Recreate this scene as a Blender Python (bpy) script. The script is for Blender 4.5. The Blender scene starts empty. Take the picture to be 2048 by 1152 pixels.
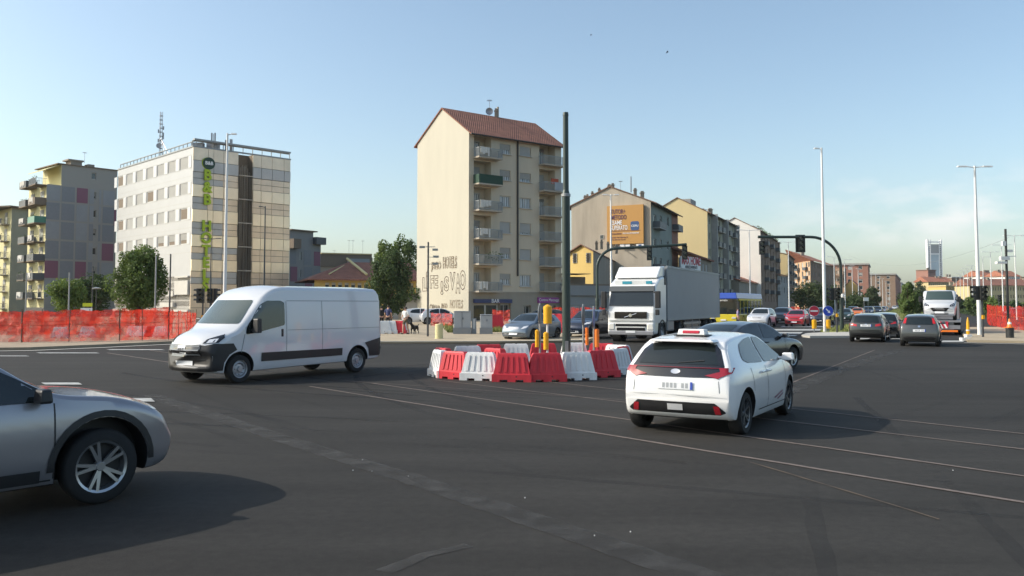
import bpy, math, random
from mathutils import Vector, Matrix
from mathutils.bvhtree import BVHTree
from mathutils.geometry import delaunay_2d_cdt
import numpy as np
random.seed(7)
R = math.radians
sc = bpy.context.scene
COL = sc.collection
# ------------------------------------------------------------ camera
F_PX, CAM_H, HOR = 1700.0, 1.93, 609.0
PITCH = R(3.0)
CYP = HOR - F_PX * math.tan(PITCH)
cam_d = bpy.data.cameras.new('camera'); cam = bpy.data.objects.new('camera', cam_d); COL.objects.link(cam)
cam_d.sensor_width = 36; cam_d.lens = F_PX / 2048 * 36
cam_d.shift_y = -(576 - CYP) / 2048
cam_d.clip_start = 0.1; cam_d.clip_end = 9000
cam.location = (0, 0, CAM_H); cam.rotation_euler = (math.pi / 2 + PITCH, 0, 0)
sc.camera = cam
# ------------------------------------------------------------ light
SUN_E = R(32.2)
w = bpy.data.worlds.new('World'); sc.world = w; w.use_nodes = True
nt = w.node_tree; bg = nt.nodes['Background']
sky = nt.nodes.new('ShaderNodeTexSky'); sky.sky_type = 'NISHITA'; sky.sun_disc = False
sky.sun_elevation = SUN_E; sky.sun_rotation = R(-90)
sky.air_density = 1.0; sky.dust_density = 2.5; sky.ozone_density = 1.0; sky.altitude = 200
tin = nt.nodes.new('ShaderNodeMix'); tin.data_type = 'RGBA'; tin.blend_type = 'MULTIPLY'; tin.inputs[0].default_value = 1.0
nt.links.new(sky.outputs[0], tin.inputs[6]); tin.inputs[7].default_value = (0.99, 1.03, 0.98, 1)
# faint cumulus low over the right horizon
wtc = nt.nodes.new('ShaderNodeTexCoord'); wmp = nt.nodes.new('ShaderNodeMapping'); wmp.inputs['Scale'].default_value = (1, 1, 2.2); nt.links.new(wtc.outputs['Generated'], wmp.inputs[0])
wns = nt.nodes.new('ShaderNodeTexNoise'); wns.inputs['Scale'].default_value = 14; wns.inputs['Detail'].default_value = 8; nt.links.new(wmp.outputs[0], wns.inputs['Vector'])
wr = nt.nodes.new('ShaderNodeMapRange'); wr.inputs[1].default_value = .46; wr.inputs[2].default_value = .68; wr.inputs[4].default_value = .55; nt.links.new(wns.outputs[0], wr.inputs[0])
wsx = nt.nodes.new('ShaderNodeSeparateXYZ'); nt.links.new(wtc.outputs['Generated'], wsx.inputs[0])
def wband(src, a, b, c, d):
    r1 = nt.nodes.new('ShaderNodeMapRange'); r1.inputs[1].default_value = a; r1.inputs[2].default_value = b; nt.links.new(src, r1.inputs[0])
    r2 = nt.nodes.new('ShaderNodeMapRange'); r2.inputs[1].default_value = c; r2.inputs[2].default_value = d; r2.inputs[3].default_value = 1; r2.inputs[4].default_value = 0; nt.links.new(src, r2.inputs[0])
    m_ = nt.nodes.new('ShaderNodeMath'); m_.operation = 'MULTIPLY'; nt.links.new(r1.outputs[0], m_.inputs[0]); nt.links.new(r2.outputs[0], m_.inputs[1]); return m_.outputs[0]
wz = wband(wsx.outputs[2], .05, .085, .11, .15); wx = wband(wsx.outputs[0], .25, .4, .9, 1.0)
wm1 = nt.nodes.new('ShaderNodeMath'); wm1.operation = 'MULTIPLY'; nt.links.new(wz, wm1.inputs[0]); nt.links.new(wx, wm1.inputs[1])
wm2 = nt.nodes.new('ShaderNodeMath'); wm2.operation = 'MULTIPLY'; nt.links.new(wm1.outputs[0], wm2.inputs[0]); nt.links.new(wr.outputs[0], wm2.inputs[1])
cl_ = nt.nodes.new('ShaderNodeMix'); cl_.data_type = 'RGBA'; nt.links.new(wm2.outputs[0], cl_.inputs[0]); nt.links.new(tin.outputs[2], cl_.inputs[6]); cl_.inputs[7].default_value = (5.6, 5.2, 5.1, 1)
nt.links.new(cl_.outputs[2], bg.inputs[0]); bg.inputs[1].default_value = 0.135
sl = bpy.data.lights.new('sun', 'SUN'); sl.energy = 2.75; sl.angle = R(0.55); sl.color = (1.0, 0.93, 0.82)
so = bpy.data.objects.new('sun', sl); COL.objects.link(so)
so.rotation_euler = Vector((math.cos(SUN_E), 0.0, -math.sin(SUN_E))).to_track_quat('-Z', 'Y').to_euler()
sc.view_settings.view_transform = 'Standard'; sc.view_settings.look = 'None'
sc.view_settings.exposure = 0.66; sc.view_settings.gamma = 1.0
sc.cycles.max_bounces = 6; sc.cycles.transparent_max_bounces = 12; sc.cycles.volume_bounces = 1
# ------------------------------------------------------------ pixel / place helpers (author-time measuring only)
SP, CP = math.sin(PITCH), math.cos(PITCH)
def ray(px, py):
    xc = (px - 1024) / F_PX; yc = -(py - CYP) / F_PX
    return Vector((xc, CP - yc * SP, SP + yc * CP))
def gp(px, py, z=0.0):
    d = ray(px, py); t = (z - CAM_H) / d.z
    return Vector((d.x * t, d.y * t, z))
def at(px, Y, z=0.0):
    dep = Y * CP + (z - CAM_H) * SP
    return Vector(((px - 1024) / F_PX * dep, Y, z))
def zat(py, Y):
    d = ray(1024, py); return CAM_H + d.z / d.y * Y
# ------------------------------------------------------------ materials
MATS = {}
def mat(name, col, rough=0.6, metal=0.0, var=0.0, vs=3.0, bump=0.0, bs=40.0, coat=0.0, spec=0.5, streak=False, alpha=1.0):
    if name in MATS: return MATS[name]
    m = bpy.data.materials.new(name); MATS[name] = m; m.use_nodes = True
    n = m.node_tree.nodes; l = m.node_tree.links; p = n['Principled BSDF']
    p.inputs['Base Color'].default_value = (*col, 1); p.inputs['Roughness'].default_value = rough
    p.inputs['Metallic'].default_value = metal; p.inputs['Coat Weight'].default_value = coat
    p.inputs['Coat Roughness'].default_value = 0.05
    p.inputs['Specular IOR Level'].default_value = spec
    tc = n.new('ShaderNodeTexCoord')
    if var > 0:
        ns = n.new('ShaderNodeTexNoise'); ns.inputs['Scale'].default_value = vs; ns.inputs['Detail'].default_value = 6
        ns.inputs['Roughness'].default_value = 0.65
        mp = n.new('ShaderNodeMapping')
        if streak: mp.inputs['Scale'].default_value = (1, 1, 0.18)
        l.new(tc.outputs['Object'], mp.inputs[0]); l.new(mp.outputs[0], ns.inputs['Vector'])
        rp = n.new('ShaderNodeMapRange'); rp.inputs[1].default_value = 0.25; rp.inputs[2].default_value = 0.75
        rp.inputs[3].default_value = 1 - var; rp.inputs[4].default_value = 1 + var
        l.new(ns.outputs[0], rp.inputs[0])
        mx = n.new('ShaderNodeVectorMath'); mx.operation = 'SCALE'; mx.inputs[0].default_value = col
        l.new(rp.outputs[0], mx.inputs['Scale']); l.new(mx.outputs[0], p.inputs['Base Color'])
    if bump > 0:
        nb = n.new('ShaderNodeTexNoise'); nb.inputs['Scale'].default_value = bs; nb.inputs['Detail'].default_value = 3
        l.new(tc.outputs['Object'], nb.inputs['Vector'])
        b = n.new('ShaderNodeBump'); b.inputs['Strength'].default_value = bump; b.inputs['Distance'].default_value = 0.02
        l.new(nb.outputs[0], b.inputs['Height']); l.new(b.outputs[0], p.inputs['Normal'])
    if alpha < 1:
        p.inputs['Alpha'].default_value = alpha
    return m
def paint(name, col, metal=0.0, rough=0.35): return mat(name, col, rough, metal, coat=1.0)
M = lambda k: MATS[k]
mat('black_plastic', (.018, .018, .02), .5); mat('rubber', (.015, .015, .016), .85, var=.2, vs=9)
mat('glass_dark', (.012, .017, .017), .04, spec=.8); mat('glass_green', (.05, .075, .07), .05, spec=.9)
mat('chrome', (.7, .7, .7), .18, 1.0); mat('alloy', (.42, .43, .45), .3, .85); mat('steel_rim', (.36, .37, .39), .45, .6)
mat('lamp_clear', (.75, .76, .78), .12, .35, coat=1); mat('lamp_red', (.5, .012, .015), .15, coat=1)
mat('lamp_amber', (.8, .3, .03), .2); mat('plate_white', (.75, .76, .78), .4); mat('plate_blue', (.03, .07, .4), .4)
mat('ink', (.02, .02, .03), .6); mat('white_paint', (.8, .8, .8), .45); mat('red_plastic', (.6, .035, .05), .5, var=.25, vs=3, spec=.4, streak=True)
mat('white_plastic', (.74, .74, .73), .5, var=.16, vs=3, streak=True); mat('yellow_plastic', (.85, .42, .01), .4); mat('orange_plastic', (.85, .2, .02), .4)
mat('dark_green_metal', (.03, .048, .042), .4, .1, var=.15, vs=1.5); mat('white_pole', (.78, .78, .76), .4, var=.04)
mat('grey_pole', (.3, .31, .31), .45, .3); mat('dark_pole', (.05, .055, .06), .5); mat('signal_black', (.02, .022, .022), .5)
mat('concrete', (.45, .43, .38), .85, var=.15, vs=2); mat('rust_iron', (.12, .07, .05), .8)
mat('bark', (.1, .075, .055), .9, var=.25, vs=6)
# ------------------------------------------------------------ mesh builder
class MB:
    def __init__(s): s.v = []; s.f = []; s.m = []; s.c = 0
    def poly(s, pts):
        b = len(s.v); s.v += [tuple(p) for p in pts]; s.f.append(tuple(range(b, b + len(pts)))); s.m.append(s.c)
    def box(s, cx, cy, z0, sx, sy, sz, rz=0.0, top=1.0, topy=None):
        b = len(s.v); c, q = math.cos(rz), math.sin(rz); topy = top if topy is None else topy
        for k, (kx, ky) in ((0, (1, 1)), (1, (top, topy))):
            for ax, ay in ((-1, -1), (1, -1), (1, 1), (-1, 1)):
                x = ax * sx / 2 * kx; y = ay * sy / 2 * ky
                s.v.append((cx + x * c - y * q, cy + x * q + y * c, z0 + k * sz))
        for f in ((0, 3, 2, 1), (4, 5, 6, 7), (0, 1, 5, 4), (1, 2, 6, 5), (2, 3, 7, 6), (3, 0, 4, 7)):
            s.f.append(tuple(b + i for i in f)); s.m.append(s.c)
    def cyl(s, p0, p1, r0, r1=None, n=12, cap=True):
        r1 = r0 if r1 is None else r1; p0 = Vector(p0); p1 = Vector(p1); d = (p1 - p0).normalized()
        a = d.orthogonal().normalized(); e = d.cross(a); b = len(s.v)
        for p, r in ((p0, r0), (p1, r1)):
            for i in range(n):
                t = 2 * math.pi * i / n; s.v.append(tuple(p + (a * math.cos(t) + e * math.sin(t)) * r))
        for i in range(n):
            j = (i + 1) % n; s.f.append((b + i, b + j, b + n + j, b + n + i)); s.m.append(s.c)
        if cap:
            s.f.append(tuple(b + i for i in reversed(range(n)))); s.m.append(s.c)
            s.f.append(tuple(b + n + i for i in range(n))); s.m.append(s.c)
    def tube(s, pts, r, n=8):
        for a, b in zip(pts[:-1], pts[1:]): s.cyl(a, b, r, r, n)
    def lathe(s, prof, n=20, axis='z', org=(0, 0, 0)):
        b = len(s.v); k = len(prof); ox, oy, oz = org
        for i in range(n):
            t = 2 * math.pi * i / n; c, q = math.cos(t), math.sin(t)
            for r, h in prof:
                if axis == 'z': s.v.append((ox + r * c, oy + r * q, oz + h))
                else: s.v.append((ox + r * c, oy + h, oz + r * q))
        for i in range(n):
            j = (i + 1) % n
            for a in range(k - 1):
                s.f.append((b + i * k + a, b + j * k + a, b + j * k + a + 1, b + i * k + a + 1)); s.m.append(s.c)
    def prism(s, pts, d):
        """planar polygon pts (3d) extruded by vector d"""
        d = Vector(d); n = len(pts); b = len(s.v); s.v += [tuple(p) for p in pts] + [tuple(Vector(p) + d) for p in pts]
        s.f.append(tuple(b + i for i in reversed(range(n)))); s.m.append(s.c)
        s.f.append(tuple(b + n + i for i in range(n))); s.m.append(s.c)
        for i in range(n):
            j = (i + 1) % n; s.f.append((b + i, b + j, b + n + j, b + n + i)); s.m.append(s.c)
    def mesh(s, name, mats, smooth=False, ang=40):
        me = bpy.data.meshes.new(name); me.from_pydata(s.v, [], s.f)
        for x in (mats if isinstance(mats, (list, tuple)) else [mats]): me.materials.append(MATS[x] if isinstance(x, str) else x)
        me.polygons.foreach_set('material_index', s.m)
        if smooth:
            me.polygons.foreach_set('use_smooth', [True] * len(me.polygons)); me.set_sharp_from_angle(angle=R(ang))
        me.update(); return me
    def build(s, name, mats, parent=None, loc=(0, 0, 0), rz=0.0, smooth=False, bevel=0, ang=40):
        o = link(s.mesh(name, mats, smooth, ang), name, parent, loc, rz)
        if bevel:
            b = o.modifiers.new('bevel', 'BEVEL'); b.width = bevel; b.segments = 2; b.limit_method = 'ANGLE'; b.angle_limit = R(35)
        return o
def link(me, name, parent=None, loc=(0, 0, 0), rz=0.0):
    o = bpy.data.objects.new(name, me); COL.objects.link(o); o.location = loc; o.rotation_euler = (0, 0, rz)
    if parent: o.parent = parent
    return o
def tag(o, label=None, cat=None, group=None, kind=None):
    if label: o['label'] = label
    if cat: o['category'] = cat
    if group: o['group'] = group
    if kind: o['kind'] = kind
    return o
def thing(name, label, cat, loc=(0, 0, 0), rz=0.0, group=None):
    return tag(link(None, name, None, loc, rz), label, cat, group)
def copy_tree(o, parent=None, loc=None, rz=None, label=None, group=None):
    c = o.copy(); COL.objects.link(c); c.parent = parent
    if loc is not None: c.location = loc
    if rz is not None: c.rotation_euler = (0, 0, rz)
    if label: c['label'] = label
    if group: c['group'] = group
    for ch in list(o.children): copy_tree(ch, c)
    return c
def text_mesh(s, size, extrude=0.01, outline=0.0, bold=0.0):
    cu = bpy.data.curves.new('txt', 'FONT'); cu.body = s; cu.size = size; cu.align_x = 'CENTER'; cu.align_y = 'CENTER'
    cu.extrude = extrude; cu.offset = bold; cu.resolution_u = 3
    if outline: cu.fill_mode = 'NONE'; cu.bevel_depth = outline; cu.bevel_resolution = 0; cu.extrude = 0
    t = bpy.data.objects.new('txt', cu); COL.objects.link(t)
    dg = bpy.context.evaluated_depsgraph_get(); me = bpy.data.meshes.new_from_object(t.evaluated_get(dg))
    bpy.data.objects.remove(t); bpy.data.curves.remove(cu); return me
def text(name, s, size, m, parent, loc, rz=0.0, sx=1.0, sz=1.0, rx=math.pi / 2, **k):
    me = text_mesh(s, size, **k); me.materials.clear(); me.materials.append(MATS[m])
    o = link(me, name, parent, loc); o.rotation_euler = (rx, 0, rz); o.scale = (sx, sz, 1); return o
# ------------------------------------------------------------ ground
def ground_mat():
    m = bpy.data.materials.new('asphalt'); MATS['asphalt'] = m; m.use_nodes = True
    n = m.node_tree.nodes; l = m.node_tree.links; p = n['Principled BSDF']
    tc = n.new('ShaderNodeTexCoord')
    def noise(sc_, det, rough=.6, vec=None):
        t = n.new('ShaderNodeTexNoise'); t.inputs['Scale'].default_value = sc_; t.inputs['Detail'].default_value = det
        t.inputs['Roughness'].default_value = rough; l.new(vec or tc.outputs['Object'], t.inputs['Vector']); return t
    mp = n.new('ShaderNodeMapping'); mp.inputs['Rotation'].default_value = (0, 0, R(28)); mp.inputs['Scale'].default_value = (.12, 1.0, 1)
    l.new(tc.outputs['Object'], mp.inputs[0])
    big = noise(.09, 5); mid = noise(1.3, 5, vec=mp.outputs[0]); cl2 = noise(9, 4, .75); fine = noise(85, 3, .8); agg = noise(260, 2, .9)
    def mr(src, a, b, c, d):
        r = n.new('ShaderNodeMapRange'); r.inputs[1].default_value = a; r.inputs[2].default_value = b
        r.inputs[3].default_value = c; r.inputs[4].default_value = d; l.new(src, r.inputs[0]); return r.outputs[0]
    def mul(a, b):
        r = n.new('ShaderNodeMath'); r.operation = 'MULTIPLY'; l.new(a, r.inputs[0]); l.new(b, r.inputs[1]); return r.outputs[0]
    v = mul(mul(mr(big.outputs[0], .3, .7, .78, 1.22), mr(mid.outputs[0], .3, .7, .82, 1.18)), mr(fine.outputs[0], .3, .75, .7, 1.35))
    v = mul(v, mr(cl2.outputs[0], .3, .7, .84, 1.16)); v = mul(v, mr(agg.outputs[0], .3, .8, .75, 1.4))
    cr = n.new('ShaderNodeVectorMath'); cr.operation = 'SCALE'; cr.inputs[0].default_value = (.0385, .0365, .0335)
    l.new(v, cr.inputs['Scale']); l.new(cr.outputs[0], p.inputs['Base Color'])
    p.inputs['Roughness'].default_value = .82; p.inputs['Specular IOR Level'].default_value = .13
    b = n.new('ShaderNodeBump'); b.inputs['Strength'].default_value = .5; b.inputs['Distance'].default_value = .006
    l.new(fine.outputs[0], b.inputs['Height']); l.new(b.outputs[0], p.inputs['Normal'])
ground_mat()
mat('seam', (.15, .12, .105), .9, var=.3, vs=9); mat('worn_strip', (.047, .045, .042), .85, var=.4, vs=3.5, bump=.3)
mat('rusty_scrape', (.11, .08, .055), .85, var=.4, vs=5)
mat('dark_patch', (.042, .04, .04), .8, var=.2, vs=3); mat('road_white', (.4, .4, .38), .7, var=.5, vs=3)
mat('paving', (.41, .335, .23), .9, var=.14, vs=.6, bump=.2); mat('kerb', (.5, .48, .43), .85, var=.12, vs=1)
mat('dirt', (.34, .27, .19), .95, var=.25, vs=.8); mat('grass', (.15, .17, .045), .95, var=.45, vs=1.5)
def sheet(name, pts, m, z=0.0, th=0.0, kind='structure'):
    b = MB(); P = [Vector((p[0], p[1], z)) for p in pts]
    if (P[1] - P[0]).cross(P[2] - P[1]).z < 0: P.reverse()
    if th: b.prism([p - Vector((0, 0, th)) for p in P], (0, 0, th))
    else: b.poly(P)
    return tag(b.build(name, m), kind=kind)
g = MB(); g.poly([(-5000, -60, 0), (5000, -60, 0), (5000, 7000, 0), (-5000, 7000, 0)])
tag(g.build('ground', 'asphalt'), kind='structure')
G = lambda *a: [gp(*q) for q in a]
def strip(mb, pts, wds, z, jit=0.0):
    """ribbon on the ground through world points"""
    P = [Vector((p[0], p[1], z)) for p in pts]; L = []; Rr = []
    for i, p in enumerate(P):
        d = (P[min(i + 1, len(P) - 1)] - P[max(i - 1, 0)]).normalized(); nn = Vector((-d.y, d.x, 0))
        ww = (wds[i] if isinstance(wds, list) else wds) / 2
        L.append(p + nn * ww * (1 + random.uniform(-jit, jit))); Rr.append(p - nn * ww * (1 + random.uniform(-jit, jit)))
    for i in range(len(P) - 1): mb.poly([Rr[i], Rr[i + 1], L[i + 1], L[i]])
def dens(pts, step):
    out = []
    for a, b in zip(pts[:-1], pts[1:]):
        a = Vector(a); b = Vector(b); k = max(1, int((b - a).length / step))
        out += [a.lerp(b, i / k) for i in range(k)]
    return out + [Vector(pts[-1])]
sm = MB()
for a, b, wd in (((618, 773), (2300, 1047), .075), ((745, 767), (2300, 989), .07), ((868, 760), (2300, 929), .065), ((1095, 764), (2300, 896), .06),
              ((215, 706), (345, 726), .10), ((300, 701), (420, 716), .08), ((690, 762), (1270, 757 + 45), .03)):
    strip(sm, dens([gp(*a), gp(*b)], .5), wd, .008, .3)
strip(sm, dens([gp(1560, 775), gp(1750, 700)], .6), .05, .008, .5)
tag(sm.build('road_seam_sealing', 'seam'), kind='structure')
wm = MB()
strip(wm, dens(G((300, 790), (560, 876), (800, 951), (1080, 1045), (1350, 1136), (1500, 1190)), .12), .36, .004, .10)
strip(wm, dens(G((768, 1145), (850, 1110), (935, 1090)), .2), .12, .004, .5)
strip(wm, dens(G((1560, 790), (1690, 735), (1800, 700)), .4), .5, .004, .5)
ws_ = MATS['worn_strip'].node_tree; wn_ = ws_.nodes.new('ShaderNodeTexNoise'); wn_.inputs['Scale'].default_value = 3.2; wn_.inputs['Detail'].default_value = 8; wt_ = ws_.nodes.new('ShaderNodeTexCoord'); ws_.links.new(wt_.outputs['Object'], wn_.inputs['Vector'])
wq_ = ws_.nodes.new('ShaderNodeMapRange'); wq_.inputs[1].default_value = .38; wq_.inputs[2].default_value = .6; wq_.inputs[3].default_value = .35; wq_.inputs[4].default_value = .75; ws_.links.new(wn_.outputs[0], wq_.inputs[0]); ws_.links.new(wq_.outputs[0], ws_.nodes['Principled BSDF'].inputs['Alpha'])
tag(wm.build('worn_road_strip', 'worn_strip'), kind='structure')
ty = MB(); random.seed(12)
for k in range(16):
    a = random.uniform(0, 1); x0 = random.uniform(-9, 9); y0 = random.uniform(5, 20); hd = R(random.choice((50, 58, 66, 125, 150, 160)) + random.uniform(-8, 8)); cv = random.uniform(-.05, .05); P_ = [Vector((x0, y0, 0))]
    for i in range(26): P_.append(P_[-1] + Vector((math.cos(hd), math.sin(hd), 0)) * .5); hd += cv * .6
    z_ = .002 + .0001 * k; strip(ty, P_, .16, z_, .3); strip(ty, [q + Vector((1.45 * math.sin(hd), -1.45 * math.cos(hd), 0)) for q in P_], .16, z_ + .00005, .3)
mat('tyre_track', (.022, .021, .02), .75, var=.3, vs=2); tt_ = MATS['tyre_track'].node_tree; tn_ = tt_.nodes.new('ShaderNodeTexNoise'); tn_.inputs['Scale'].default_value = 1.5; tn_.inputs['Detail'].default_value = 7
tq_ = tt_.nodes.new('ShaderNodeMapRange'); tq_.inputs[1].default_value = .42; tq_.inputs[2].default_value = .75; tq_.inputs[4].default_value = .55; tt_.links.new(tn_.outputs[0], tq_.inputs[0]); tt_.links.new(tq_.outputs[0], tt_.nodes['Principled BSDF'].inputs['Alpha'])
tag(ty.build('tyre_marks', 'tyre_track'), kind='structure')
rs = MB(); strip(rs, dens(G((1500, 925), (1700, 985), (1880, 1040)), .3), .022, .008, .7)
tag(rs.build('road_scrape', 'rusty_scrape'), kind='structure')
# pavements (raised 12 cm)
KH = .12
far = lambda px, Y: at(px, Y)
def pavement(name, pts, m='paving', h=KH):
    P = [Vector((p[0], p[1], 0)) for p in pts]
    o = sheet(name, P, m, h, h)
    k = MB(); strip(k, [*P, P[0]], .3, h + .004); 
    return o
pavement('pavement', [gp(742, 687), gp(1000, 686.5), gp(1175, 684), gp(1190, 679), gp(1188, 668), far(1150, 75), far(1185, 108), far(1120, 125), far(600, 108), far(640, 62)])
km = MB()
for pl in ([gp(700, 688), gp(1000, 687), gp(1175, 684.5)],): strip(km, dens(pl, 1.0), .3, KH + .006)
pavement('pavement', [gp(-160, 703), gp(60, 700), gp(200, 694), gp(345, 687), gp(430, 684), far(460, 62), far(600, 90), far(300, 128), far(-160, 128)], 'dirt')
pavement('pavement', [gp(1603, 674), gp(1612, 670), gp(1650, 668), gp(1712, 667), gp(1716, 672), gp(1700, 675.5), gp(1620, 676)], 'kerb')
pavement('pavement', [gp(1935, 684.5), gp(2200, 689), gp(2200, 655), gp(1935, 657), gp(1925, 670)])
for pl in ([gp(1928, 686), gp(1990, 687.5), gp(2200, 692)], [gp(-160, 705), gp(60, 702), gp(200, 696), gp(345, 689), gp(430, 686)]): strip(km, dens(pl, 1.0), .35, .02)
tag(km.build('kerb', 'kerb'), kind='structure')
# median and verges of the avenue
AV = Vector((.465, .885, 0)).normalized(); AVR = math.atan2(AV.y, AV.x)
m0, m1 = gp(1745, 664), gp(1705, 664)
sheet('median', [gp(1640, 664), gp(1712, 668), gp(1795, 658), gp(1853, 643), gp(1848, 625), gp(1825, 614), gp(1806, 610.5), gp(1801, 610.5), gp(1792, 617), gp(1758, 634), gp(1700, 651)], 'grass', .10, .10)
cw = MB()
for x0, x1, y0, y1 in ((1500, 1600, 664, 668), (1530, 1640, 658, 661), (1490, 1590, 670, 672), (1560, 1660, 652, 654), (1880, 1925, 681, 684), (1700, 1735, 676, 679), (1780, 1800, 676, 678)):
    cw.poly([gp(x0, y1, .008), gp(x1, y1, .008), gp(x1 + 6, y0, .008), gp(x0 + 6, y0, .008)])
for x0, x1, y0, y1 in ((0, 60, 711, 712.5), (80, 200, 705, 706.5), (220, 330, 698.5, 700), (250, 310, 796, 803), (90, 165, 765, 769)):
    cw.poly([gp(x0, y1, .0165), gp(x1, y1, .0165), gp(x1 - 8, y0, .0165), gp(x0 - 8, y0, .0165)])
tag(cw.build('road_marking', 'road_white'), kind='structure')
random.seed(21); peb = MB()
for px, py in ((706, 941), (725, 920), (744, 943), (817, 953), (1050, 996), (1189, 1072), (1261, 1064), (1906, 941)):
    p = gp(px, py); peb.box(p.x, p.y, .0, .009, .009, .008, random.random() * 3, .6)
tag(peb.build('road_grit', 'white_plastic'), kind='stuff')
# ============================================================ BUILDINGS
mat('plaster_cream', (.52, .49, .405), .9, var=.06, vs=.5, streak=True, bump=.15, bs=8)
mat('plaster_beige', (.57, .49, .37), .9, var=.08, vs=.5, streak=True)
mat('plaster_lower', (.33, .29, .23), .9, var=.12, vs=.6, streak=True)
mat('plaster_aged', (.44, .38, .3), .95, var=.22, vs=.45, streak=True, bump=.3, bs=5)
mat('plaster_green', (.26, .29, .26), .9, var=.12, vs=.5, streak=True)
mat('plaster_yellow', (.62, .5, .27), .9, var=.04, vs=.4, streak=True); mat('plaster_olive', (.42, .4, .3), .9, var=.08, vs=.5)
mat('plaster_white', (.78, .75, .7), .9, var=.04, vs=.5); mat('plaster_bright_yellow', (.62, .45, .16), .9, var=.07, vs=.8, streak=True)
mat('plaster_brown', (.3, .26, .21), .9, var=.15, vs=.5, streak=True); mat('plaster_grey', (.27, .275, .27), .9, var=.06, vs=.4, streak=True)
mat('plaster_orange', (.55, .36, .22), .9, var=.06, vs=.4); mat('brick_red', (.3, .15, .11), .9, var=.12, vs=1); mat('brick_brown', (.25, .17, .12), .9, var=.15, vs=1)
mat('stone_grey', (.35, .34, .32), .85, var=.15, vs=1)
mat('slab', (.42, .37, .3), .9, var=.1); mat('slab_dark', (.2, .16, .12), .9, var=.1)
mat('shutter', (.42, .42, .40), .7, var=.05, vs=2); mat('shutter_green', (.12, .15, .13), .7); mat('curtain', (.5, .52, .52), .8, var=.25, vs=5, streak=True)
mat('win_frame', (.5, .49, .46), .6); mat('frame_brown', (.16, .11, .08), .6); mat('pane', (.03, .04, .045), .12, spec=.8)
mat('railing', (.28, .3, .31), .5, .2); mat('rail_dark', (.09, .1, .11), .5); mat('awning_green', (.02, .06, .04), .8); mat('canvas_grey', (.36, .38, .4), .8)
mat('laundry', (.62, .6, .55), .9, var=.2, vs=6); mat('laundry_red', (.5, .1, .05), .9, var=.2); mat('leafy', (.07, .12, .03), .9, var=.4, vs=4)
mat('panel_light', (.3, .315, .325), .7, var=.06, vs=1.0); mat('panel_mid', (.23, .245, .26), .7, var=.06); mat('panel_purple', (.23, .1, .145), .6)
mat('panel_joint', (.33, .32, .29), .8); mat('gutter', (.04, .035, .03), .6)
mat('teal_glass', (.05, .22, .16), .3); mat('gold_trim', (.6, .48, .25), .8, var=.1)
mat('clad_silver', (.43, .44, .455), .4, .2, var=.05, vs=.6); mat('clad_dark', (.4, .39, .37), .4, .35, var=.08, vs=.8)
mat('clad_gold', (.92, .8, .6), .32, .5, var=.1, vs=.35); mat('clad_bronze', (.75, .62, .47), .35, .45, var=.14, vs=.5)
mat('clad_grey', (.5, .49, .47), .4, .2, var=.1, vs=.5); mat('clad_white', (.55, .56, .57), .4, .1)
mat('sign_green', (.42, .56, .02), .5); mat('sign_darkgreen', (.01, .05, .03), .5); mat('cable_net', (.6, .53, .44), .8, var=.3, vs=1.2, streak=True)
mat('graffiti_black', (.14, .085, .06), .8); mat('graffiti_faint', (.3, .22, .15), .8); mat('sign_navy', (.03, .04, .12), .5); mat('sign_magenta', (.32, .06, .28), .5)
mat('billboard_orange', (.52, .27, .07), .6, var=.03, vs=.3); mat('billboard_purple', (.13, .05, .09), .6); mat('billboard_blue', (.04, .09, .22), .5)
mat('sign_red', (.5, .02, .05), .5); mat('stage_yellow', (.6, .55, .3), .8); mat('antenna', (.3, .3, .32), .4, .6)
def tiles(name, c):
    m = mat(name, c, .9, var=.3, vs=1.2); n = m.node_tree.nodes; l = m.node_tree.links
    tc = n.new('ShaderNodeTexCoord'); wv = n.new('ShaderNodeTexWave'); wv.bands_direction = 'X'; wv.inputs['Scale'].default_value = 1.4
    wv.inputs['Distortion'].default_value = 1.2; l.new(tc.outputs['Object'], wv.inputs['Vector'])
    b = n.new('ShaderNodeBump'); b.inputs['Strength'].default_value = .7; b.inputs['Distance'].default_value = .06
    l.new(wv.outputs[0], b.inputs['Height']); l.new(b.outputs[0], n['Principled BSDF'].inputs['Normal'])
tiles('tiles_red', (.25, .11, .075)); tiles('tiles_brown', (.2, .12, .085)); tiles('tiles_orange', (.38, .15, .09))

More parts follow.
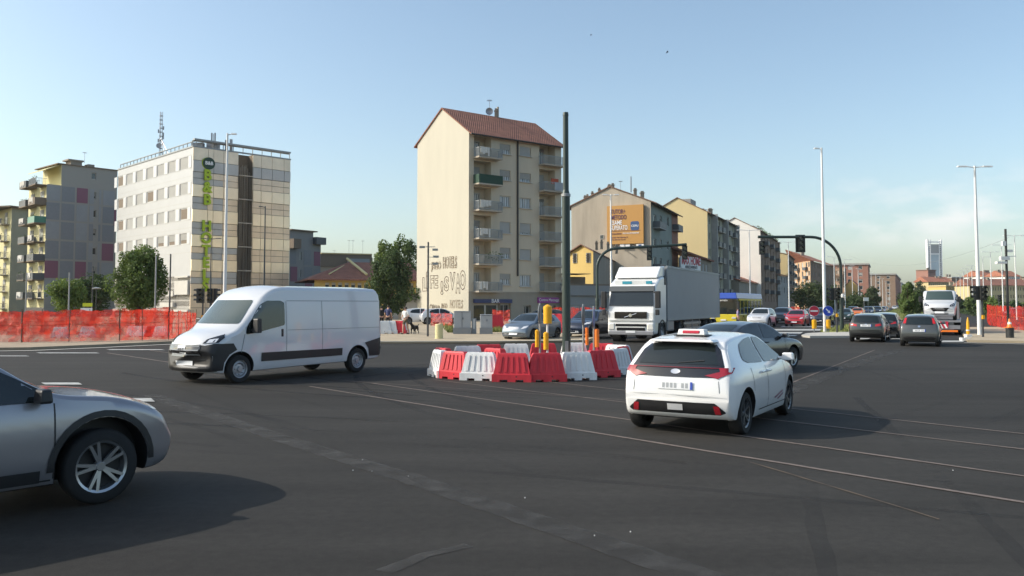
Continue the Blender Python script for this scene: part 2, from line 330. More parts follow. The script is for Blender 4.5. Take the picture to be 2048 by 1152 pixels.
class Fac:
    """vertical facade between ground points A (left) and B (right) seen from outside"""
    def __init__(s, A, B, root):
        s.A = Vector((A[0], A[1], 0)); s.B = Vector((B[0], B[1], 0)); s.L = (s.B - s.A).length
        s.u = (s.B - s.A).normalized(); s.i = Vector((-s.u.y, s.u.x, 0)); s.rz = math.atan2(s.u.y, s.u.x)
        s.root = root; s.o = s.A - Vector(root.location)
    def uz(s, px, py):
        d = ray(px, py); O = Vector((0, 0, CAM_H)); t = (s.A - O).dot(s.i) / d.dot(s.i); P = O + d * t
        return (P - s.A).dot(s.u), P.z
    def u_of(s, px): return s.uz(px, 600)[0]
    def z_of(s, px, py): return s.uz(px, py)[1]
    def p(s, u, z, d=0.0): return s.o + s.u * u + s.i * d + Vector((0, 0, z))     # d>0 inward
    def holes(s, rects): return [(*sorted((s.uz(a, b)[0], s.uz(c, d)[0])), *sorted((s.uz(a, b)[1], s.uz(c, d)[1]))) for a, b, c, d in rects]
    def wall(s, mb, u0, u1, z0, z1, holes=(), dep=.22, d=0.0):
        us = sorted({u0, u1, *[h[0] for h in holes], *[h[1] for h in holes]}); zs = sorted({z0, z1, *[h[2] for h in holes], *[h[3] for h in holes]})
        us = [x for x in us if u0 - 1e-6 <= x <= u1 + 1e-6]; zs = [x for x in zs if z0 - 1e-6 <= x <= z1 + 1e-6]
        for a, b in zip(us[:-1], us[1:]):
            z = None
            for c, e in zip(zs[:-1], zs[1:]):
                hole = any(h[0] - 1e-6 <= a and b <= h[1] + 1e-6 and h[2] - 1e-6 <= c and e <= h[3] + 1e-6 for h in holes)
                if hole:
                    if z is not None: mb.poly([s.p(a, z, d), s.p(b, z, d), s.p(b, c, d), s.p(a, c, d)]); z = None
                elif z is None: z = c
            if z is not None: mb.poly([s.p(a, z, d), s.p(b, z, d), s.p(b, zs[-1], d), s.p(a, zs[-1], d)])
        for a, b, c, e in holes:
            q = [s.p(a, c, d), s.p(b, c, d), s.p(b, e, d), s.p(a, e, d)]; r = [s.p(a, c, d + dep), s.p(b, c, d + dep), s.p(b, e, d + dep), s.p(a, e, d + dep)]
            for k in range(4): mb.poly([q[k], q[(k + 1) % 4], r[(k + 1) % 4], r[k]])
    def slabbox(s, mb, u0, u1, z0, z1, d0, d1):
        """box between facade depths d0..d1"""
        mb.prism([s.p(u0, z0, d0), s.p(u1, z0, d0), s.p(u1, z0, d1), s.p(u0, z0, d1)], (0, 0, z1 - z0))
# shared unit meshes
UM = {}
def unit(kind):
    if kind in UM: return UM[kind]
    b = MB()
    if kind == 'frame':      # ring in x-z unit square, y inward
        t = .07
        for x0, x1, z0, z1 in ((0, 1, 0, t), (0, 1, 1 - t, 1), (0, t, t, 1 - t), (1 - t, 1, t, 1 - t), (.475, .525, t, 1 - t)):
            b.box((x0 + x1) / 2, -.03, z0, x1 - x0, .06, z1 - z0)
        b.box(.5, -.28, -.05, 1.12, .22, .05)
        me = b.mesh('window', 'win_frame')
    elif kind == 'pane': b.poly([(0, 0, 0), (1, 0, 0), (1, 0, 1), (0, 0, 1)]); me = b.mesh('pane', 'pane')
    elif kind == 'curtain':
        for a, c in ((.1, .3), (.36, .46), (.56, .7), (.76, .9)): b.poly([(a, 0, .08), (c, 0, .08), (c, 0, .92), (a, 0, .92)])
        me = b.mesh('curtain', 'curtain')
    elif kind == 'shutter':
        n = 14
        for i in range(n):
            z0 = -1 + i / n; b.poly([(0, 0, z0), (1, 0, z0), (1, -.025, z0 + .8 / n), (0, -.025, z0 + .8 / n)]); b.poly([(0, -.025, z0 + .8 / n), (1, -.025, z0 + .8 / n), (1, 0, z0 + 1 / n), (0, 0, z0 + 1 / n)])
        me = b.mesh('shutter', 'shutter')
    elif kind == 'simple':
        t = .08
        for x0, x1, z0, z1 in ((0, 1, 0, t), (0, 1, 1 - t, 1), (0, t, t, 1 - t), (1 - t, 1, t, 1 - t)): b.box((x0 + x1) / 2, -.02, z0, x1 - x0, .04, z1 - z0)
        b.c = 1; b.poly([(0, 0, 0), (1, 0, 0), (1, 0, 1), (0, 0, 1)])
        me = b.mesh('window', ['win_frame', 'pane'])
    UM[kind] = me; return me
def window(F, r, shut=0.0, style='full', dep=.2, shm=None):
    u0, u1, z0, z1 = r; w_, h_ = u1 - u0, z1 - z0
    if style == 'simple':
        o = link(unit('simple'), 'window', F.root, F.p(u0, z0, dep), F.rz); o.scale = (w_, 1, h_)
        if shut > 0:
            s_ = link(unit('shutter'), 'shutter', o, (0.03, -.05, 1.0)); s_.scale = (.94, 1, shut)
        return o
    o = link(unit('frame'), 'window', F.root, F.p(u0, z0, dep), F.rz); o.scale = (w_, 1, h_)
    link(unit('pane'), 'pane', o, (0, -.01, 0))
    if style == 'full' and shut < .95: link(unit('curtain'), 'curtain', o, (0, -.014, 0))
    if shut > 0:
        s_ = link(unit('shutter'), 'shutter', o, (.02, -.09, 1.0)); s_.scale = (.96, 1, shut)
    return o
def balcony(F, u0, u1, z, dep=1.15, h=1.0, rail='bars', m='railing', slab='slab', front=None, item=None, sm='slab'):
    b = MB(); F.slabbox(b, u0, u1, z - .16, z, -dep, .0); o = b.build('balcony', slab, F.root)
    r = MB()
    if rail == 'bars':
        for d0 in (-dep + .03,):
            F.slabbox(r, u0, u1, z + h - .05, z + h, d0 - .02, d0 + .02); F.slabbox(r, u0, u1, z + .08, z + .12, d0 - .02, d0 + .02)
            k = int((u1 - u0) / .14)
            for i in range(k + 1):
                x = u0 + (u1 - u0) * i / k; F.slabbox(r, x - .018, x + .018, z + .12, z + h - .05, d0 - .015, d0 + .015)
        for uu in (u0 + .02, u1 - .02):
            F.slabbox(r, uu - .02, uu + .02, z + h - .05, z + h, -dep + .05, 0)
            for i in range(1, 8):
                d0 = -dep * i / 8; F.slabbox(r, uu - .018, uu + .018, z, z + h - .05, d0 - .015, d0 + .015)
    else:
        F.slabbox(r, u0, u1, z, z + h, -dep, -dep + .05); F.slabbox(r, u0, u0 + .05, z, z + h, -dep + .05, 0); F.slabbox(r, u1 - .05, u1, z, z + h, -dep + .05, 0)
    r.build('railing', m, o)
    if item:
        kind, a, c, im = item; q = MB()
        if kind == 'cloth':
            x = a
            while x < c:
                ww = random.uniform(.2, .4); hh = random.uniform(.5, .95)
                F.slabbox(q, x, x + ww, z + h - hh, z + h + .04, -dep - .06, -dep - .03); x += ww + random.uniform(.02, .12)
        elif kind == 'plants':
            for i in range(70):
                p = F.p(random.uniform(a, c), z + random.uniform(.3, h + .35), -dep + random.uniform(.0, .4)); e = .14
                q.poly([p + Vector((random.uniform(-e, e), random.uniform(-e, e), random.uniform(-e, e))) for _ in range(3)])
        else: F.slabbox(q, a, c, z + .05, z + h + .02, -dep - .08, -dep - .05)
        q.build({'cloth': 'laundry', 'plants': 'plants', 'cover': 'cover'}[kind], im, o)
    return o
def solid(mb, pts, z0, z1):
    """closed vertical shell (walls + top) through local xy points"""
    P = [Vector((p[0], p[1], z0)) for p in pts]; n = len(P); U = Vector((0, 0, z1 - z0))
    for i in range(n): mb.poly([P[i], P[(i + 1) % n], P[(i + 1) % n] + U, P[i] + U])
    mb.poly([p + U for p in P])
def building(name, label, A, cat='building', group=None): return thing(name, label, cat, (A[0], A[1], 0), 0, group)
def roof_plane(mb, pts, th=.18):
    P = [Vector(p) for p in pts]; n = (P[1] - P[0]).cross(P[2] - P[0]).normalized()
    if n.z < 0: P.reverse()
    mb.prism([p for p in P], (0, 0, th))
def chimney(parent, p, h=1.5, s=.6, m='plaster_brown'):
    b = MB(); b.box(0, 0, 0, s, s, h); b.box(0, 0, h, s * 1.3, s * 1.3, .12); b.box(0, 0, h + .12, s * .8, s * .8, .25); return b.build('chimney', m, parent, p)
def aerial(parent, p, h=2.0, dish=False):
    b = MB(); b.cyl((0, 0, 0), (0, 0, h), .03, .025, 6)
    for k in range(5): b.box(0, (k - 2) * .16, h - .1, .7 - .1 * abs(k - 2), .02, .02)
    b.box(0, 0, h - .12, .02, .9, .03)
    if dish: b.lathe([(0, .1), (.25, .06), (.45, 0), (.45, .02), (.24, .09), (0, .13)], 16, 'y', (0, -.35, h * .35))
    return b.build('aerial', 'antenna', parent, p)

# ---------------------------------------------------- central apartment house
def central():
    A = at(937, 94.0); B = at(1123.5, 102.4); C = at(833, 101.6)
    r = building('apartment_house', 'tall narrow cream apartment house with a graffiti covered blank gable and a red tiled roof', A)
    F = Fac(A, B, r); Gb = Fac(C, A, r)
    ze = F.z_of(937, 263); zr = zat(218, (94 + 101.6) / 2) ; Bk = B + (C - A)
    rows = [(283, 317), (337, 370), (392, 422), (446, 478), (498, 529), (550, 583)]
    H = []; WN = []
    sh = [[.55, 1], [.6, .65], [0, 0], [1, .85], [.55, 1], [.5, 0]]
    ybot = [(310, 314), (362, 366), (414, 418), (467, 470), (518, 520), (570, 573)]
    ytop = [(287, 292), (339, 345), (391, 395), (443, 446), (495, 498), (547, 549)]
    lg = []
    zt_first = F.z_of(1000, 590)
    for i in range(6):
        a = F.holes([(999.5, ytop[i][0], 1021, ybot[i][0])])[0]; c = F.holes([(1039.5, ytop[i][1], 1062, ybot[i][1])])[0]
        WN += [(a, sh[i][0]), (c, sh[i][1])]
        # loggias
        z0 = F.z_of(965, rows[i][1] - 1); l = (F.u_of(947), F.u_of(982), z0, z0 + 2.62)
        yb = [331, 383, 432, 482, 532, 582][i]; z1 = F.z_of(1095, yb); q = (F.u_of(1079), F.u_of(1111), z1, z1 + 2.62)
        lg += [l, q]
    HH = [x[0] for x in WN] + lg
    low = 0.0; zb = F.z_of(1000, 586)
    wl = MB(); F.wall(wl, 0, F.L, zb, ze, [h for h in HH], .25)
    wl.build('wall', 'plaster_beige', r)
    # loggia interiors
    for i, l in enumerate(lg):
        b = MB(); u0, u1, z0, z1 = l; D = 1.25
        for q in ([F.p(u0, z0, .25), F.p(u0, z1, .25), F.p(u0, z1, D), F.p(u0, z0, D)], [F.p(u1, z0, .25), F.p(u1, z1, .25), F.p(u1, z1, D), F.p(u1, z0, D)],
                  [F.p(u0, z1, .25), F.p(u1, z1, .25), F.p(u1, z1, D), F.p(u0, z1, D)], [F.p(u0, z0, .25), F.p(u1, z0, .25), F.p(u1, z0, D), F.p(u0, z0, D)]): b.poly(q)
        w_ = u1 - u0; dr = (u0 + w_ * (.08), u0 + w_ * .72, z0 + .02, z0 + 2.15)
        F.wall(b, u0, u1, z0, z1, [dr], .12, D); b.build('loggia', 'gold_trim' if False else 'plaster_beige', r)
        window(F, dr, [0, .15, 1, .9, 0, .15, .3, .8, 0, .9, 0, .95][i], 'full', D + .12)
        right = i % 2
        if not right:
            k = i // 2
            balcony(F, u0 - .05, u1 + .85, z0, 1.1, 1.0, 'panel' if k == 1 else 'bars', 'awning_green' if k == 1 else 'railing',
                    item=[('cloth', u0 + .1, u0 + 1.2, 'laundry'), None, ('cloth', u0 + .1, u0 + 1.3, 'laundry'), ('cloth', u0 + .1, u0 + 1.3, 'laundry'), ('plants', u0 + .9, u1 + 1.1, 'leafy'), ('cloth', u0, u0 + 1.2, 'laundry')][k])
        else:
            k = i // 2
            balcony(F, u0 - .1, u1 + .75, z0, 1.1, 1.0, 'bars', 'railing', item=[None, ('cover', u0 + 1.4, u1 + .7, 'canvas_grey'), None, None, None, None][k])
    rd = MB(); z1 = lg[3][2]; F.slabbox(rd, lg[3][0] + 1.5, lg[3][0] + 2.6, z1 + .9, z1 + 1.55, -.5, -.4); rd.build('beach_towel', 'laundry_red', r)
    for h, s in WN: window(F, h, s)
    # ground floor with shopfronts
    gh = F.holes([(947, 608, 1000, 655), (1000, 608, 1021, 655), (1048, 611, 1062, 640), (1090, 611, 1111, 655)])
    gh = [(a, b, max(c, .02), d) for a, b, c, d in gh]
    lw = MB(); F.wall(lw, -.02, F.L, 0, zb, gh, .5, -.05)
    F.slabbox(lw, -.05, F.L + .05, zb - .05, zb + .14, -.1, .0)
    lw.build('lower_wall', 'plaster_lower', r)
    for q in gh: window(F, q, 0, 'plain', .42)
    sg = MB(); F.slabbox(sg, F.u_of(946), F.u_of(1021), F.z_of(980, 606), F.z_of(980, 598.5), -.35, -.06); so_ = sg.build('bar_sign', 'sign_navy', r)
    text('lettering', 'BAR', .62, 'white_paint', so_, F.p(F.u_of(987), F.z_of(987, 602.3), -.38), F.rz)
    sg = MB(); F.slabbox(sg, F.u_of(1074), F.u_of(1115), F.z_of(1095, 606), F.z_of(1095, 595), -.3, -.06); so_ = sg.build('shop_sign', 'sign_magenta', r)
    text('lettering', 'Centro Massaggi', .46, 'white_paint', so_, F.p(F.u_of(1094.5), F.z_of(1095, 600), -.33), F.rz)
    # gable wall and hidden sides
    gw = MB(); Lg = Gb.L
    gw.poly([Gb.p(0, 0), Gb.p(Lg, 0), Gb.p(Lg, ze), Gb.p(Lg * .5, zr), Gb.p(0, ze)])
    gw.build('gable_wall', 'plaster_cream', r)
    bw = MB(); Bl = Bk - A; Cl = C - A; Bb = B - A
    bw.poly([Bb, Bl, Bl + Vector((0, 0, ze)), (Bb + Bl) / 2 + Vector((0, 0, zr)), Bb + Vector((0, 0, ze))])
    bw.poly([Bl, Cl, Cl + Vector((0, 0, ze)), Bl + Vector((0, 0, ze))]); bw.build('rear_wall', 'plaster_beige', r)
    dv = F.u * .35; ex = F.u * .15
    rb = MB(); v = lambda p, z: Vector((p[0], p[1], z)); o1 = (A - C).normalized() * .55; dz = (zr - ze) / (Lg / 2) * .55
    ra = (Cl) / 2 - ex; rb2 = (Bb + Bl) / 2 + dv
    roof_plane(rb, [v(-ex + o1, ze - dz), v(Bb + dv + o1, ze - dz), v(rb2, zr), v(ra, zr)], .16)
    roof_plane(rb, [v(Cl - ex - o1, ze - dz), v(ra, zr), v(rb2, zr), v(Bl + dv - o1, ze - dz)], .16)
    rf = rb.build('roof', 'tiles_red', r)
    gm = MB(); gm.cyl(v(-ex + o1 * 1.1, ze - dz + .05), v(Bb + dv + o1 * 1.1, ze - dz + .05), .1, .1, 8)
    u_ = F.u_of(1034.5); F.slabbox(gm, u_ - .09, u_ + .09, 5.2, ze - .1, -.16, -.04); gm.build('gutter', 'gutter', r)
    rp = (ra + rb2) / 2
    chimney(rf, v(ra.lerp(rb2, .56), zr - .1), .9, .35); 
    q = MB(); q.cyl((0, 0, 0), (0, 0, 1.6), .13, .13, 8); q.build('flue', 'plaster_aged', rf, v(ra.lerp(rb2, .58), zr - .2))
    aerial(rf, v(ra.lerp(rb2, .49), zr - .2), 2.3, True)
    # graffiti
    def gt(s, px, py, hpx, wpx, m, outl, ang=0.0, bold=0.0):
        u0, z0 = Gb.uz(px, py + hpx / 2); u1, z1 = Gb.uz(px, py - hpx / 2); ua, _ = Gb.uz(px - wpx / 2, py); ub, _ = Gb.uz(px + wpx / 2, py)
        me = text_mesh(s, 1.0, .01, outl, bold); xs = [c.co.x for c in me.vertices]; ys = [c.co.y for c in me.vertices]
        sx = (ub - ua) / (max(xs) - min(xs)); sy = (z1 - z0) / (max(ys) - min(ys)); me.materials.clear(); me.materials.append(MATS[m])
        o = link(me, 'graffiti', r, Gb.p((ua + ub) / 2, (z0 + z1) / 2, -.03)); o.rotation_euler = (math.pi / 2, ang, Gb.rz); o.scale = (sx, sy, 1)
    gt('JAGO', 873, 532, 20, 20, 'graffiti_faint', .02, 0, .02); gt('HOTELS', 900, 526, 24, 28, 'graffiti_faint', .02, 0, .02)
    gt('L', 849, 570, 28, 9, 'graffiti_black', .014, 0, .04); gt('i', 854.5, 561, 34, 4.5, 'graffiti_black', .014, 0, .04); gt('FE', 868, 565, 26, 16, 'graffiti_black', .014, 0, .04)
    gt('!', 884, 577, 28, 5, 'graffiti_black', .014, 0, .04); gt('S', 893, 569, 30, 9, 'graffiti_black', .014, 0, .04)
    gt('V', 905, 564, 36, 11, 'graffiti_black', .014, 0, .04); gt('A', 916, 569, 40, 9, 'graffiti_black', .014, 0, .04); gt('O', 925.5, 562, 40, 12, 'graffiti_black', .014, 0, .04)
    gt('OMAR', 870, 616, 12, 22, 'graffiti_black', .02, R(6), .02); gt('JAGO', 889, 612, 13, 12, 'graffiti_faint', .015); gt('HOTELS', 913, 609, 17, 26, 'graffiti_faint', .015)
central()

# ---------------------------------------------------- hotel
def hotel():
    A = at(380, 108.5); L_ = at(229, 127.5); B = at(577, 118.6)
    r = building('hotel_building', 'silver and bronze clad hotel block with vertical green lettering on its corner', A)
    F = Fac(A, B, r); S = Fac(L_, A, r); ze = F.z_of(380, 291)
    mm = ['clad_gold', 'clad_bronze', 'clad_grey', 'cable_net', 'frame_brown']
    b = MB(); ys = [291, 318.5, 342, 367, 392, 417, 443, 468, 492.5, 518, 542, 567, 592, 640]
    zs = [F.z_of(380, y) for y in ys]; zs[-1] = 0.0
    uL = F.u_of(472); uR = F.u_of(501)
    # recess behind the net strip
    for u0, u1 in ((0, uL), (uR, F.L)):
        b = MB()
        for k in range(len(zs) - 1):
            z1, z0 = zs[k], zs[k + 1]; light = k % 2 == 1
            cols = [F.u_of(x) for x in ((380, 411, 422, 442, 472) if u0 == 0 else (501, 518, 540, 564, 577))]
            for c0, c1 in zip(cols[:-1], cols[1:]):
                if light:
                    b.c = 2 if (k <= 1 and u0 > 0) or (k == 1) else (0 if k < 11 else 1)
                    F.slabbox(b, c0 + .03, c1 - .03, z0 + .04, z1 - .04, -.14, .1)
                else:
                    zz = [z0, (z0 + z1) / 2, z1] if k else [z0, z1]
                    for q0, q1 in zip(zz[:-1], zz[1:]):
                        b.c = 1 if (u0 or k == 0) else (2 if random.random() < .75 else 1)
                        F.slabbox(b, c0 + .02, c1 - .02, q0 + .03, q1 - .03, -.05, .1)
        b.build('cladding', mm, r)
    w_ = MB(); solid(w_, [F.p(0.05, 0, .1), F.p(uL, 0, .1), F.p(uL, 0, 1.2), F.p(uR, 0, 1.2), F.p(uR, 0, .1), F.p(F.L, 0, .1), F.p(F.L, 0, 1) + (S.A - A), S.p(0, 0, .1), S.p(S.L - .05, 0, .1)], 0, ze - .1)
    w_.build('wall', 'slab_dark', r)
    n_ = MB(); t0 = F.z_of(485, 330); nn = 30
    for i in range(nn):
        u0 = uL + (uR - uL) * i / nn; d0 = -.25 + .25 * math.sin(i * 1.7) + .1 * random.random(); n_.c = 0
        zt = t0 - (i > nn * .55) * (i - nn * .55) * .13 - random.random() * .5
        n_.prism([F.p(u0, 1, d0), F.p(u0 + (uR - uL) / nn * .8, 1, d0 + .1), F.p(u0 + (uR - uL) / nn * .8, 1, d0 + .16), F.p(u0, 1, d0 + .06)], (0, 0, zt - 1))
    for k in range(1, 7):
        z_ = ze * k / 7; F.slabbox(n_, uL, uR, z_, z_ + .12, -.35, -.28)
    n_.build('climbing_net', 'cable_net', r)
    # left face
    s = MB(); sm_ = ['clad_silver', 'clad_white', 'clad_dark']
    rows = [(316, 339.5), (367, 390), (417, 440.5), (467, 489)] ; cols = [(360, 371), (337, 347), (315, 325), (294, 304), (273.5, 282), (254, 262), (236.5, 244)]
    HH = []
    for i, (y0, y1) in enumerate(rows):
        for j, (x0, x1) in enumerate(cols):
            u0, z1 = S.uz(x0, y0); u1 = S.u_of(x1)
            zt = S.z_of(365.5, y0); zb_ = S.z_of(365.5, y1); HH.append((u0, u1, zb_, zt, i, j))
    S.wall(s, 0, S.L, 5.6, ze, [h[:4] for h in HH], .12)
    s.c = 1
    for h in HH:
        if h[5] == 0: S.slabbox(s, h[1] + .12, h[1] + 1.0, h[2], h[3], -.04, -.002)
        S.slabbox(s, h[0] - 1.25, h[0] - .2, h[2], h[3], -.04, -.002)
    s.c = 2
    for k in range(28): s.c = 0
    s.build('side_cladding', sm_, r)
    j_ = MB()
    for h in [x for x in HH if x[5] == 0]:
        for q in (h[2] - .12, h[3] + .1, (h[2] - .12 - 1.0)): S.slabbox(j_, .05, S.L - .05, q, q + .03, -.012, -.001)
    j_.build('joints', 'clad_dark', r)
    for h in HH:
        dark = (h[4], h[5]) in ((1, 3), (2, 0), (1, 6), (2, 6), (3, 6), (0, 6))
        if h[4] == 3 and h[5] < 3: window(S, h[:4], .62, 'simple', .12)
        elif dark: window(S, h[:4], 0, 'simple', .12)
        else: window(S, h[:4], 1.0, 'simple', .12)
    # glazed lower storeys of the left face
    lo = MB(); S.wall(lo, 0, S.L, 0, 5.6, [], 0, .1); lo.build('lower_glazing', 'clad_grey', r)
    l2 = MB()
    for u0, u1, z0, z1 in ((S.L - 4.4, S.L - .3, 3.2, 5.0), (S.L - 7, S.L - 4.8, 3.0, 3.7), (S.L - 4.4, S.L - .3, 5.4, 5.62), (0, S.L, 1.0, 1.3), (S.L - 9, S.L - 4.8, 1.6, 2.2)): S.slabbox(l2, u0, u1, z0, z1, -.3, .1)
    l2.build('fascia', 'clad_grey', r)
    # parapet rails
    p = MB()
    for Q in (F, S):
        k = int(Q.L / 1.3)
        for i in range(k + 1):
            u = Q.L * i / k; Q.slabbox(p, u - .04, u + .04, ze - .15, ze + .75, .3, .38)
        Q.slabbox(p, 0, Q.L, ze + .7, ze + .8, .26, .42); Q.slabbox(p, 0, Q.L, ze - .12, ze + .06, -.1, .12)
    F.slabbox(p, 0, F.L - .2, ze + .75, ze + .98, -.35, .2)
    p.build('roof_railing', 'railing', r)
    m = MB(); bx = S.p(S.u_of(293), ze, 1.5); top = zat(218, 118)
    for k in range(3):
        a = 2 * math.pi * k / 3; m.cyl(bx + Vector((.22 * math.cos(a), .22 * math.sin(a), 0)), bx + Vector((.18 * math.cos(a), .18 * math.sin(a), top - ze)), .05, .04, 6)
    for k in range(12):
        z_ = (top - ze) * k / 12; m.box(bx.x, bx.y, ze + z_, .42, .42, .05, k * .5)
    m.cyl(bx + Vector((0, 0, 3.2)), bx + Vector((2.2, -2.0, .2)), .05, .05, 6); m.cyl(bx + Vector((0, 0, 3.0)), bx + Vector((1.4, -1.4, .2)), .04, .04, 6)
    for k in range(6): m.box(bx.x + random.choice((-.35, .35)), bx.y, ze + 2.2 + k * .45, .14, .14, .5)
    m.lathe([(0, .1), (.3, .05), (.38, 0), (0, .02)], 14, 'y', (bx.x - .1, bx.y - .4, ze + 2.1))
    m.build('radio_mast', 'antenna', r)
    q = MB(); bq = F.p(F.u_of(428), ze, 1.0); q.box(bq.x, bq.y, ze, 1.4, 1.2, .9)
    q.cyl(bq + Vector((0, 0, .9)), bq + Vector((0, 0, 2.2)), .05, .05, 6); q.box(bq.x - .22, bq.y, ze + 1.2, .16, .16, 1.1); q.box(bq.x + .22, bq.y, ze + 1.2, .16, .16, 1.1)
    b2 = F.p(F.u_of(455), ze, 1.0); q.box(b2.x, b2.y, ze, .35, .3, 1.6); q.box(b2.x + .6, b2.y, ze, .3, .3, 1.7); b3 = F.p(F.u_of(397), ze, 1); q.box(b3.x, b3.y, ze, 1.5, .8, .65); q.build('roof_equipment', 'antenna', r)
    # sign
    u = F.u_of(409.5)
    sg = MB(); c0 = F.p(F.u_of(411), F.z_of(410, 326.5), -.3); N = 28
    sg.prism([F.p(F.u_of(411) + .82 * math.cos(t) * 1.0, F.z_of(410, 326.5) + .78 * math.sin(t), -.32) for t in [2 * math.pi * i / N for i in range(N)]], F.i * .12)
    sg.c = 1; sg.prism([F.p(F.u_of(411) - .09 + .82 * math.cos(t), F.z_of(410, 326.5) + .78 * math.sin(t), -.2) for t in [2 * math.pi * i / N for i in range(N)]], F.i * .12)
    so_ = sg.build('round_sign', ['sign_darkgreen', 'sign_green'], r)
    text('lettering', 'B&B', .62, 'white_paint', so_, F.p(F.u_of(411), F.z_of(410, 326.5), -.34), F.rz, bold=.02)
    for ch, y in (('B', 351), ('&', 375), ('B', 400), ('H', 453), ('O', 477), ('T', 502), ('E', 526), ('L', 551), ('S', 573)):
        me = UM.get('H' + ch) or text_mesh(ch, 1.9, .1, bold=.075); UM['H' + ch] = me; me.materials.clear(); me.materials.append(MATS['sign_green'])
        o = link(me, 'sign_letter', r, F.p(F.u_of(408.5), F.z_of(408, y), -.3)); o.rotation_euler = (math.pi / 2, 0, F.rz); o.scale = (.92, 1, 1)
hotel()

# ---------------------------------------------------- panel block on the left (+ its neighbour)
def panels():
    A = at(87, 134.5); B = at(228, 142.8); d = Vector((-.707, .707, 0)); C = A + d * 9.5
    r = building('panel_apartment_block', 'grey apartment block with purple facade panels and stacked balconies on its lit side', A)
    F = Fac(A, B, r); S = Fac(C, A, r); ze = F.z_of(228, 341); zs_ = F.z_of(87, 367); us = F.u_of(116)
    xs = [87, 116, 146, 172, 199, 226]; ys = [372, 406, 443, 481, 520, 558, 597]
    wins = F.holes([(183.5, 345, 192, 359), (183.5, 384, 192, 398), (183.5, 420, 192, 435), (183.5, 458, 192, 472), (183.5, 495, 192, 510), (183.5, 534, 192, 548)])
    b = MB(); F.wall(b, 0, us, 0, zs_, []); F.wall(b, us, F.L, 0, ze, wins, .25); b.build('wall', 'panel_joint', r)
    for k, h in enumerate(wins): window(F, h, .6 if k in (1, 3, 5) else 0, 'simple', .22)
    pn = MB(); cm = [[0, 0, 1, 1, 0, 2][i] for i in range(6)]
    lay = [[0, 1, 2, 0, 0], [1, 1, 0, 0, 1], [0, 1, 0, 1, 1], [1, 1, 1, 0, 2], [2, 1, 2, 1, 0], [0, 0, 0, 0, 0]]
    for i in range(6):
        za, zb_ = F.z_of(150, ys[i] + 3), F.z_of(150, ys[i + 1] - 1)
        for j in range(5):
            u0, u1 = F.u_of(xs[j] + (2 if j else 0)), F.u_of(xs[j + 1] - 2)
            pn.c = lay[i][j]
            if j == 3: F.slabbox(pn, u0, F.u_of(182.5), zb_, za, -.03, -.002); F.slabbox(pn, F.u_of(193), u1, zb_, za, -.03, -.002)
            else: F.slabbox(pn, u0, u1, zb_, za, -.03, -.002)
    pn.c = 2; F.slabbox(pn, F.u_of(223.5), F.L, F.z_of(225, 452), F.z_of(225, 420), -.05, -.035)
    pn.build('facade_panels', ['panel_light', 'panel_mid', 'panel_purple'], r)
    z_ = MB(); S.wall(z_, 0, S.L, 0, zs_, []); bk = [F.p(F.L, 0), F.p(F.L, 0) + d * 9.5, S.p(0, 0)]
    z_.poly([bk[0], bk[1], bk[1] + Vector((0, 0, ze)), bk[0] + Vector((0, 0, ze))])
    up = [F.p(us, 0), F.p(us, 0) + d * 9.5]; z_.poly([up[1] + Vector((0, 0, zs_)), up[0] + Vector((0, 0, zs_)), up[0] + Vector((0, 0, ze)), up[1] + Vector((0, 0, ze))])
    z_.poly([F.p(0, zs_), F.p(us, zs_), up[1] + Vector((0, 0, zs_)), S.p(0, zs_)])
    z_.build('side_wall', 'stage_yellow', r)
    rf = MB(); rf.prism([F.p(us - .7, ze, -.2), F.p(F.L + .1, ze, -.2), F.p(F.L + .1, ze, 9.5), F.p(us - .7, ze, 9.5)], (0, 0, .15))
    rf.c = 1; rf.prism([F.p(us - 2.2, ze - 1.1, .5), F.p(us - .1, ze - .1, .5), F.p(us - .1, ze - .1, 8), F.p(us - 2.2, ze - 1.1, 8)], (0, 0, .12))
    ro = rf.build('roof', ['slab_dark', 'stage_yellow'], r)
    q = MB(); F.slabbox(q, F.u_of(144), F.u_of(167), ze + .15, ze + 1.1, 2, 4); F.slabbox(q, F.u_of(138), F.u_of(170), ze + 1.1, ze + 1.35, 1.8, 4.2)
    F.slabbox(q, F.u_of(177), F.u_of(190), ze + .15, ze + .8, 1.5, 3); q.build('roof_hut', 'plaster_brown', ro); aerial(ro, F.p(F.u_of(172), ze + 1, 2), 1.8)
    # balconies on the lit side
    fl = 3.0
    mk = ['railing', 'slab_dark', 'teal_glass', 'rail_dark', 'rail_dark', 'rail_dark', 'rail_dark']
    zt = zs_
    for k in range(7):
        z = zt - .1 - k * fl - (0 if k == 0 else .1)
        if z < 1.2: break
        for c, (u0, u1) in enumerate(((S.L - 3.6, S.L - .15), (S.L - 8.6, S.L - 5.1))):
            balcony(S, u0, u1, z, 1.7, 1.0, 'panel' if (k + c) % 3 else 'bars', mk[k] if c == 0 else 'rail_dark', 'slab_dark', item=('plants', u0, u1, 'leafy') if (k + c) % 2 == 0 else ('cloth', u0 + .5, u1 - 1, 'laundry'))
            if k: window(S, (u0 + .5, u0 + 2.3, z + .02, z + 2.2), .3, 'simple', -.03)
    # neighbour
    A2 = at(17, 152); B2 = at(82, 158.5); C2 = A2 + d * 12
    r2 = building('cream_apartment_block', 'cream apartment block partly cut off at the left edge with small balconies', A2)
    F2 = Fac(A2, B2, r2); S2 = Fac(C2, A2, r2); z2 = F2.z_of(17, 414)
    b = MB(); F2.wall(b, 0, F2.L, 0, z2, []); b.build('wall', 'plaster_olive', r2)
    b = MB(); S2.wall(b, 0, S2.L, 0, z2, []); b.build('side_wall', 'stage_yellow', r2)
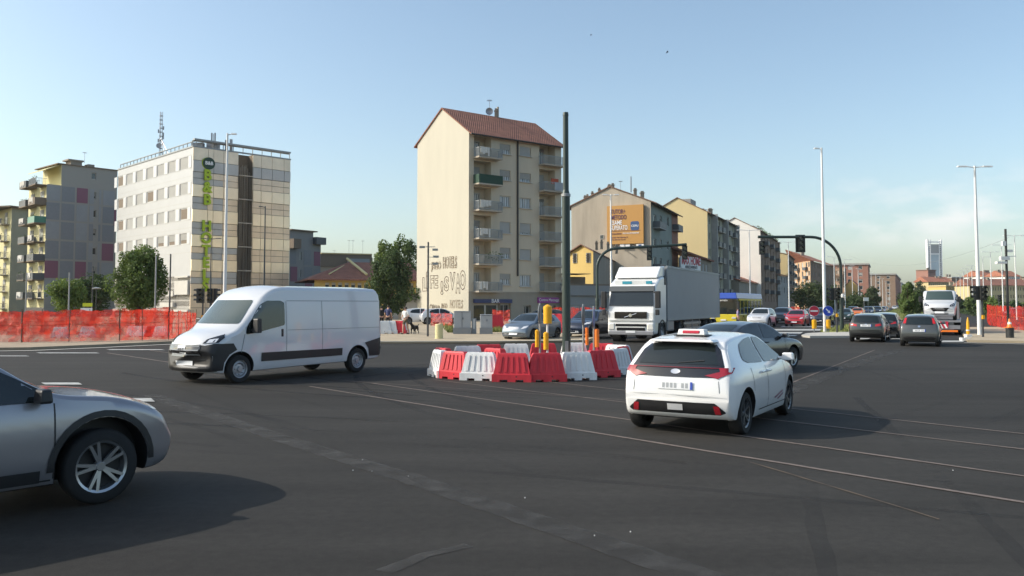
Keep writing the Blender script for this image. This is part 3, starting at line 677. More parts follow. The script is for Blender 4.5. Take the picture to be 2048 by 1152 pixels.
    b = MB(); b.prism([F2.p(-1, z2, -.8), F2.p(F2.L, z2, -.8), F2.p(F2.L, z2, 11), F2.p(-1, z2, 11)], (0, 0, .25)); b.build('roof', 'slab_dark', r2)
    for k in range(6):
        z = z2 - 2.9 - k * 3.05
        if z < 1: break
        balcony(S2, S2.L - 4.5, S2.L - 1.2, z, 1.3, 1.0, 'bars', 'rail_dark', item=('plants', S2.L - 4.3, S2.L - 2, 'leafy') if k % 2 else None)
        window(S2, (S2.L - 4, S2.L - 2.4, z + .02, z + 2.2), .4, 'simple', -.03)
        balcony(F2, F2.u_of(56), F2.u_of(78), z, 1.2, 1.0, 'bars', 'rail_dark'); window(F2, (F2.u_of(60), F2.u_of(68), z + .02, z + 2.2), .4, 'simple', -.03)
panels()
# ============================================================ OTHER BUILDINGS
def V3(p, z): return Vector((p[0], p[1], z))
def gable_house(name, label, A, B, C, ye, yr, wallA, wallG, roof, cat='building', group=None, lower=None, over=.5, parapet=False):
    """A = corner nearest the camera; B = far end of street facade (right); C = left end of gable; ye/yr = pixel rows of eave at A and ridge"""
    r = building(name, label, A, cat, group); F = Fac(A, B, r); Gb = Fac(C, A, r); ze = zat(ye, A.y); zr = zat(yr, (A.y + C.y) / 2)
    D = B + (C - A); Ll = Gb.L
    g_ = MB(); g_.poly([Gb.p(0, 0), Gb.p(Ll, 0), Gb.p(Ll, ze), Gb.p(Ll / 2, zr), Gb.p(0, ze)]); g_.build('gable_wall', wallG, r)
    b = MB(); Bl = B - A; Cl = C - A; Dl = D - A
    b.poly([V3(Bl, 0), V3(Dl, 0), V3(Dl, ze), V3((Bl + Dl) / 2, zr), V3(Bl, ze)]); b.poly([V3(Dl, 0), V3(Cl, 0), V3(Cl, ze), V3(Dl, ze)]); b.build('rear_wall', wallA, r)
    o1 = (A - C).normalized() * over; dz = (zr - ze) / (Ll / 2) * over; ex = F.u * .2; ra = V3(Cl / 2 - ex, zr); rb = V3((Bl + Dl) / 2 + ex, zr); q = MB()
    roof_plane(q, [V3(-ex + o1, ze - dz), V3(Bl + ex + o1, ze - dz), rb, ra]); roof_plane(q, [V3(Cl - ex - o1, ze - dz), ra, rb, V3(Dl + ex - o1, ze - dz)])
    ro = q.build('roof', roof, r)
    return r, F, Gb, ze, zr, ro, ra, rb
def rows(F, wall, px0, px1, z0, z1, nfl, ncol, ww=1.1, wh=1.5, zfirst=None, fl=3.1, style='simple', balc=(), rail='rail_dark', slab='slab', skip=(), shut=None):
    """punched wall with a regular grid; px0..px1 pixel columns of facade"""
    u0, u1 = 0, F.L; H = []
    us = [F.u_of(px0 + (px1 - px0) * (i + .5) / ncol) for i in range(ncol)] if not isinstance(ncol, list) else [F.u_of(x) for x in ncol]
    base = (z1 - nfl * fl) if zfirst is None else zfirst
    for k in range(nfl):
        for j, u in enumerate(us):
            if (k, j) in skip: continue
            bz = base + k * fl; isb = j in balc and k > 0
            H.append((u - ww / 2, u + ww / 2, bz + (.05 if isb else .95), bz + .95 + wh, k, j, isb))
    b = MB(); F.wall(b, 0, F.L, 0, z1, [h[:4] for h in H], .2); b.build('wall', wall, F.root)
    random.seed(int(F.L * 100))
    for h in H:
        window(F, h[:4], random.choice((0, 0, .4, .7, 1)) if shut is None else shut, style, .2)
        if h[6]: balcony(F, (h[0] + h[1]) / 2 - 1.5, (h[0] + h[1]) / 2 + 1.5, h[2] - .05, 1.1, 1.0, 'panel', rail, slab)
    return H
def rightgroup():
    # --- building with the billboard
    A = at(1303.5, 136.5); B = at(1357, 158); C = at(1143.5, 143)
    r, F, Gb, ze, zr, ro, ra, rb = gable_house('weathered_apartment_house', 'weathered apartment house whose blank gable carries a large orange billboard', A, B, C, 403, 374, 'plaster_green', 'plaster_aged', 'tiles_brown', over=1.0)
    H = []
    for k, (y0, y1, lo) in enumerate(((428, 458, 1), (476, 492, 0), (513, 532, 0), (549, 568, 1), (582, 598, 0))):
        for j, (x0, x1) in enumerate(((1307, 1313), (1319.5, 1324), (1334, 1338), (1345, 1350))):
            u0, zt = F.uz(x0, y0 + (x0 - 1305) * .2); u1, zb_ = F.uz(x1, y1 + (x0 - 1305) * .2); H.append((u0, u1, zt - (2.2 if j in (0, 3) and k % 2 == 0 else 1.5), zt, k, j))
    b = MB(); F.wall(b, 0, F.L, 0, ze, [h[:4] for h in H], .2); b.build('wall', 'plaster_green', r)
    for h in H:
        window(F, h[:4], random.choice((0, 0, .3, .5)), 'simple', .2)
        if h[5] in (0, 3) and h[4] % 2 == 0: balcony(F, h[0] - .5, h[1] + (2.6 if h[5] == 0 else 1.6), h[2], 1.2, 1.0, 'panel', 'rail_dark', 'stone_grey')
    st = MB(); F.slabbox(st, F.u_of(1345), F.L, 0, ze, -.05, .0); st.build('corner_strip', 'brick_red', r)
    w_ = MB(); h = Gb.holes([(1200, 470, 1208, 478)])[0]; window(Gb, h, 0, 'simple', -.03)
    for px, py, s_ in ((1215, 376, .5), (1222, 374, .5), (1195, 383, .4), (1181, 390, .4), (1171, 396, .4), (1166, 398, .4), (1267, 384, .5), (1281, 390, .6)):
        u_, z_ = Gb.uz(px, py + 3); chimney(ro, Gb.p(u_, z_ - .3, .8), .9, s_)
    u_, z_ = Gb.uz(1258, 383); q = MB(); q.cyl((0, 0, 0), (0, 0, 2.6), .1, .1, 6); q.build('flue', 'antenna', ro, Gb.p(u_, z_, 1))
    u_, z_ = Gb.uz(1237, 376); aerial(ro, Gb.p(u_, z_ - .5, 1), 1.8)
    # billboard (a thing mounted on the gable)
    u0, z1 = Gb.uz(1216, 411); u1, z0 = Gb.uz(1289, 487); z0 = Gb.z_of(1255, 488); z1 = Gb.z_of(1255, 411)
    o = Gb.p(u0, z0, -.5) + Vector(r.location)
    bb = thing('billboard', 'large orange advertising billboard mounted on the weathered gable', 'billboard', o, Gb.rz)
    W_, H_ = u1 - u0, z1 - z0
    m = MB(); m.box(W_ / 2, .2, 0, W_, .4, H_); m.build('panel', 'billboard_orange', bb)
    m = MB()
    for x in (.3, W_ / 2, W_ - .3): m.box(x, .45, .3, .12, .1, H_ - .6)
    m.box(W_ * .35, -.35, -.45, .12, 1.2, .12); m.box(W_ * .75, -.35, -.45, .12, 1.2, .12); m.build('bracket', 'antenna', bb)
    m = MB(); N = 6; x0, x1, y0, y1 = W_ * .655, W_ * .885, H_ * .345, H_ * .575; rr = .3; pts = []
    for cx, cy, a0 in ((x1 - rr, y1 - rr, 0), (x0 + rr, y1 - rr, 90), (x0 + rr, y0 + rr, 180), (x1 - rr, y0 + rr, 270)):
        for i in range(N + 1): a = R(a0 + 90 * i / N); pts.append((cx + rr * math.cos(a), -.03, cy + rr * math.sin(a)))
    m.prism(pts, (0, .02, 0)); m.build('emblem', 'billboard_blue', bb)
    def bt(s, cx, cy, wd, h_, mm):
        me = text_mesh(s, 1, .005, bold=.015); xs = [c.co.x for c in me.vertices]; ys = [c.co.y for c in me.vertices]
        me.materials.clear(); me.materials.append(MATS[mm]); o = link(me, 'lettering', bb, (W_ * cx, -.045, H_ * cy)); o.rotation_euler = (math.pi / 2, 0, 0)
        o.scale = (W_ * wd / (max(xs) - min(xs)), H_ * h_ / (max(ys) - min(ys)), 1)
    bt('TUTOR+', .31, .84, .4, .12, 'billboard_purple'); bt('METODO', .33, .69, .42, .12, 'billboard_purple'); bt('ESAME', .265, .55, .3, .12, 'white_paint')
    bt('SUPERATO', .34, .415, .46, .12, 'white_paint'); bt('CEPU', .77, .455, .19, .055, 'white_paint'); bt('TUTORUNIVERSITARI', .25, .265, .3, .035, 'billboard_purple'); bt('PREPARAZIONEESAMI', .66, .27, .44, .035, 'white_paint')
    bt('TORINO VIA CERNAIA 18', .34, .17, .46, .03, 'billboard_purple'); bt('TEL 800 20 20 20', .31, .115, .4, .03, 'billboard_purple')
    m = MB(); m.box(W_ / 2, -.03, H_ * .335, W_ * .84, .02, .05); m.build('rule', 'billboard_purple', bb)
    for px, lab in ((1246, 'white hoarding board below the billboard, left one'), (1257, 'white hoarding board below the billboard, right one'), ):
        ua, za = Gb.uz(px - 4.5, 496); ub, zb_ = Gb.uz(px + 4.5, 489); q = MB(); q.box(0, 0, 0, ub - ua, .12, zb_ - za)
        q.box(0, .2, .3, .08, .3, .08); t = q.build('notice_board', 'white_paint', None, Gb.p((ua + ub) / 2, za, -.35) + Vector(r.location), Gb.rz); tag(t, lab, 'board', 'white boards under the billboard')
    ua, za = Gb.uz(1274, 495); ub, zb_ = Gb.uz(1289, 488); q = MB(); q.box(0, 0, 0, ub - ua, .12, zb_ - za); q.c = 1; q.box(0, -.08, .12, (ub - ua) * .4, .03, (zb_ - za) * .6)
    tag(q.build('notice_board', ['white_paint', 'billboard_blue'], None, Gb.p((ua + ub) / 2, za, -.35) + Vector(r.location), Gb.rz), 'white and violet board at the right foot of the orange billboard', 'board')
    # --- yellow gable building
    A = at(1417, 173); B = at(1475.5, 204); C = A + Vector((-.885, .465, 0)) * 12.5
    r, F, Gb, ze, zr, ro, ra, rb = gable_house('yellow_apartment_house', 'six storey apartment house with a plain pale yellow gable and loggias', A, B, C, 424, 396, 'plaster_olive', 'plaster_yellow', 'tiles_brown', over=.8)
    H = rows(F, 'plaster_olive', 1417, 1475, 0, ze, 6, [1421, 1433, 1441, 1455, 1466, 1473], 1.4, 1.6, fl=3.3, balc=(1, 2, 3, 4))
    p = MB(); us = [F.u_of(x) for x in (1425, 1447.5, 1470)]
    for u in us: F.slabbox(p, u - .3, u + .3, 0, ze - .1, -1.25, 0)
    p.build('facade_rib', 'stone_grey', r)
    for px, h_, s_ in ((1425, 1.6, 1.6), (1443, 2.6, .9), (1460, 1.0, .5)):
        u_, z_ = F.uz(px, 405 + (px - 1400) * .45); chimney(ro, F.p(max(u_, .5), z_ - 2.0, 2.5), h_, s_, 'plaster_brown')
    q = MB(); F.slabbox(q, 5, 10, zr - 1.4, zr + .3, 4.5, 7); q.build('roof_hut', 'stone_grey', ro)
    # --- low house with red shop sign
    A = at(1358, 152); B = at(1424, 164); C = A + Vector((-.6, .8, 0)) * 8
    r = building('low_shop_building', 'low dark shop building with a white and red sign behind the lorry trailer', A); F = Fac(A, B, r)
    zt = F.z_of(1400, 519); H = F.holes([(1398, 527, 1401, 545), (1405, 528, 1408.5, 546), (1411.5, 530, 1415, 547)])
    b = MB(); F.wall(b, 0, F.L, 0, zt, H, .2); F.slabbox(b, F.u_of(1392), F.L, zt * .55, zt * .55 + .3, -.4, 0); b.build('wall', 'plaster_brown', r)
    for h in H: window(F, h, 1, 'simple', .1)
    b = MB(); z1 = F.z_of(1357, 483); roof_plane(b, [F.p(-2, z1 + .6, 9), F.p(-1, z1 - 1.6, -.6), F.p(F.L, zt - .3, -.6), F.p(F.L, zt + 1.0, 6)], .3); b.build('roof', 'tiles_red', r)
    sg = MB(); F.slabbox(sg, F.u_of(1357), F.u_of(1396), F.z_of(1376, 546), F.z_of(1376, 514), -.6, -.3); so_ = sg.build('shop_sign', 'white_paint', r)
    text('lettering', 'MAX HOME', 1.55, 'sign_red', so_, F.p(F.u_of(1377), F.z_of(1377, 523), -.64), F.rz, bold=.03, sz=1.35)
    text('lettering', 'ARREDAMENTI', .8, 'ink', so_, F.p(F.u_of(1377), F.z_of(1377, 535), -.64), F.rz)
    text('lettering', '* * * * *', .9, 'ink', so_, F.p(F.u_of(1377), F.z_of(1377, 542.5), -.64), F.rz)
    # --- white gable building
    A = at(1523, 217); B = at(1562, 262); C = A + Vector((-.885, .465, 0)) * 13
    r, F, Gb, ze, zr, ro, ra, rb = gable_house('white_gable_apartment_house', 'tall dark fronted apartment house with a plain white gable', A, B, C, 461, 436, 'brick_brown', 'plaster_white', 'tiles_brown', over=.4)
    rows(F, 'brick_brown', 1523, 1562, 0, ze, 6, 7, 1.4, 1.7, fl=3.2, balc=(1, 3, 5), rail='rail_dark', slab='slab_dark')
    q = MB(); F.slabbox(q, 3, F.L * .5, ze, ze + 1.6, 2, 5); q.build('roof_hut', 'plaster_brown', ro)
    pl = MB(); random.seed(5)
    for i in range(500):
        c = F.p(random.uniform(1, F.L), ze + random.uniform(0, 1.3), random.uniform(.2, 1.4)); pl.poly([c + Vector([random.uniform(-.3, .3) for _ in range(3)]) for _ in range(3)])
    pl.build('roof_plants', 'leafy', r)
    # --- low red roof building in front of it
    A = at(1479, 196); B = at(1533, 232); C = A + Vector((-.885, .465, 0)) * 12
    r = building('low_tiled_house', 'low building with an orange tiled roof between the tall apartment houses', A); F = Fac(A, B, r); zt = F.z_of(1479, 563)
    F.z = zt; rows(F, 'plaster_brown', 1479, 1533, 0, zt, 1, 8, 1.2, 2.2, zfirst=0, shut=.4)
    q = MB(); zr = F.z_of(1479, 541) + 1; roof_plane(q, [F.p(-.3, zt, -.5), F.p(F.L, zt, -.5), F.p(F.L, zr, 9), F.p(-.3, zr, 9)], .2); q.build('roof', 'tiles_orange', r)
    q = MB(); Bs = [F.p(0, 0), F.p(0, 0, 9)]; q.poly([F.p(0, 0, 9), F.p(0, 0), F.p(0, zt), F.p(0, zr, 9)]); q.build('side_wall', 'plaster_brown', r)
    # --- next: cream gable house, grey low front, dark slab
    A = at(1577, 268); B = at(1590, 300); C = A + Vector((-.885, .465, 0)) * 14
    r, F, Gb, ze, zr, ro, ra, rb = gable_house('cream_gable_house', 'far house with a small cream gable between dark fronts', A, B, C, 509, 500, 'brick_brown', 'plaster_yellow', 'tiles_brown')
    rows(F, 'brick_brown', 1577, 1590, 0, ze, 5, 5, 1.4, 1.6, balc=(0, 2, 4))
    A = at(1556, 252); B = at(1577, 264); C = A + Vector((-.885, .465, 0)) * 8
    r = building('grey_low_house', 'grey two storey street house left of the trees', A); F = Fac(A, B, r); zt = F.z_of(1566, 552)
    rows(F, 'stone_grey', 1556, 1577, 0, zt, 2, 4, 1.2, 1.8); q = MB(); roof_plane(q, [F.p(0, zt, -.4), F.p(F.L, zt, -.4), F.p(F.L, zt + 1.6, 6), F.p(0, zt + 1.6, 6)]); q.build('roof', 'tiles_red', r)
    # --- orange corner house with hip roof
    A = at(1622, 318); B = at(1672, 372); C = at(1588, 335)
    r = building('orange_corner_house', 'orange rendered corner apartment house with a red hip roof', A); F = Fac(A, B, r); S = Fac(C, A, r); ze = F.z_of(1622, 522)
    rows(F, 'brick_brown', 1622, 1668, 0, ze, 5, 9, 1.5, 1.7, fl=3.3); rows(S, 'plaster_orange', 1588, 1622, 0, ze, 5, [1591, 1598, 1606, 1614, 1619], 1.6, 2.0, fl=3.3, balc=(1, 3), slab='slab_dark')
    q = MB(); ap = F.p(5, zat(502, 335), 10); ap2 = F.p(F.L - 3, zat(502, 335), 10); D_ = F.p(F.L, ze) + (C - A)
    roof_plane(q, [F.p(-1, ze, -1), F.p(F.L + 1, ze, -1), ap2, ap], .1); roof_plane(q, [S.p(-1, ze, -.5), F.p(-1, ze, -1), ap], .1); roof_plane(q, [S.p(-1, ze, -.5), ap, ap2, D_], .1); ro = q.build('roof', 'tiles_orange', r)
    chimney(ro, ap + Vector((9, 7, -1.8)), 2, 1.2)
    # --- brick blocks down the avenue
    for (xa, xb, ya, Da, Db, wl, wg, lab, gw) in ((1738, 1741, 533, 420, 455, 'brick_red', 'brick_red', 'long red brick apartment block far down the avenue, nearest of the brick row', 42),
                                              (1792, 1802, 551, 520, 640, 'brick_red', 'brick_brown', 'brick apartment block further down the avenue beside the lamp row', 46), (1803, 1813, 567, 660, 900, 'plaster_white', 'brick_brown', 'last pale topped block at the end of the left building row', 30)):
        A = at(xa, Da); B = at(xb, Db); C = A + Vector((-.885, .465, 0)) * gw
        r = building('brick_apartment_block', lab, A, group='brick apartment blocks down the avenue'); F = Fac(A, B, r); S = Fac(C, A, r); zt = F.z_of(xa, ya)
        nf = int(zt / 3.3); rows(S, wg, 0, 1, 0, zt, nf, [1024 + 1700 * (A + (C - A) * t).x / (A + (C - A) * t).y for t in (.08, .2, .32, .44, .56, .68, .8, .92)], 1.8, 1.8, fl=3.3)
        if F.L > 20: rows(F, wl, xa, xb, 0, zt, nf, 8, 1.8, 1.8, fl=3.3)
        else:
            q = MB(); F.wall(q, 0, F.L, 0, zt); q.build('wall', wl, r)
        q = MB(); D_ = F.p(F.L, zt) + (C - A); q.prism([S.p(-.5, zt, -.6), S.p(S.L + .5, zt, -.6), F.p(F.L, zt, -.6), D_], (0, 0, .8)); q.build('roof', 'stone_grey', r)
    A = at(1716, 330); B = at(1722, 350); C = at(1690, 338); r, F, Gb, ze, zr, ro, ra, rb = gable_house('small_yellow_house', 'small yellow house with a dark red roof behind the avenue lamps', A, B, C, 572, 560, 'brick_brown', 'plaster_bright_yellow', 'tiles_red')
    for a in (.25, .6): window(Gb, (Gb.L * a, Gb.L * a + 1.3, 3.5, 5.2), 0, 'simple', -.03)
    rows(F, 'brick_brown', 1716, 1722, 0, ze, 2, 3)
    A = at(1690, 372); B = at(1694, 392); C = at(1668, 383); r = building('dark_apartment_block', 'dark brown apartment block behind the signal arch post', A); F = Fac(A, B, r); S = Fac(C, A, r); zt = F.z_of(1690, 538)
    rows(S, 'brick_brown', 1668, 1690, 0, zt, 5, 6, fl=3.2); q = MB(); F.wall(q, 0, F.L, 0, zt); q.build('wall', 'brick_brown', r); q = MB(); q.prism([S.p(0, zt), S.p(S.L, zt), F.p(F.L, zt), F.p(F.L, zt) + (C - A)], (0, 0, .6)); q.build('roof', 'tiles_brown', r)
    # --- yellow gabled house with long shed, grey low front
    A = at(1187, 112); C = at(1140, 115.5); B = at(1254, 162)
    r = building('yellow_gabled_house', 'small bright yellow gabled house with a long brown side wall and tiled roof', A); F = Fac(A, B, r); S = Fac(C, A, r)
    zl = S.z_of(1140, 506); zr = S.z_of(1166, 490); zq = S.z_of(1187, 501); ur = S.u_of(1166)
    H = S.holes([(1146.5, 507, 1154.5, 526), (1173, 506, 1181.5, 525)])
    b = MB(); S.wall(b, 0, S.L, 0, zl - .2, [], 0); b.poly([S.p(0, zl - .2), S.p(S.L, zl - .2), S.p(S.L, zq), S.p(ur, zr), S.p(0, zl)]); b.build('gable_wall', 'plaster_bright_yellow', r)
    for h in H: window(S, h, 0, 'simple', -.05)
    fb = MB()
    for h in H:
        for i in range(1, 5): u_ = h[0] + (h[1] - h[0]) * i / 5; S.slabbox(fb, u_ - .03, u_ + .03, h[2], h[3], -.13, -.1)
        for i in range(1, 4): z_ = h[2] + (h[3] - h[2]) * i / 4; S.slabbox(fb, h[0], h[1], z_ - .03, z_ + .03, -.135, -.105)
    fb.build('window_bars', 'gutter', r)
    b = MB(); F.wall(b, 0, F.L, 0, zq); b.build('wall', 'plaster_brown', r)
    q = MB(); back = (B - A); roof_plane(q, [S.p(ur, zr, -.4), S.p(S.L + .35, zq - .15, -.4), S.p(S.L + .35, zq - .15) + back, S.p(ur, zr) + back], .15); roof_plane(q, [S.p(-.4, zl - .2, -.4), S.p(ur, zr, -.4), S.p(ur, zr) + back, S.p(-.4, zl - .2) + back], .15)
    ro = q.build('roof', 'tiles_brown', r)
    for px, py in ((1161, 488), (1171, 486), (1184, 490), (1201, 495)):
        u_, z_ = S.uz(px, py + 3); chimney(ro, S.p(u_, z_ - .5, 3), .9, .35)
    A = at(1232, 104); C = at(1126, 101.5); r = building('low_grey_shop_building', 'low grey flat roofed shop building behind the green pole', A); S = Fac(C, A, r); zt = S.z_of(1160, 571); H = S.holes([(1137, 611, 1160, 636), (1180, 611, 1194, 640)]); H = [(a, b_, max(c, .02), d) for a, b_, c, d in H]
    b = MB(); S.wall(b, 0, S.L, 0, zt, H, .2); zc = S.z_of(1160, 591); S.slabbox(b, -.02, S.L, zc, zc + .3, -.3, 0); b.build('wall', 'plaster_grey', r)
    for h in H: window(S, h, .9, 'simple', .15)
    b = MB(); b.prism([S.p(0, zt), S.p(S.L, zt), S.p(S.L, zt, 7), S.p(0, zt, 7)], (0, 0, .2)); b.build('roof', 'slab_dark', r)
    b = MB(); S.slabbox(b, S.u_of(1127), S.u_of(1178), zt, S.z_of(1150, 553), 1, 3); S.slabbox(b, S.u_of(1127), S.u_of(1178), S.z_of(1150, 548), S.z_of(1150, 547), -.5, 3.5); b.build('terrace_shed', 'slab_dark', r)
rightgroup()
def leftgroup():
    # block behind hotel
    A = at(577, 150); B = at(640, 156); r = building('grey_panel_block', 'grey panel clad block with purple squares seen to the right of the hotel', A); F = Fac(A, B, r); ze = F.z_of(600, 462); z2 = F.z_of(633, 487); us = F.u_of(625)
    H = F.holes([(598.5, 504, 603, 520), (598, 540, 602, 555)]); b = MB(); F.wall(b, 0, us, 0, ze, H, .2); F.wall(b, us, F.L, 0, z2, []); b.poly([F.p(us, z2), F.p(us, z2, 9), F.p(us, ze, 9), F.p(us, ze)]); b.build('wall', 'plaster_grey', r)
    for h in H: window(F, h, 1, 'simple', .2)
    pn = MB()
    for x0, x1, y0, y1, c in ((581, 594, 533, 563, 1), (610, 612, 566, 580, 1), (612, 624, 567, 580, 1), (628, 640, 503, 532, 1), (608, 622, 500, 530, 0), (579, 592, 498, 528, 0), (608, 624, 534, 562, 0), (580, 595, 568, 598, 0), (628, 640, 538, 566, 0), (630, 640, 568, 580, 1)):
        u0, z1 = F.uz(x0, y0); u1, z0 = F.uz(x1, y1); pn.c = c; F.slabbox(pn, u0, u1, z0, z1, -.03 - .01 * c, -.002)
    pn.build('facade_panels', ['panel_mid', 'panel_purple'], r)
    b = MB(); b.prism([F.p(0, ze, -.5), F.p(us + .6, ze, -.5), F.p(us + .6, ze, 9), F.p(0, ze, 9)], (0, 0, .2)); b.prism([F.p(us, z2), F.p(F.L, z2), F.p(F.L, z2, 9), F.p(us, z2, 9)], (0, 0, .15)); b.build('roof', 'slab_dark', r)
    q = MB(); F.slabbox(q, F.u_of(624), F.L + .4, z2 - .2, z2 + 1.1, -1.0, -.1); q.build('balcony', 'rail_dark', r); q = MB(); F.slabbox(q, F.u_of(577), F.u_of(592), F.z_of(585, 497), F.z_of(585, 478), -1.2, -.05); q.build('bay', 'slab_dark', r)
    aerial(r, F.p(us - 3, ze, 3), 1.2)
    # long low flats far behind
    A = at(640, 172); B = at(742, 176); r = building('long_low_apartment_block', 'long low brown and cream apartment block far behind the tiled roof hall', A); F = Fac(A, B, r); ze = F.z_of(690, 509)
    rows(F, 'slab', 640, 742, 0, ze, 4, 14, 1.3, 1.5, fl=3.0)
    b = MB(); F.slabbox(b, -.4, F.L, ze - 2.6, ze, -.35, -.02); b.build('fascia', 'slab_dark', r)
    q = MB(); F.slabbox(q, F.u_of(693), F.u_of(735), ze - 2.7, ze - .9, -1.6, -.4); q.build('balcony', 'railing', r); b = MB(); b.prism([F.p(0, ze, -.6), F.p(F.L, ze, -.6), F.p(F.L, ze, 10), F.p(0, ze, 10)], (0, 0, .25)); b.build('roof', 'gold_trim', r)
    for px in (673, 703, 711, 731): aerial(r, F.p(F.u_of(px), ze, 3), 3.2 if px != 673 else 1)
    # hall with hipped tile roof
    A = at(628, 112); B = at(842, 117); r = building('tiled_roof_hall', 'low yellow hall with a wide hipped red tile roof behind the trees', A); F = Fac(A, B, r); ze = F.z_of(700, 560)
    H = []
    for i, px in enumerate(range(650, 838, 13)): u_ = F.u_of(px); H.append((u_, u_ + .55, .8, ze - .35))
    b = MB(); F.wall(b, 0, F.L, 0, ze, H, .2); b.build('wall', 'plaster_bright_yellow', r)
    for h in H: window(F, h, 0, 'simple', .2)
    q = MB(); z1 = zat(525, 119); a1 = F.p(F.u_of(714), zat(526, 120), 7); a2 = F.p(F.L, zat(526, 120), 7)
    roof_plane(q, [F.p(-1, ze - .1, -1), F.p(F.L, ze - .1, -1), a2, a1], .15); roof_plane(q, [F.p(-1, ze - .1, -1), a1, F.p(-1, ze - .1, 15)], .15); roof_plane(q, [F.p(-1, ze - .1, 15), a1, a2, F.p(F.L, ze - .1, 15)], .15)
    ro = q.build('roof', 'tiles_red', r); q = MB(); q.cyl(F.p(F.u_of(708), zat(516, 118), 6), F.p(F.u_of(735), zat(548, 113), .6), .18, .18, 6); q.cyl(F.p(F.u_of(660), zat(548, 114), 1), a1, .1, .1, 6); q.build('ridge_tiles', 'stage_yellow', ro)
    # wall and annex beside the gable
    A = at(745, 101); B = at(836, 101.5); r = building('garden_wall', 'low beige boundary wall beside the graffiti gable', A, 'wall'); F = Fac(A, B, r); b = MB(); zt = F.z_of(800, 622); F.slabbox(b, 0, F.L, 0, zt, 0, .3); b.build('wall', 'plaster_brown', r)
    q = MB(); z1 = F.z_of(820, 590); F.slabbox(q, F.u_of(812), F.u_of(836), zt, z1, .02, 2.5); q.build('greenhouse', 'stone_grey', r)
    q = MB(); F.slabbox(q, F.u_of(810), F.u_of(838), z1, z1 + .2, -.2, 2.7); q.build('awning', 'slab_dark', r)
    q = MB(); F.slabbox(q, F.u_of(784), F.u_of(797), 0, zt - .1, -.06, -.01); q.build('gate', 'panel_mid', r)
    q = MB(); random.seed(3)
    for i in range(260):
        c = F.p(random.uniform(F.u_of(806), F.u_of(838)), z1 + .1 + random.uniform(-.9, .8), random.uniform(-.5, .1)); q.poly([c + Vector([random.uniform(-.2, .2) for _ in range(3)]) for _ in range(3)])
    q.build('climbing_plants', 'leafy', r)
leftgroup()
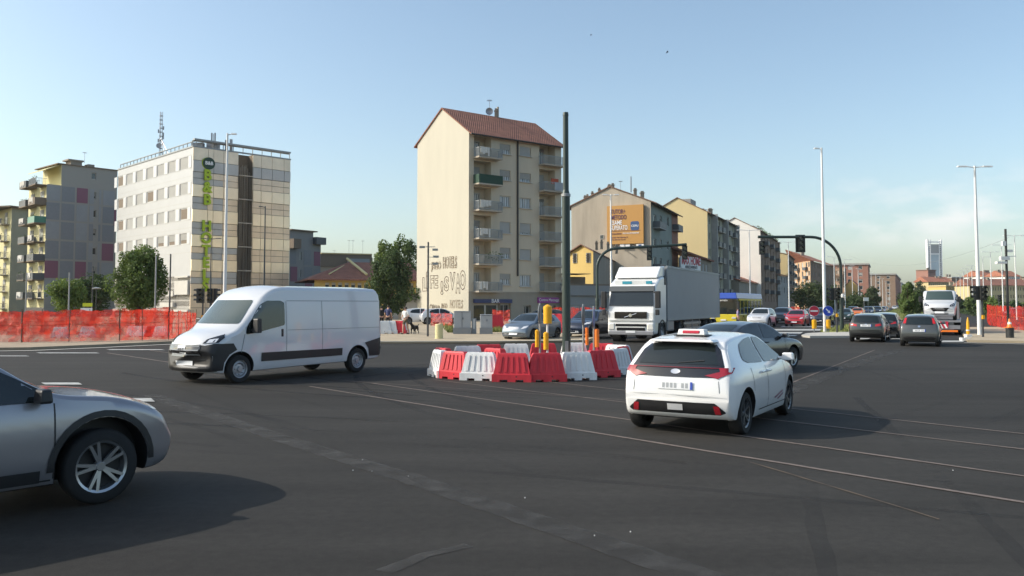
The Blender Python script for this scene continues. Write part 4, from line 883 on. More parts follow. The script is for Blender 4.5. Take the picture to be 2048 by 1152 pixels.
def fargroup():
    mat('tower_white', (.8, .8, .8), .5); mat('tower_glass', (.3, .43, .5), .3, .0, var=.1, vs=.05); mat('tower_dark', (.16, .18, .2), .3, .2)
    A = at(1858, 2130); r = building('skyscraper', 'slender glass skyscraper with white corner frames on the horizon', A, 'skyscraper'); B = at(1887, 2130); F = Fac(A, B, r); z1 = F.z_of(1870, 479)
    b = MB(); F.slabbox(b, 6, F.L - 6, 0, z1 - 18, 1, 9); b.build('glass_body', 'tower_glass', r); b = MB(); F.slabbox(b, 8, F.L - 8, z1 - 34, z1 - 12, -.6, .9); b.build('upper_glazing', 'tower_dark', r)
    b = MB(); F.slabbox(b, 0, 3, 0, z1, 0, 10); F.slabbox(b, F.L - 2, F.L, 0, z1, 0, 10); F.slabbox(b, 6, 8, 0, z1, -.8, .9); F.slabbox(b, F.L - 8, F.L - 6, 0, z1, -.8, .9); F.slabbox(b, 0, F.L, z1 - 8, z1 - 5, -1, -.85); F.slabbox(b, 6, F.L - 6, z1 - 38, z1 - 35, -1.2, -.85)
    b.build('white_frame', 'tower_white', r); b = MB()
    for k in range(28): F.slabbox(b, 3.2, 5.8, 6 + k * 5.4, 8.6 + k * 5.4, .3, 8); F.slabbox(b, F.L - 5.8, F.L - 2.2, 6 + k * 5.4, 8.6 + k * 5.4, .3, 8)
    b.build('floor_slab', 'tower_dark', r)
    # buildings at right horizon
    spec = [(1858, 1873, 541, 780, 'brick_red', 'tiles_brown', 'brick block standing in front of the skyscraper', 8, 6, 0), (1858, 1906, 564, 560, 'gold_trim', 'tiles_orange', 'cream house with arched front and orange roof right of the skyscraper', 5, 12, 1),
            (1905, 1960, 556, 640, 'brick_brown', 'stone_grey', 'long brown flat roofed block on the right horizon', 5, 16, 0), (1893, 1937, 573, 470, 'plaster_bright_yellow', 'plaster_yellow', 'pale yellow row of flats above the hedge', 4, 12, 0),
            (1966, 1994, 553, 520, 'plaster_white', 'tiles_orange', 'white and red gabled tower house, left of the two', 5, 7, 1), (2012, 2042, 553, 500, 'plaster_white', 'tiles_orange', 'white and red gabled tower house, right of the two', 5, 7, 1),
            (1940, 2110, 571, 440, 'gold_trim', 'tiles_red', 'long cream terrace with a red tiled roof on the right', 3, 34, 1), (2045, 2130, 556, 600, 'brick_brown', 'tiles_brown', 'brown block at the right edge of the horizon', 5, 18, 0),
            (1744, 1800, 556, 760, 'brick_brown', 'stone_grey', 'distant brown block closing the left side of the avenue', 5, 12, 0)]
    for x0, x1, y, D, wm_, rm, lab, nf, nc, gab in spec:
        A = at(x0, D); B = at(x1, D + 6); r = building('distant_apartment_block', lab, A, group='distant buildings along the horizon'); F = Fac(A, B, r); zt = F.z_of((x0 + x1) / 2, y)
        b = MB(); fl = zt / nf; H = []
        for k in range(nf):
            for j in range(nc): u_ = F.L * (j + .5) / nc; ww = F.L / nc * .45; H.append((u_ - ww / 2, u_ + ww / 2, k * fl + fl * .3, k * fl + fl * .78))
        F.wall(b, 0, F.L, 0, zt, H, .5); s = [F.p(0, 0), F.p(0, 0, 12), F.p(F.L, 0, 12), F.p(F.L, 0)]
        b.poly([s[1], s[0], s[0] + Vector((0, 0, zt)), s[1] + Vector((0, 0, zt))]); b.poly([s[3], s[2], s[2] + Vector((0, 0, zt)), s[3] + Vector((0, 0, zt))]); b.build('wall', wm_, r)
        for h in H[:96]: window(F, h, 0, 'simple', .4)
        q = MB()
        if gab: q.prism([F.p(-.8, zt, -.8), F.p(-.8, zt + 3.6, 6), F.p(-.8, zt, 13)], F.u * (F.L + 1.6))
        else: q.prism([F.p(-.5, zt, -.5), F.p(F.L + .5, zt, -.5), F.p(F.L + .5, zt, 12), F.p(-.5, zt, 12)], (0, 0, .7))
        q.build('roof', rm, r)
        random.seed(x0)
        for _ in range(3): chimney(r, F.p(F.L * random.random(), zt + (2 if gab else .6), 5), 1.8, 1.2)
fargroup()
# ============================================================ VEHICLES
def pchip(xs, ys, q):
    xs = np.array(xs, float); ys = np.array(ys, float); h = np.diff(xs); d = np.diff(ys) / h; m = np.zeros(len(xs))
    m[0] = d[0]; m[-1] = d[-1]
    for i in range(1, len(xs) - 1):
        if d[i - 1] * d[i] > 0: w1 = 2 * h[i] + h[i - 1]; w2 = h[i] + 2 * h[i - 1]; m[i] = (w1 + w2) / (w1 / d[i - 1] + w2 / d[i])
    i = np.clip(np.searchsorted(xs, q) - 1, 0, len(xs) - 2); t = (q - xs[i]) / h[i]; t = np.clip(t, 0, 1)
    return (2 * t**3 - 3 * t**2 + 1) * ys[i] + (t**3 - 2 * t**2 + t) * h[i] * m[i] + (-2 * t**3 + 3 * t**2) * ys[i + 1] + (t**3 - t**2) * h[i] * m[i + 1]
def pl(pts, q): a = np.array(pts, float); return pchip(a[:, 0], a[:, 1], q)
def lin(pts, q): a = np.array(pts, float); return np.interp(q, a[:, 0], a[:, 1])
mat('alloy_dark', (.16, .165, .18), .35, .8)
class Body:
    def __init__(s, S):
        s.S = S; xs0, xs1 = S['bot'][0][0], S['bot'][-1][0]
        t = np.linspace(0, 1, S.get('n', 72)); e = t - .11 * np.sin(4 * np.pi * t) / 2 * .0 ; c = .5 - .5 * np.cos(np.pi * t)
        x = xs0 + (xs1 - xs0) * (.45 * t + .55 * c); top = pl(S['top'], x); bot = pl(S['bot'], x); W2 = S['W'] / 2
        plan = pl(S['plan'], x); K = 12; V = []; n = len(x)
        for i in range(n):
            zb, zt = bot[i], top[i]; H_ = max(zt - zb, .04); r = min(S.get('r', .07), .42 * H_); rb = min(.06, .3 * H_)
            Y = lambda z: W2 * plan[i] * float(lin(S['tum'], np.array([z]))[0])
            pts = [(0, zb), (Y(zb) * .6, zb), (Y(zb + rb) - rb, zb), (Y(zb + rb) - rb * .3, zb + rb * .3)]
            zs = np.linspace(zb + rb, zt - r, K)
            for z in zs: pts.append((Y(z), z))
            y0 = Y(zt - r)
            for a in (25, 50, 72): pts.append((y0 - r + r * math.cos(R(a)), zt - r + r * math.sin(R(a)) - 0))
            yt = y0 - r; cr = S.get('crown', .035) * min(1, H_)
            for f in (1, .75, .5, .25): pts.append((yt * f, zt - cr * f * f + cr * .0))
            pts.append((0, zt))
            pts[-5 - 3:-5] = [(p[0], p[1] - cr * (.9)) for p in pts[-5 - 3:-5]]
            V.append(pts)
        m = len(V[0]); verts = []; xh = S['L'] / 2; cf, crr = S.get('cf', .09), S.get('cr', .07)
        def defo(X, y, z):
            q = abs(y) / W2
            if X > 0: return X - cf * xh * (q ** 2.6) * min(1, max(0, X / xh)) ** 1.3
            return X + crr * xh * (q ** 2.8) * min(1, max(0, -X / xh)) ** 1.3
        for i in range(n):
            ring = V[i] + [(-y, z) for y, z in V[i][-2:0:-1]]
            for y, z in ring: verts.append((defo(x[i], y, z), y, z))
        k = 2 * m - 2; faces = []
        for i in range(n - 1):
            for j in range(k):
                j2 = (j + 1) % k; faces.append((i * k + j, i * k + j2, (i + 1) * k + j2, (i + 1) * k + j))
        faces.append(tuple(reversed(range(k)))); faces.append(tuple((n - 1) * k + j for j in range(k)))
        s.v = verts; s.f = faces; s.bvh = BVHTree.FromPolygons([Vector(q) for q in verts], [f for f in faces])
    def mesh(s, name, m):
        me = bpy.data.meshes.new(name); me.from_pydata(s.v, [], s.f); me.materials.append(MATS[m]); me.materials.append(MATS['black_plastic'])
        bm = bmesh.new(); bm.from_mesh(me); bmesh.ops.recalc_face_normals(bm, faces=bm.faces); bm.to_mesh(me); bm.free()
        S = s.S; tmp = bpy.data.objects.new('tmp', me); COL.objects.link(tmp); cs = []
        for ax in S['axles']:
            for sd in (-1, 1):
                b = MB(); c = S['tw'] if 'tw' in S else .30; y1 = S['W'] / 2 + .1; y0 = S['W'] / 2 - c
                b.cyl((ax, sd * y0, S['wr'] * 1.0 + .02), (ax, sd * y1, S['wr'] + .02), S['wr'] * S.get('arch', 1.17), None, 36)
                cm = b.mesh('cut', ['black_plastic']); cm.materials.clear(); cm.materials.append(MATS[m]); cm.materials.append(MATS['black_plastic'])
                cm.polygons.foreach_set('material_index', [1] * len(cm.polygons))
                co = bpy.data.objects.new('cut', cm); COL.objects.link(co); cs.append(co)
                md = tmp.modifiers.new('b', 'BOOLEAN'); md.operation = 'DIFFERENCE'; md.solver = 'EXACT'; md.object = co
        dg = bpy.context.evaluated_depsgraph_get(); dg.update(); out = bpy.data.meshes.new_from_object(tmp.evaluated_get(dg))
        for o in cs + [tmp]: bpy.data.objects.remove(o)
        out.polygons.foreach_set('use_smooth', [True] * len(out.polygons)); out.set_sharp_from_angle(angle=R(38)); out.name = name; return out
    def decal(s, poly, proj='S', side=1, off=.006, step=.09, closed=True):
        """polygon in the projection plane dropped on the body surface; returns (verts, faces)"""
        P = [Vector(p) for p in poly]; out = []
        for a, b in zip(P, P[1:] + P[:1]):
            k = max(1, int((b - a).length / step)); out += [a.lerp(b, i / k) for i in range(k)]
        n = len(out); xs = [p.x for p in out]; ys = [p.y for p in out]; pts = list(out)
        gx = np.arange(min(xs) + step, max(xs), step); gy = np.arange(min(ys) + step, max(ys), step)
        def inside(x, y):
            c = False; j = n - 1
            for i in range(n):
                if (out[i].y > y) != (out[j].y > y) and x < (out[j].x - out[i].x) * (y - out[i].y) / (out[j].y - out[i].y) + out[i].x: c = not c
                j = i
            return c
        for X in gx:
            for Y_ in gy:
                if inside(X, Y_) and min((p - Vector((X, Y_))).length for p in out) > step * .45: pts.append(Vector((X, Y_)))
        vs, _, fs, *_ = delaunay_2d_cdt(pts, [], [list(range(n))], 1, 1e-5)
        V = []; D = {'S': Vector((0, -side, 0)), 'F': Vector((-1, 0, 0)), 'R': Vector((1, 0, 0)), 'T': Vector((0, 0, -1))}[proj]
        for v in vs:
            o = {'S': Vector((v.x, side * 3, v.y)), 'F': Vector((6, v.x, v.y)), 'R': Vector((-6, v.x, v.y)), 'T': Vector((v.x, v.y, 5))}[proj]
            h = s.bvh.ray_cast(o, D)
            if h[0] is None:
                h = s.bvh.find_nearest(Vector((v.x, side * s.S['W'] / 2, v.y)) if proj == 'S' else Vector((math.copysign(s.S['L'] / 2, -D.x), v.x, v.y))); nn = h[1] if h[1].dot(D) < 0 else -h[1]; V.append(h[0] + nn * off)
            else: nn = h[1] if h[1].dot(D) < 0 else -h[1]; V.append(h[0] + nn * off)
        F_ = []
        for f in fs:
            a, b, c = (V[i] for i in f[:3]); nn = (b - a).cross(c - a); F_.append(tuple(f) if nn.dot(D) < 0 else tuple(reversed(f)))
        return V, F_
def decal_obj(B, name, mats, parent, items, smooth=True):
    v = []; f = []; mi = []
    for it in items:
        poly, proj, side, off, idx = (list(it) + [0])[:5] if len(it) < 5 else it
        V, F_ = B.decal(poly, proj, side, off, .045 if off in (.012, .013, .02, .022, .032, .04, .044) else .09); b = len(v); v += V; f += [tuple(i + b for i in q) for q in F_]; mi += [idx] * len(F_)
    me = bpy.data.meshes.new(name); me.from_pydata([tuple(x) for x in v], [], f)
    for x in (mats if isinstance(mats, list) else [mats]): me.materials.append(MATS[x])
    me.polygons.foreach_set('material_index', mi); me.polygons.foreach_set('use_smooth', [smooth] * len(f)); me.update()
    return link(me, name, parent)
WH = {}
def wheel(parent, x, y, r, side, w=.21, rim='alloy', style='spoke'):
    key = (round(r, 3), rim, style, w)
    if key not in WH:
        t = MB(); ri = r * (.70 if style == 'spoke' else .64)
        t.lathe([(ri, -w / 2), (r * .93, -w / 2), (r * .985, -w * .38), (r, -w * .2), (r, w * .2), (r * .985, w * .38), (r * .93, w / 2), (ri, w / 2), (ri * .96, w * .2), (ri * .96, -w * .2)], 36, 'y')
        tm = t.mesh('tyre', 'rubber', True, 50); q = MB()
        q.lathe([(ri * 1.0, w * .5), (ri * 1.015, w * .47), (ri * .9, w * .4), (ri * .88, -w * .1)], 36, 'y')
        if style == 'spoke':
            for k in range(5):
                for dd in (-.17, .17):
                    a = 2 * math.pi * k / 5 + dd; c, s_ = math.cos(a), math.sin(a); c2, s2 = math.cos(a - dd * .6), math.sin(a - dd * .6); hw = ri * .055
                    p0 = Vector((c2 * ri * .12, w * .33, s2 * ri * .12)); p1 = Vector((c * ri * .96, w * .43, s_ * ri * .96)); nr = Vector((-s_, 0, c)) * hw
                    q.prism([p0 - nr * 1.3, p0 + nr * 1.3, p1 + nr, p1 - nr], (0, -w * .18, 0))
            q.lathe([(0, w * .38), (ri * .16, w * .38), (ri * .2, w * .3), (ri * .2, 0)], 18, 'y'); q.c = 1; q.lathe([(0, -w * .05), (ri * .9, -w * .05)], 24, 'y')
        else:
            q.lathe([(0, w * .42), (ri * .22, w * .42), (ri * .3, w * .25), (ri * .55, w * .22), (ri * .72, w * .36), (ri * .88, w * .3), (ri * .9, 0)], 30, 'y'); q.c = 1
            for k in range(8): a = 2 * math.pi * k / 8; q.cyl((math.cos(a) * ri * .62, w * .2, math.sin(a) * ri * .62), (math.cos(a) * ri * .62, w * .31, math.sin(a) * ri * .62), ri * .06, None, 8)
        rm = q.mesh('rim', [rim, 'black_plastic'], True, 30); WH[key] = (tm, rm)
    tm, rm = WH[key]; o = link(tm, 'wheel', parent, (x, y, r), 0 if side > 0 else math.pi); link(rm, 'rim', o); return o
import bmesh
def mirror(poly): return [(-a, b) for a, b in poly]
def box_part(name, m, parent, items, bevel=.012):
    b = MB()
    for cx, cy, z0, sx, sy, sz, *k in items: b.box(cx, cy, z0, sx, sy, sz, *k)
    return b.build(name, m, parent, bevel=bevel)
PAINTS = {'pearl_white': ((.8, .8, .8), 0, .25), 'silver_grey': ((.3, .29, .31), .6, .33), 'blue_grey': ((.13, .17, .22), .45, .35), 'car_black': ((.014, .016, .02), .2, .25), 'car_red': ((.5, .015, .02), .1, .3),
          'dark_grey': ((.055, .06, .06), .4, .35), 'mid_grey': ((.085, .09, .09), .45, .4), 'car_orange': ((.75, .17, .01), .1, .35), 'van_white': ((.62, .63, .65), 0, .3), 'dark_green': ((.03, .06, .05), .3, .35), 'navy': ((.02, .03, .06), .3, .3), 'truck_white': ((.78, .78, .77), 0, .35)}
for k, (c, m_, r_) in PAINTS.items(): paint(k, c, m_, r_)
TUM = [(.1, .9), (.25, .955), (.45, .995), (.62, 1.0), (.8, .985), (.93, .95), (1.0, .915), (1.25, .79), (1.5, .655), (1.7, .58)]
PLAN = lambda h: [(-h, .86), (-h + .12, .93), (-h + .5, .985), (-h + 1.1, 1), (h - 1.2, 1), (h - .6, .98), (h - .2, .93), (h, .84)]
def scale_top(L, pts): return pts
def rnd(P, t=.16):
    out = []; n = len(P)
    for i in range(n):
        a, b, c = Vector(P[i - 1]), Vector(P[i]), Vector(P[(i + 1) % n]); la, lc = (a - b).length, (c - b).length; k = min(.05, la * .3, lc * .3); p0 = b + (a - b) / la * k; p2 = b + (c - b) / lc * k
        out += [tuple(p0), tuple(p0.lerp(p2, .5).lerp(b, .45)), tuple(p2)]
    return out
def make_car(kind, pnt, label, cat='car', rear_plate=True):
    """x forward, origin on the ground under the middle"""
    SP_ = dict(
      hatch=dict(L=3.94, W=1.75, wr=.315, axles=(-1.34, 1.22), top=[(-1.97, .6), (-1.95, .84), (-1.90, .96), (-1.80, 1.10), (-1.60, 1.33), (-1.48, 1.40), (-.9, 1.465), (-.2, 1.49), (.22, 1.44), (.95, 1.08), (1.05, 1.03), (1.55, .92), (1.82, .78), (1.92, .66), (1.97, .5)],
            bot=[(-1.97, .5), (-1.93, .34), (-1.8, .24), (-1, .19), (1.2, .19), (1.75, .21), (1.92, .26), (1.97, .36)],
            side=[[(-1.05, 1.04), (-1.22, 1.09), (-1.12, 1.22), (-.98, 1.32), (-.62, 1.385), (-.28, 1.41), (-.30, 1.01)], [(-.22, 1.01), (-.20, 1.41), (.1, 1.39), (.42, 1.27), (.80, 1.07), (.83, .99)]],
            cr=.04, ws=[(-.66, 1.07), (.66, 1.07), (.52, 1.40), (-.52, 1.40)], rw=[(-.60, 1.0), (.60, 1.0), (.48, 1.34), (-.48, 1.34)], belt=.985, tk=1),
      suv=dict(L=4.6, W=1.86, wr=.36, arch=1.28, axles=(-1.42, 1.42), top=[(-2.3, .75), (-2.28, .98), (-2.2, 1.1), (-1.98, 1.42), (-1.85, 1.55), (-1.2, 1.63), (-.3, 1.65), (.2, 1.58), (.95, 1.16), (1.1, 1.11), (1.6, 1.05), (1.98, .94), (2.2, .8), (2.3, .6)],
            bot=[(-2.3, .6), (-2.26, .4), (-2.1, .3), (-1.2, .25), (1.2, .25), (2.05, .27), (2.25, .33), (2.3, .45)],
            side=[[(-1.3, 1.06), (-1.75, 1.12), (-1.62, 1.36), (-1.4, 1.48), (-.75, 1.56), (-.32, 1.57), (-.34, 1.03)], [(-.26, 1.03), (-.24, 1.57), (.05, 1.55), (.42, 1.38), (.92, 1.1), (.94, 1.03)]],
            ws=[(-.7, 1.15), (.7, 1.15), (.57, 1.54), (-.57, 1.54)], rw=[(-.62, 1.12), (.62, 1.12), (.5, 1.5), (-.5, 1.5)], belt=1.03),
      estate=dict(L=4.5, W=1.79, wr=.32, axles=(-1.4, 1.3), top=[(-2.25, .65), (-2.23, .88), (-2.17, 1.0), (-1.95, 1.3), (-1.85, 1.38), (-1.2, 1.45), (-.2, 1.48), (.3, 1.43), (1.05, 1.03), (1.2, .96), (1.7, .88), (2.05, .76), (2.2, .64), (2.25, .5)],
            bot=[(-2.25, .5), (-2.2, .34), (-2.05, .25), (-1, .2), (1.2, .2), (2.0, .22), (2.2, .28), (2.25, .38)],
            side=[[(-1.25, .95), (-1.85, 1.0), (-1.7, 1.2), (-1.5, 1.31), (-.9, 1.38), (-.25, 1.4), (-.28, .93)], [(-.2, .93), (-.17, 1.4), (.15, 1.39), (.5, 1.23), (.95, 1.0), (.97, .93)]],
            ws=[(-.66, 1.03), (.66, 1.03), (.53, 1.39), (-.53, 1.39)], rw=[(-.62, 1.0), (.62, 1.0), (.52, 1.33), (-.52, 1.33)], belt=.93),
      sedan=dict(L=4.55, W=1.82, wr=.33, axles=(-1.38, 1.35), top=[(-2.27, .65), (-2.25, .86), (-2.15, .98), (-1.85, 1.06), (-1.5, 1.2), (-.9, 1.38), (-.3, 1.44), (.2, 1.4), (.95, 1.04), (1.1, .98), (1.65, .9), (2.05, .78), (2.22, .64), (2.27, .5)],
            bot=[(-2.27, .5), (-2.2, .34), (-2.05, .25), (-1, .2), (1.2, .2), (2.05, .22), (2.22, .28), (2.27, .38)],
            side=[[(-1.25, .98), (-1.55, 1.05), (-1.2, 1.2), (-.75, 1.34), (-.3, 1.37), (-.32, .96)], [(-.24, .96), (-.22, 1.37), (.05, 1.36), (.4, 1.21), (.84, 1.0), (.86, .96)]],
            ws=[(-.66, 1.03), (.66, 1.03), (.54, 1.37), (-.54, 1.37)], rw=[(-.58, 1.1), (.58, 1.1), (.5, 1.34), (-.5, 1.34)], belt=.95))
    S = dict(SP_[kind]); h = S['L'] / 2; S['plan'] = PLAN(h)
    k_ = {'hatch': 0, 'suv': .1, 'estate': -.02, 'sedan': -.02}[kind]; S['tum'] = [(z + (k_ if z > .5 else 0), w_ * (1 - .05 * (z > 1.1) * (kind == 'hatch'))) for z, w_ in TUM]
    B = Body(S); r = thing({'hatch': 'hatchback', 'suv': 'crossover_car', 'estate': 'estate_car', 'sedan': 'saloon_car'}[kind], label, cat)
    bo = link(B.mesh('body', pnt), 'body', r)
    for sd in (1, -1):
        for k, p in enumerate(S['side']): decal_obj(B, 'side_window', 'glass_dark', r, [(rnd(p), 'S', sd, .008)])
        bl = S['belt']; x1 = S['side'][1][-1][0]; xm = S['side'][0][-1][0] + .04; x0 = S['side'][0][0][0]
        wv = .007
        seams = [[(xm - wv, .3), (xm + wv, .3), (xm + wv, bl - .03), (xm - wv, bl - .03)], [(x1 + .02 - wv, .32), (x1 + .02 + wv, .32), (x1 + .02 + wv, bl - .02), (x1 + .02 - wv, bl - .02)], [(x0 + .02 - wv, .62), (x0 + .02 + wv, .62), (x0 + .02 + wv, bl - .02), (x0 + .02 - wv, bl - .02)],
                 [(x0 + .3, .3), (x1, .3), (x1, .315), (x0 + .3, .315)]]
        decal_obj(B, 'door_seam', 'black_plastic', r, [(p, 'S', sd, .003) for p in seams])
        for hx in (xm + .06 - .3, x1 - 1.0):
            box_part('door_handle', pnt, r, [(hx, sd * (S['W'] / 2 - .02), bl - .13, .2, .05, .035)])
        box_part('sill', 'black_plastic', r, [(sum(S['axles']) / 2, sd * (S['W'] / 2 - .13), S['bot'][2][1] - .0, S['axles'][1] - S['axles'][0] - S['wr'] * 2.4, .16, .09)], .02)
        if kind == 'suv':
            ra_ = S['wr'] * 1.28
            for ax in S['axles']:
                A_ = [math.pi * i / 16 for i in range(17)]; P_ = [(ax + (ra_ + .065) * math.cos(t), S['wr'] + .02 + (ra_ + .065) * math.sin(t)) for t in A_] + [(ax + (ra_ + .004) * math.cos(t), S['wr'] + .02 + (ra_ + .004) * math.sin(t)) for t in reversed(A_)]
                decal_obj(B, 'arch_trim', 'black_plastic', r, [(P_, 'S', sd, .012)])
            decal_obj(B, 'sill_cladding', 'black_plastic', r, [([(S['axles'][0] + ra_ + .12, .3), (S['axles'][1] - ra_ - .12, .3), (S['axles'][1] - ra_ - .12, .41), (S['axles'][0] + ra_ + .12, .41)], 'S', sd, .012)])
        m_ = box_part('mirror', 'black_plastic' if kind == 'suv' else pnt, r, [(x1 - .12, sd * (S['W'] / 2 + .07), bl + .0, .12, .2, .13, 0, .8), (x1 - .1, sd * (S['W'] / 2 - .06), bl + .01, .06, .14, .05)], .03)
        for ax in S['axles']: wheel(r, ax, sd * (S['W'] / 2 - .14), S['wr'], sd, .195, 'alloy_dark' if kind == 'hatch' else 'alloy')
    decal_obj(B, 'windscreen', 'glass_green' if kind == 'x' else 'glass_dark', r, [(rnd(S['ws']), 'F', 1, .008)])
    decal_obj(B, 'rear_window', 'glass_dark', r, [(rnd(S['rw']), 'R', 1, .008)])
    zf = S['top'][-2][1]; w2 = S['W'] / 2
    lamp = [(w2 * .5, zf + .0), (w2 * .9, zf + .06), (w2 * .86, zf + .17), (w2 * .62, zf + .13)]
    for p in (lamp, mirror(lamp)): decal_obj(B, 'headlight', 'lamp_clear', r, [(p, 'F', 1, .008)])
    decal_obj(B, 'grille', 'black_plastic', r, [([(-w2 * .62, .3), (w2 * .62, .3), (w2 * .7, .42), (w2 * .55, .47), (-w2 * .55, .47), (-w2 * .7, .42)], 'F', 1, .006), ([(-w2 * .4, zf - .03), (w2 * .4, zf - .03), (w2 * .42, zf + .07), (-w2 * .42, zf + .07)], 'F', 1, .006)])
    decal_obj(B, 'front_plate', 'plate_white', r, [([(-.25, .36), (.25, .36), (.25, .46), (-.25, .46)], 'F', 1, .016)], False)
    zt = {'hatch': .98, 'suv': 1.08, 'estate': .96, 'sedan': .93}[kind]
    tl = [(w2 * .48, zt - .15), (w2 * .9, zt - .10), (w2 * .88, zt + .02), (w2 * .5, zt - .04)]
    for p in (tl, mirror(tl)): decal_obj(B, 'tail_light', 'lamp_red', r, [(p, 'R', 1, .009)])
    decal_obj(B, 'rear_bumper_trim', 'black_plastic', r, [([(-w2 * .74, .24), (w2 * .74, .24), (w2 * .78, .4), (w2 * .6, .46), (-w2 * .6, .46), (-w2 * .78, .4)], 'R', 1, .007)])
    pz = zt - .30 if kind != 'estate' else zt - .16
    decal_obj(B, 'rear_plate', ['plate_white', 'plate_blue', 'canvas_grey'], r, [([(-.26, pz), (.26, pz), (.26, pz + .11), (-.26, pz + .11)], 'R', 1, .014, 0), ([(-.26, pz), (-.225, pz), (-.225, pz + .11), (-.26, pz + .11)], 'R', 1, .017, 1)] +
              [([(-.19 + i * .057 + (.05 if i > 1 else 0), pz + .02), (-.155 + i * .057 + (.05 if i > 1 else 0), pz + .02), (-.155 + i * .057 + (.05 if i > 1 else 0), pz + .09), (-.19 + i * .057 + (.05 if i > 1 else 0), pz + .09)], 'R', 1, .017, 2) for i in range(6)], False)
    decal_obj(B, 'emblem', 'chrome', r, [([(.06 * math.cos(t), zt - .06 + .045 * math.sin(t)) for t in [2 * math.pi * i / 12 for i in range(12)]], 'R', 1, .013)])
    r['_b'] = 0; del r['_b']
    return r, B, S
def put(o, p, hd): o.location = (p[0], p[1], p[2] if len(p) > 2 else 0); o.rotation_euler = (0, 0, R(hd)); return o
def put_wheel(o, S, p, hd, fr=1, side=-1):
    """place so that the given wheel touches ground point p"""
    ax = S['axles'][1 if fr else 0]; y = side * (S['W'] / 2 - .06); c, s_ = math.cos(R(hd)), math.sin(R(hd))
    return put(o, (p[0] - (ax * c - y * s_), p[1] - (ax * s_ + y * c)), hd)
def drop(o, *names):
    for ch in list(o.children_recursive):
        if ch.name.split('.')[0] in names: bpy.data.objects.remove(ch)
def recolour(o, pnt, old):
    for ch in o.children_recursive:
        if ch.data and any(m and m.name == old for m in ch.data.materials):
            key = (ch.data.name, pnt); 
            if key not in RC: me = ch.data.copy(); RC[key] = me; [me.materials.__setitem__(i, MATS[pnt]) for i, m in enumerate(me.materials) if m.name == old]
            ch.data = RC[key]
    return o
RC = {}
# ---------------------------------------------------- taxi
T, TB, TS = make_car('hatch', 'pearl_white', 'glossy white hatchback with a red and white roof sign turning away in the foreground', 'taxi')
drop(T, 'rear_window', 'tail_light', 'rear_bumper_trim', 'emblem')
mat('tail_red', (.3, .01, .02), .2, coat=1); mat('gloss_black', (.012, .012, .014), .08, coat=1)
w2 = .875
decal_obj(TB, 'tailgate_trim', 'gloss_black', T, [([(-.70, .90), (-.55, .86), (.55, .86), (.70, .90), (.76, 1.0), (.66, 1.03), (.57, 1.24), (.46, 1.38), (-.46, 1.38), (-.57, 1.24), (-.66, 1.03), (-.76, 1.0)], 'R', 1, .006)])
decal_obj(TB, 'rear_window', 'glass_dark', T, [([(-.58, 1.04), (.58, 1.04), (.45, 1.33), (-.45, 1.33)], 'R', 1, .011)])
for p in ([(.42, .89), (.60, .85), (.765, .93), (.765, 1.0), (.60, 1.0), (.62, .945)],):
    for q in (p, mirror(p)): decal_obj(TB, 'tail_light', 'tail_red', T, [(q, 'R', 1, .013)])
mat('bar_red', (.14, .006, .012), .2, coat=1); decal_obj(TB, 'light_bar', 'bar_red', T, [([(-.6, .988), (.6, .988), (.6, 1.0), (-.6, 1.0)], 'R', 1, .013)])
decal_obj(TB, 'rear_bumper_trim', 'black_plastic', T, [([(-.70, .25), (.70, .25), (.70, .38), (.56, .50), (-.56, .50), (-.70, .38)], 'R', 1, .007)])
for q in ([(.56, .34), (.64, .34), (.62, .46), (.54, .46)],):
    for g_ in (q, mirror(q)): decal_obj(TB, 'reflector', 'tail_red', T, [(g_, 'R', 1, .013)])
decal_obj(TB, 'rear_fog_lamp', 'lamp_clear', T, [([(-.11, .38), (.11, .38), (.11, .47), (-.11, .47)], 'R', 1, .014)])
decal_obj(TB, 'emblem', 'chrome', T, [([(.07 * math.cos(t), .935 + .035 * math.sin(t)) for t in [2 * math.pi * i / 14 for i in range(14)]], 'R', 1, .014)])
sp = MB(); sp.box(-1.56, 0, 1.365, .30, .98, .04, 0, .9); sp.build('roof_spoiler', 'pearl_white', T, bevel=.015)
b = MB(); b.box(-1.15, 0, 1.455, .2, .42, .09, 0, .8, .92); b.c = 1; b.box(-1.242, -.0, 1.475, .02, .26, .05); b.c = 2; b.box(-1.15, 0, 1.44, .3, .5, .02)
b.build('roof_sign', ['white_plastic', 'sign_red', 'black_plastic'], T, bevel=.01)
decal_obj(TB, 'side_sticker', 'panel_purple', T, [([(.12, .42), (.62, .50), (.60, .47), (.15, .39)], 'S', -1, .006), ([(.3, .38), (.66, .455), (.64, .42), (.36, .36)], 'S', -1, .006)])
decal_obj(TB, 'door_logo', 'sign_navy', T, [([(-.18 + .13 * math.cos(t), .74 + .1 * math.sin(t)) for t in [2 * math.pi * i / 14 for i in range(14)]], 'S', -1, .0)])
drop(T, 'door_logo')
decal_obj(TB, 'tailgate_seam', 'panel_mid', T, [([(-.64, .55), (-.63, .55), (-.60, .88), (-.61, .88)], 'R', 1, .004), ([(.63, .55), (.64, .55), (.61, .88), (.60, .88)], 'R', 1, .004), ([(-.63, .55), (.63, .55), (.63, .557), (-.63, .557)], 'R', 1, .004)])
decal_obj(TB, 'wiper', 'black_plastic', T, [([(-.02, 1.06), (-.0, 1.05), (-.38, 1.085), (-.38, 1.1)], 'R', 1, .02)])
put_wheel(T, TS, gp(1487, 867), 59, 0, -1); T.scale = (1.04, 1.06, 1.0)
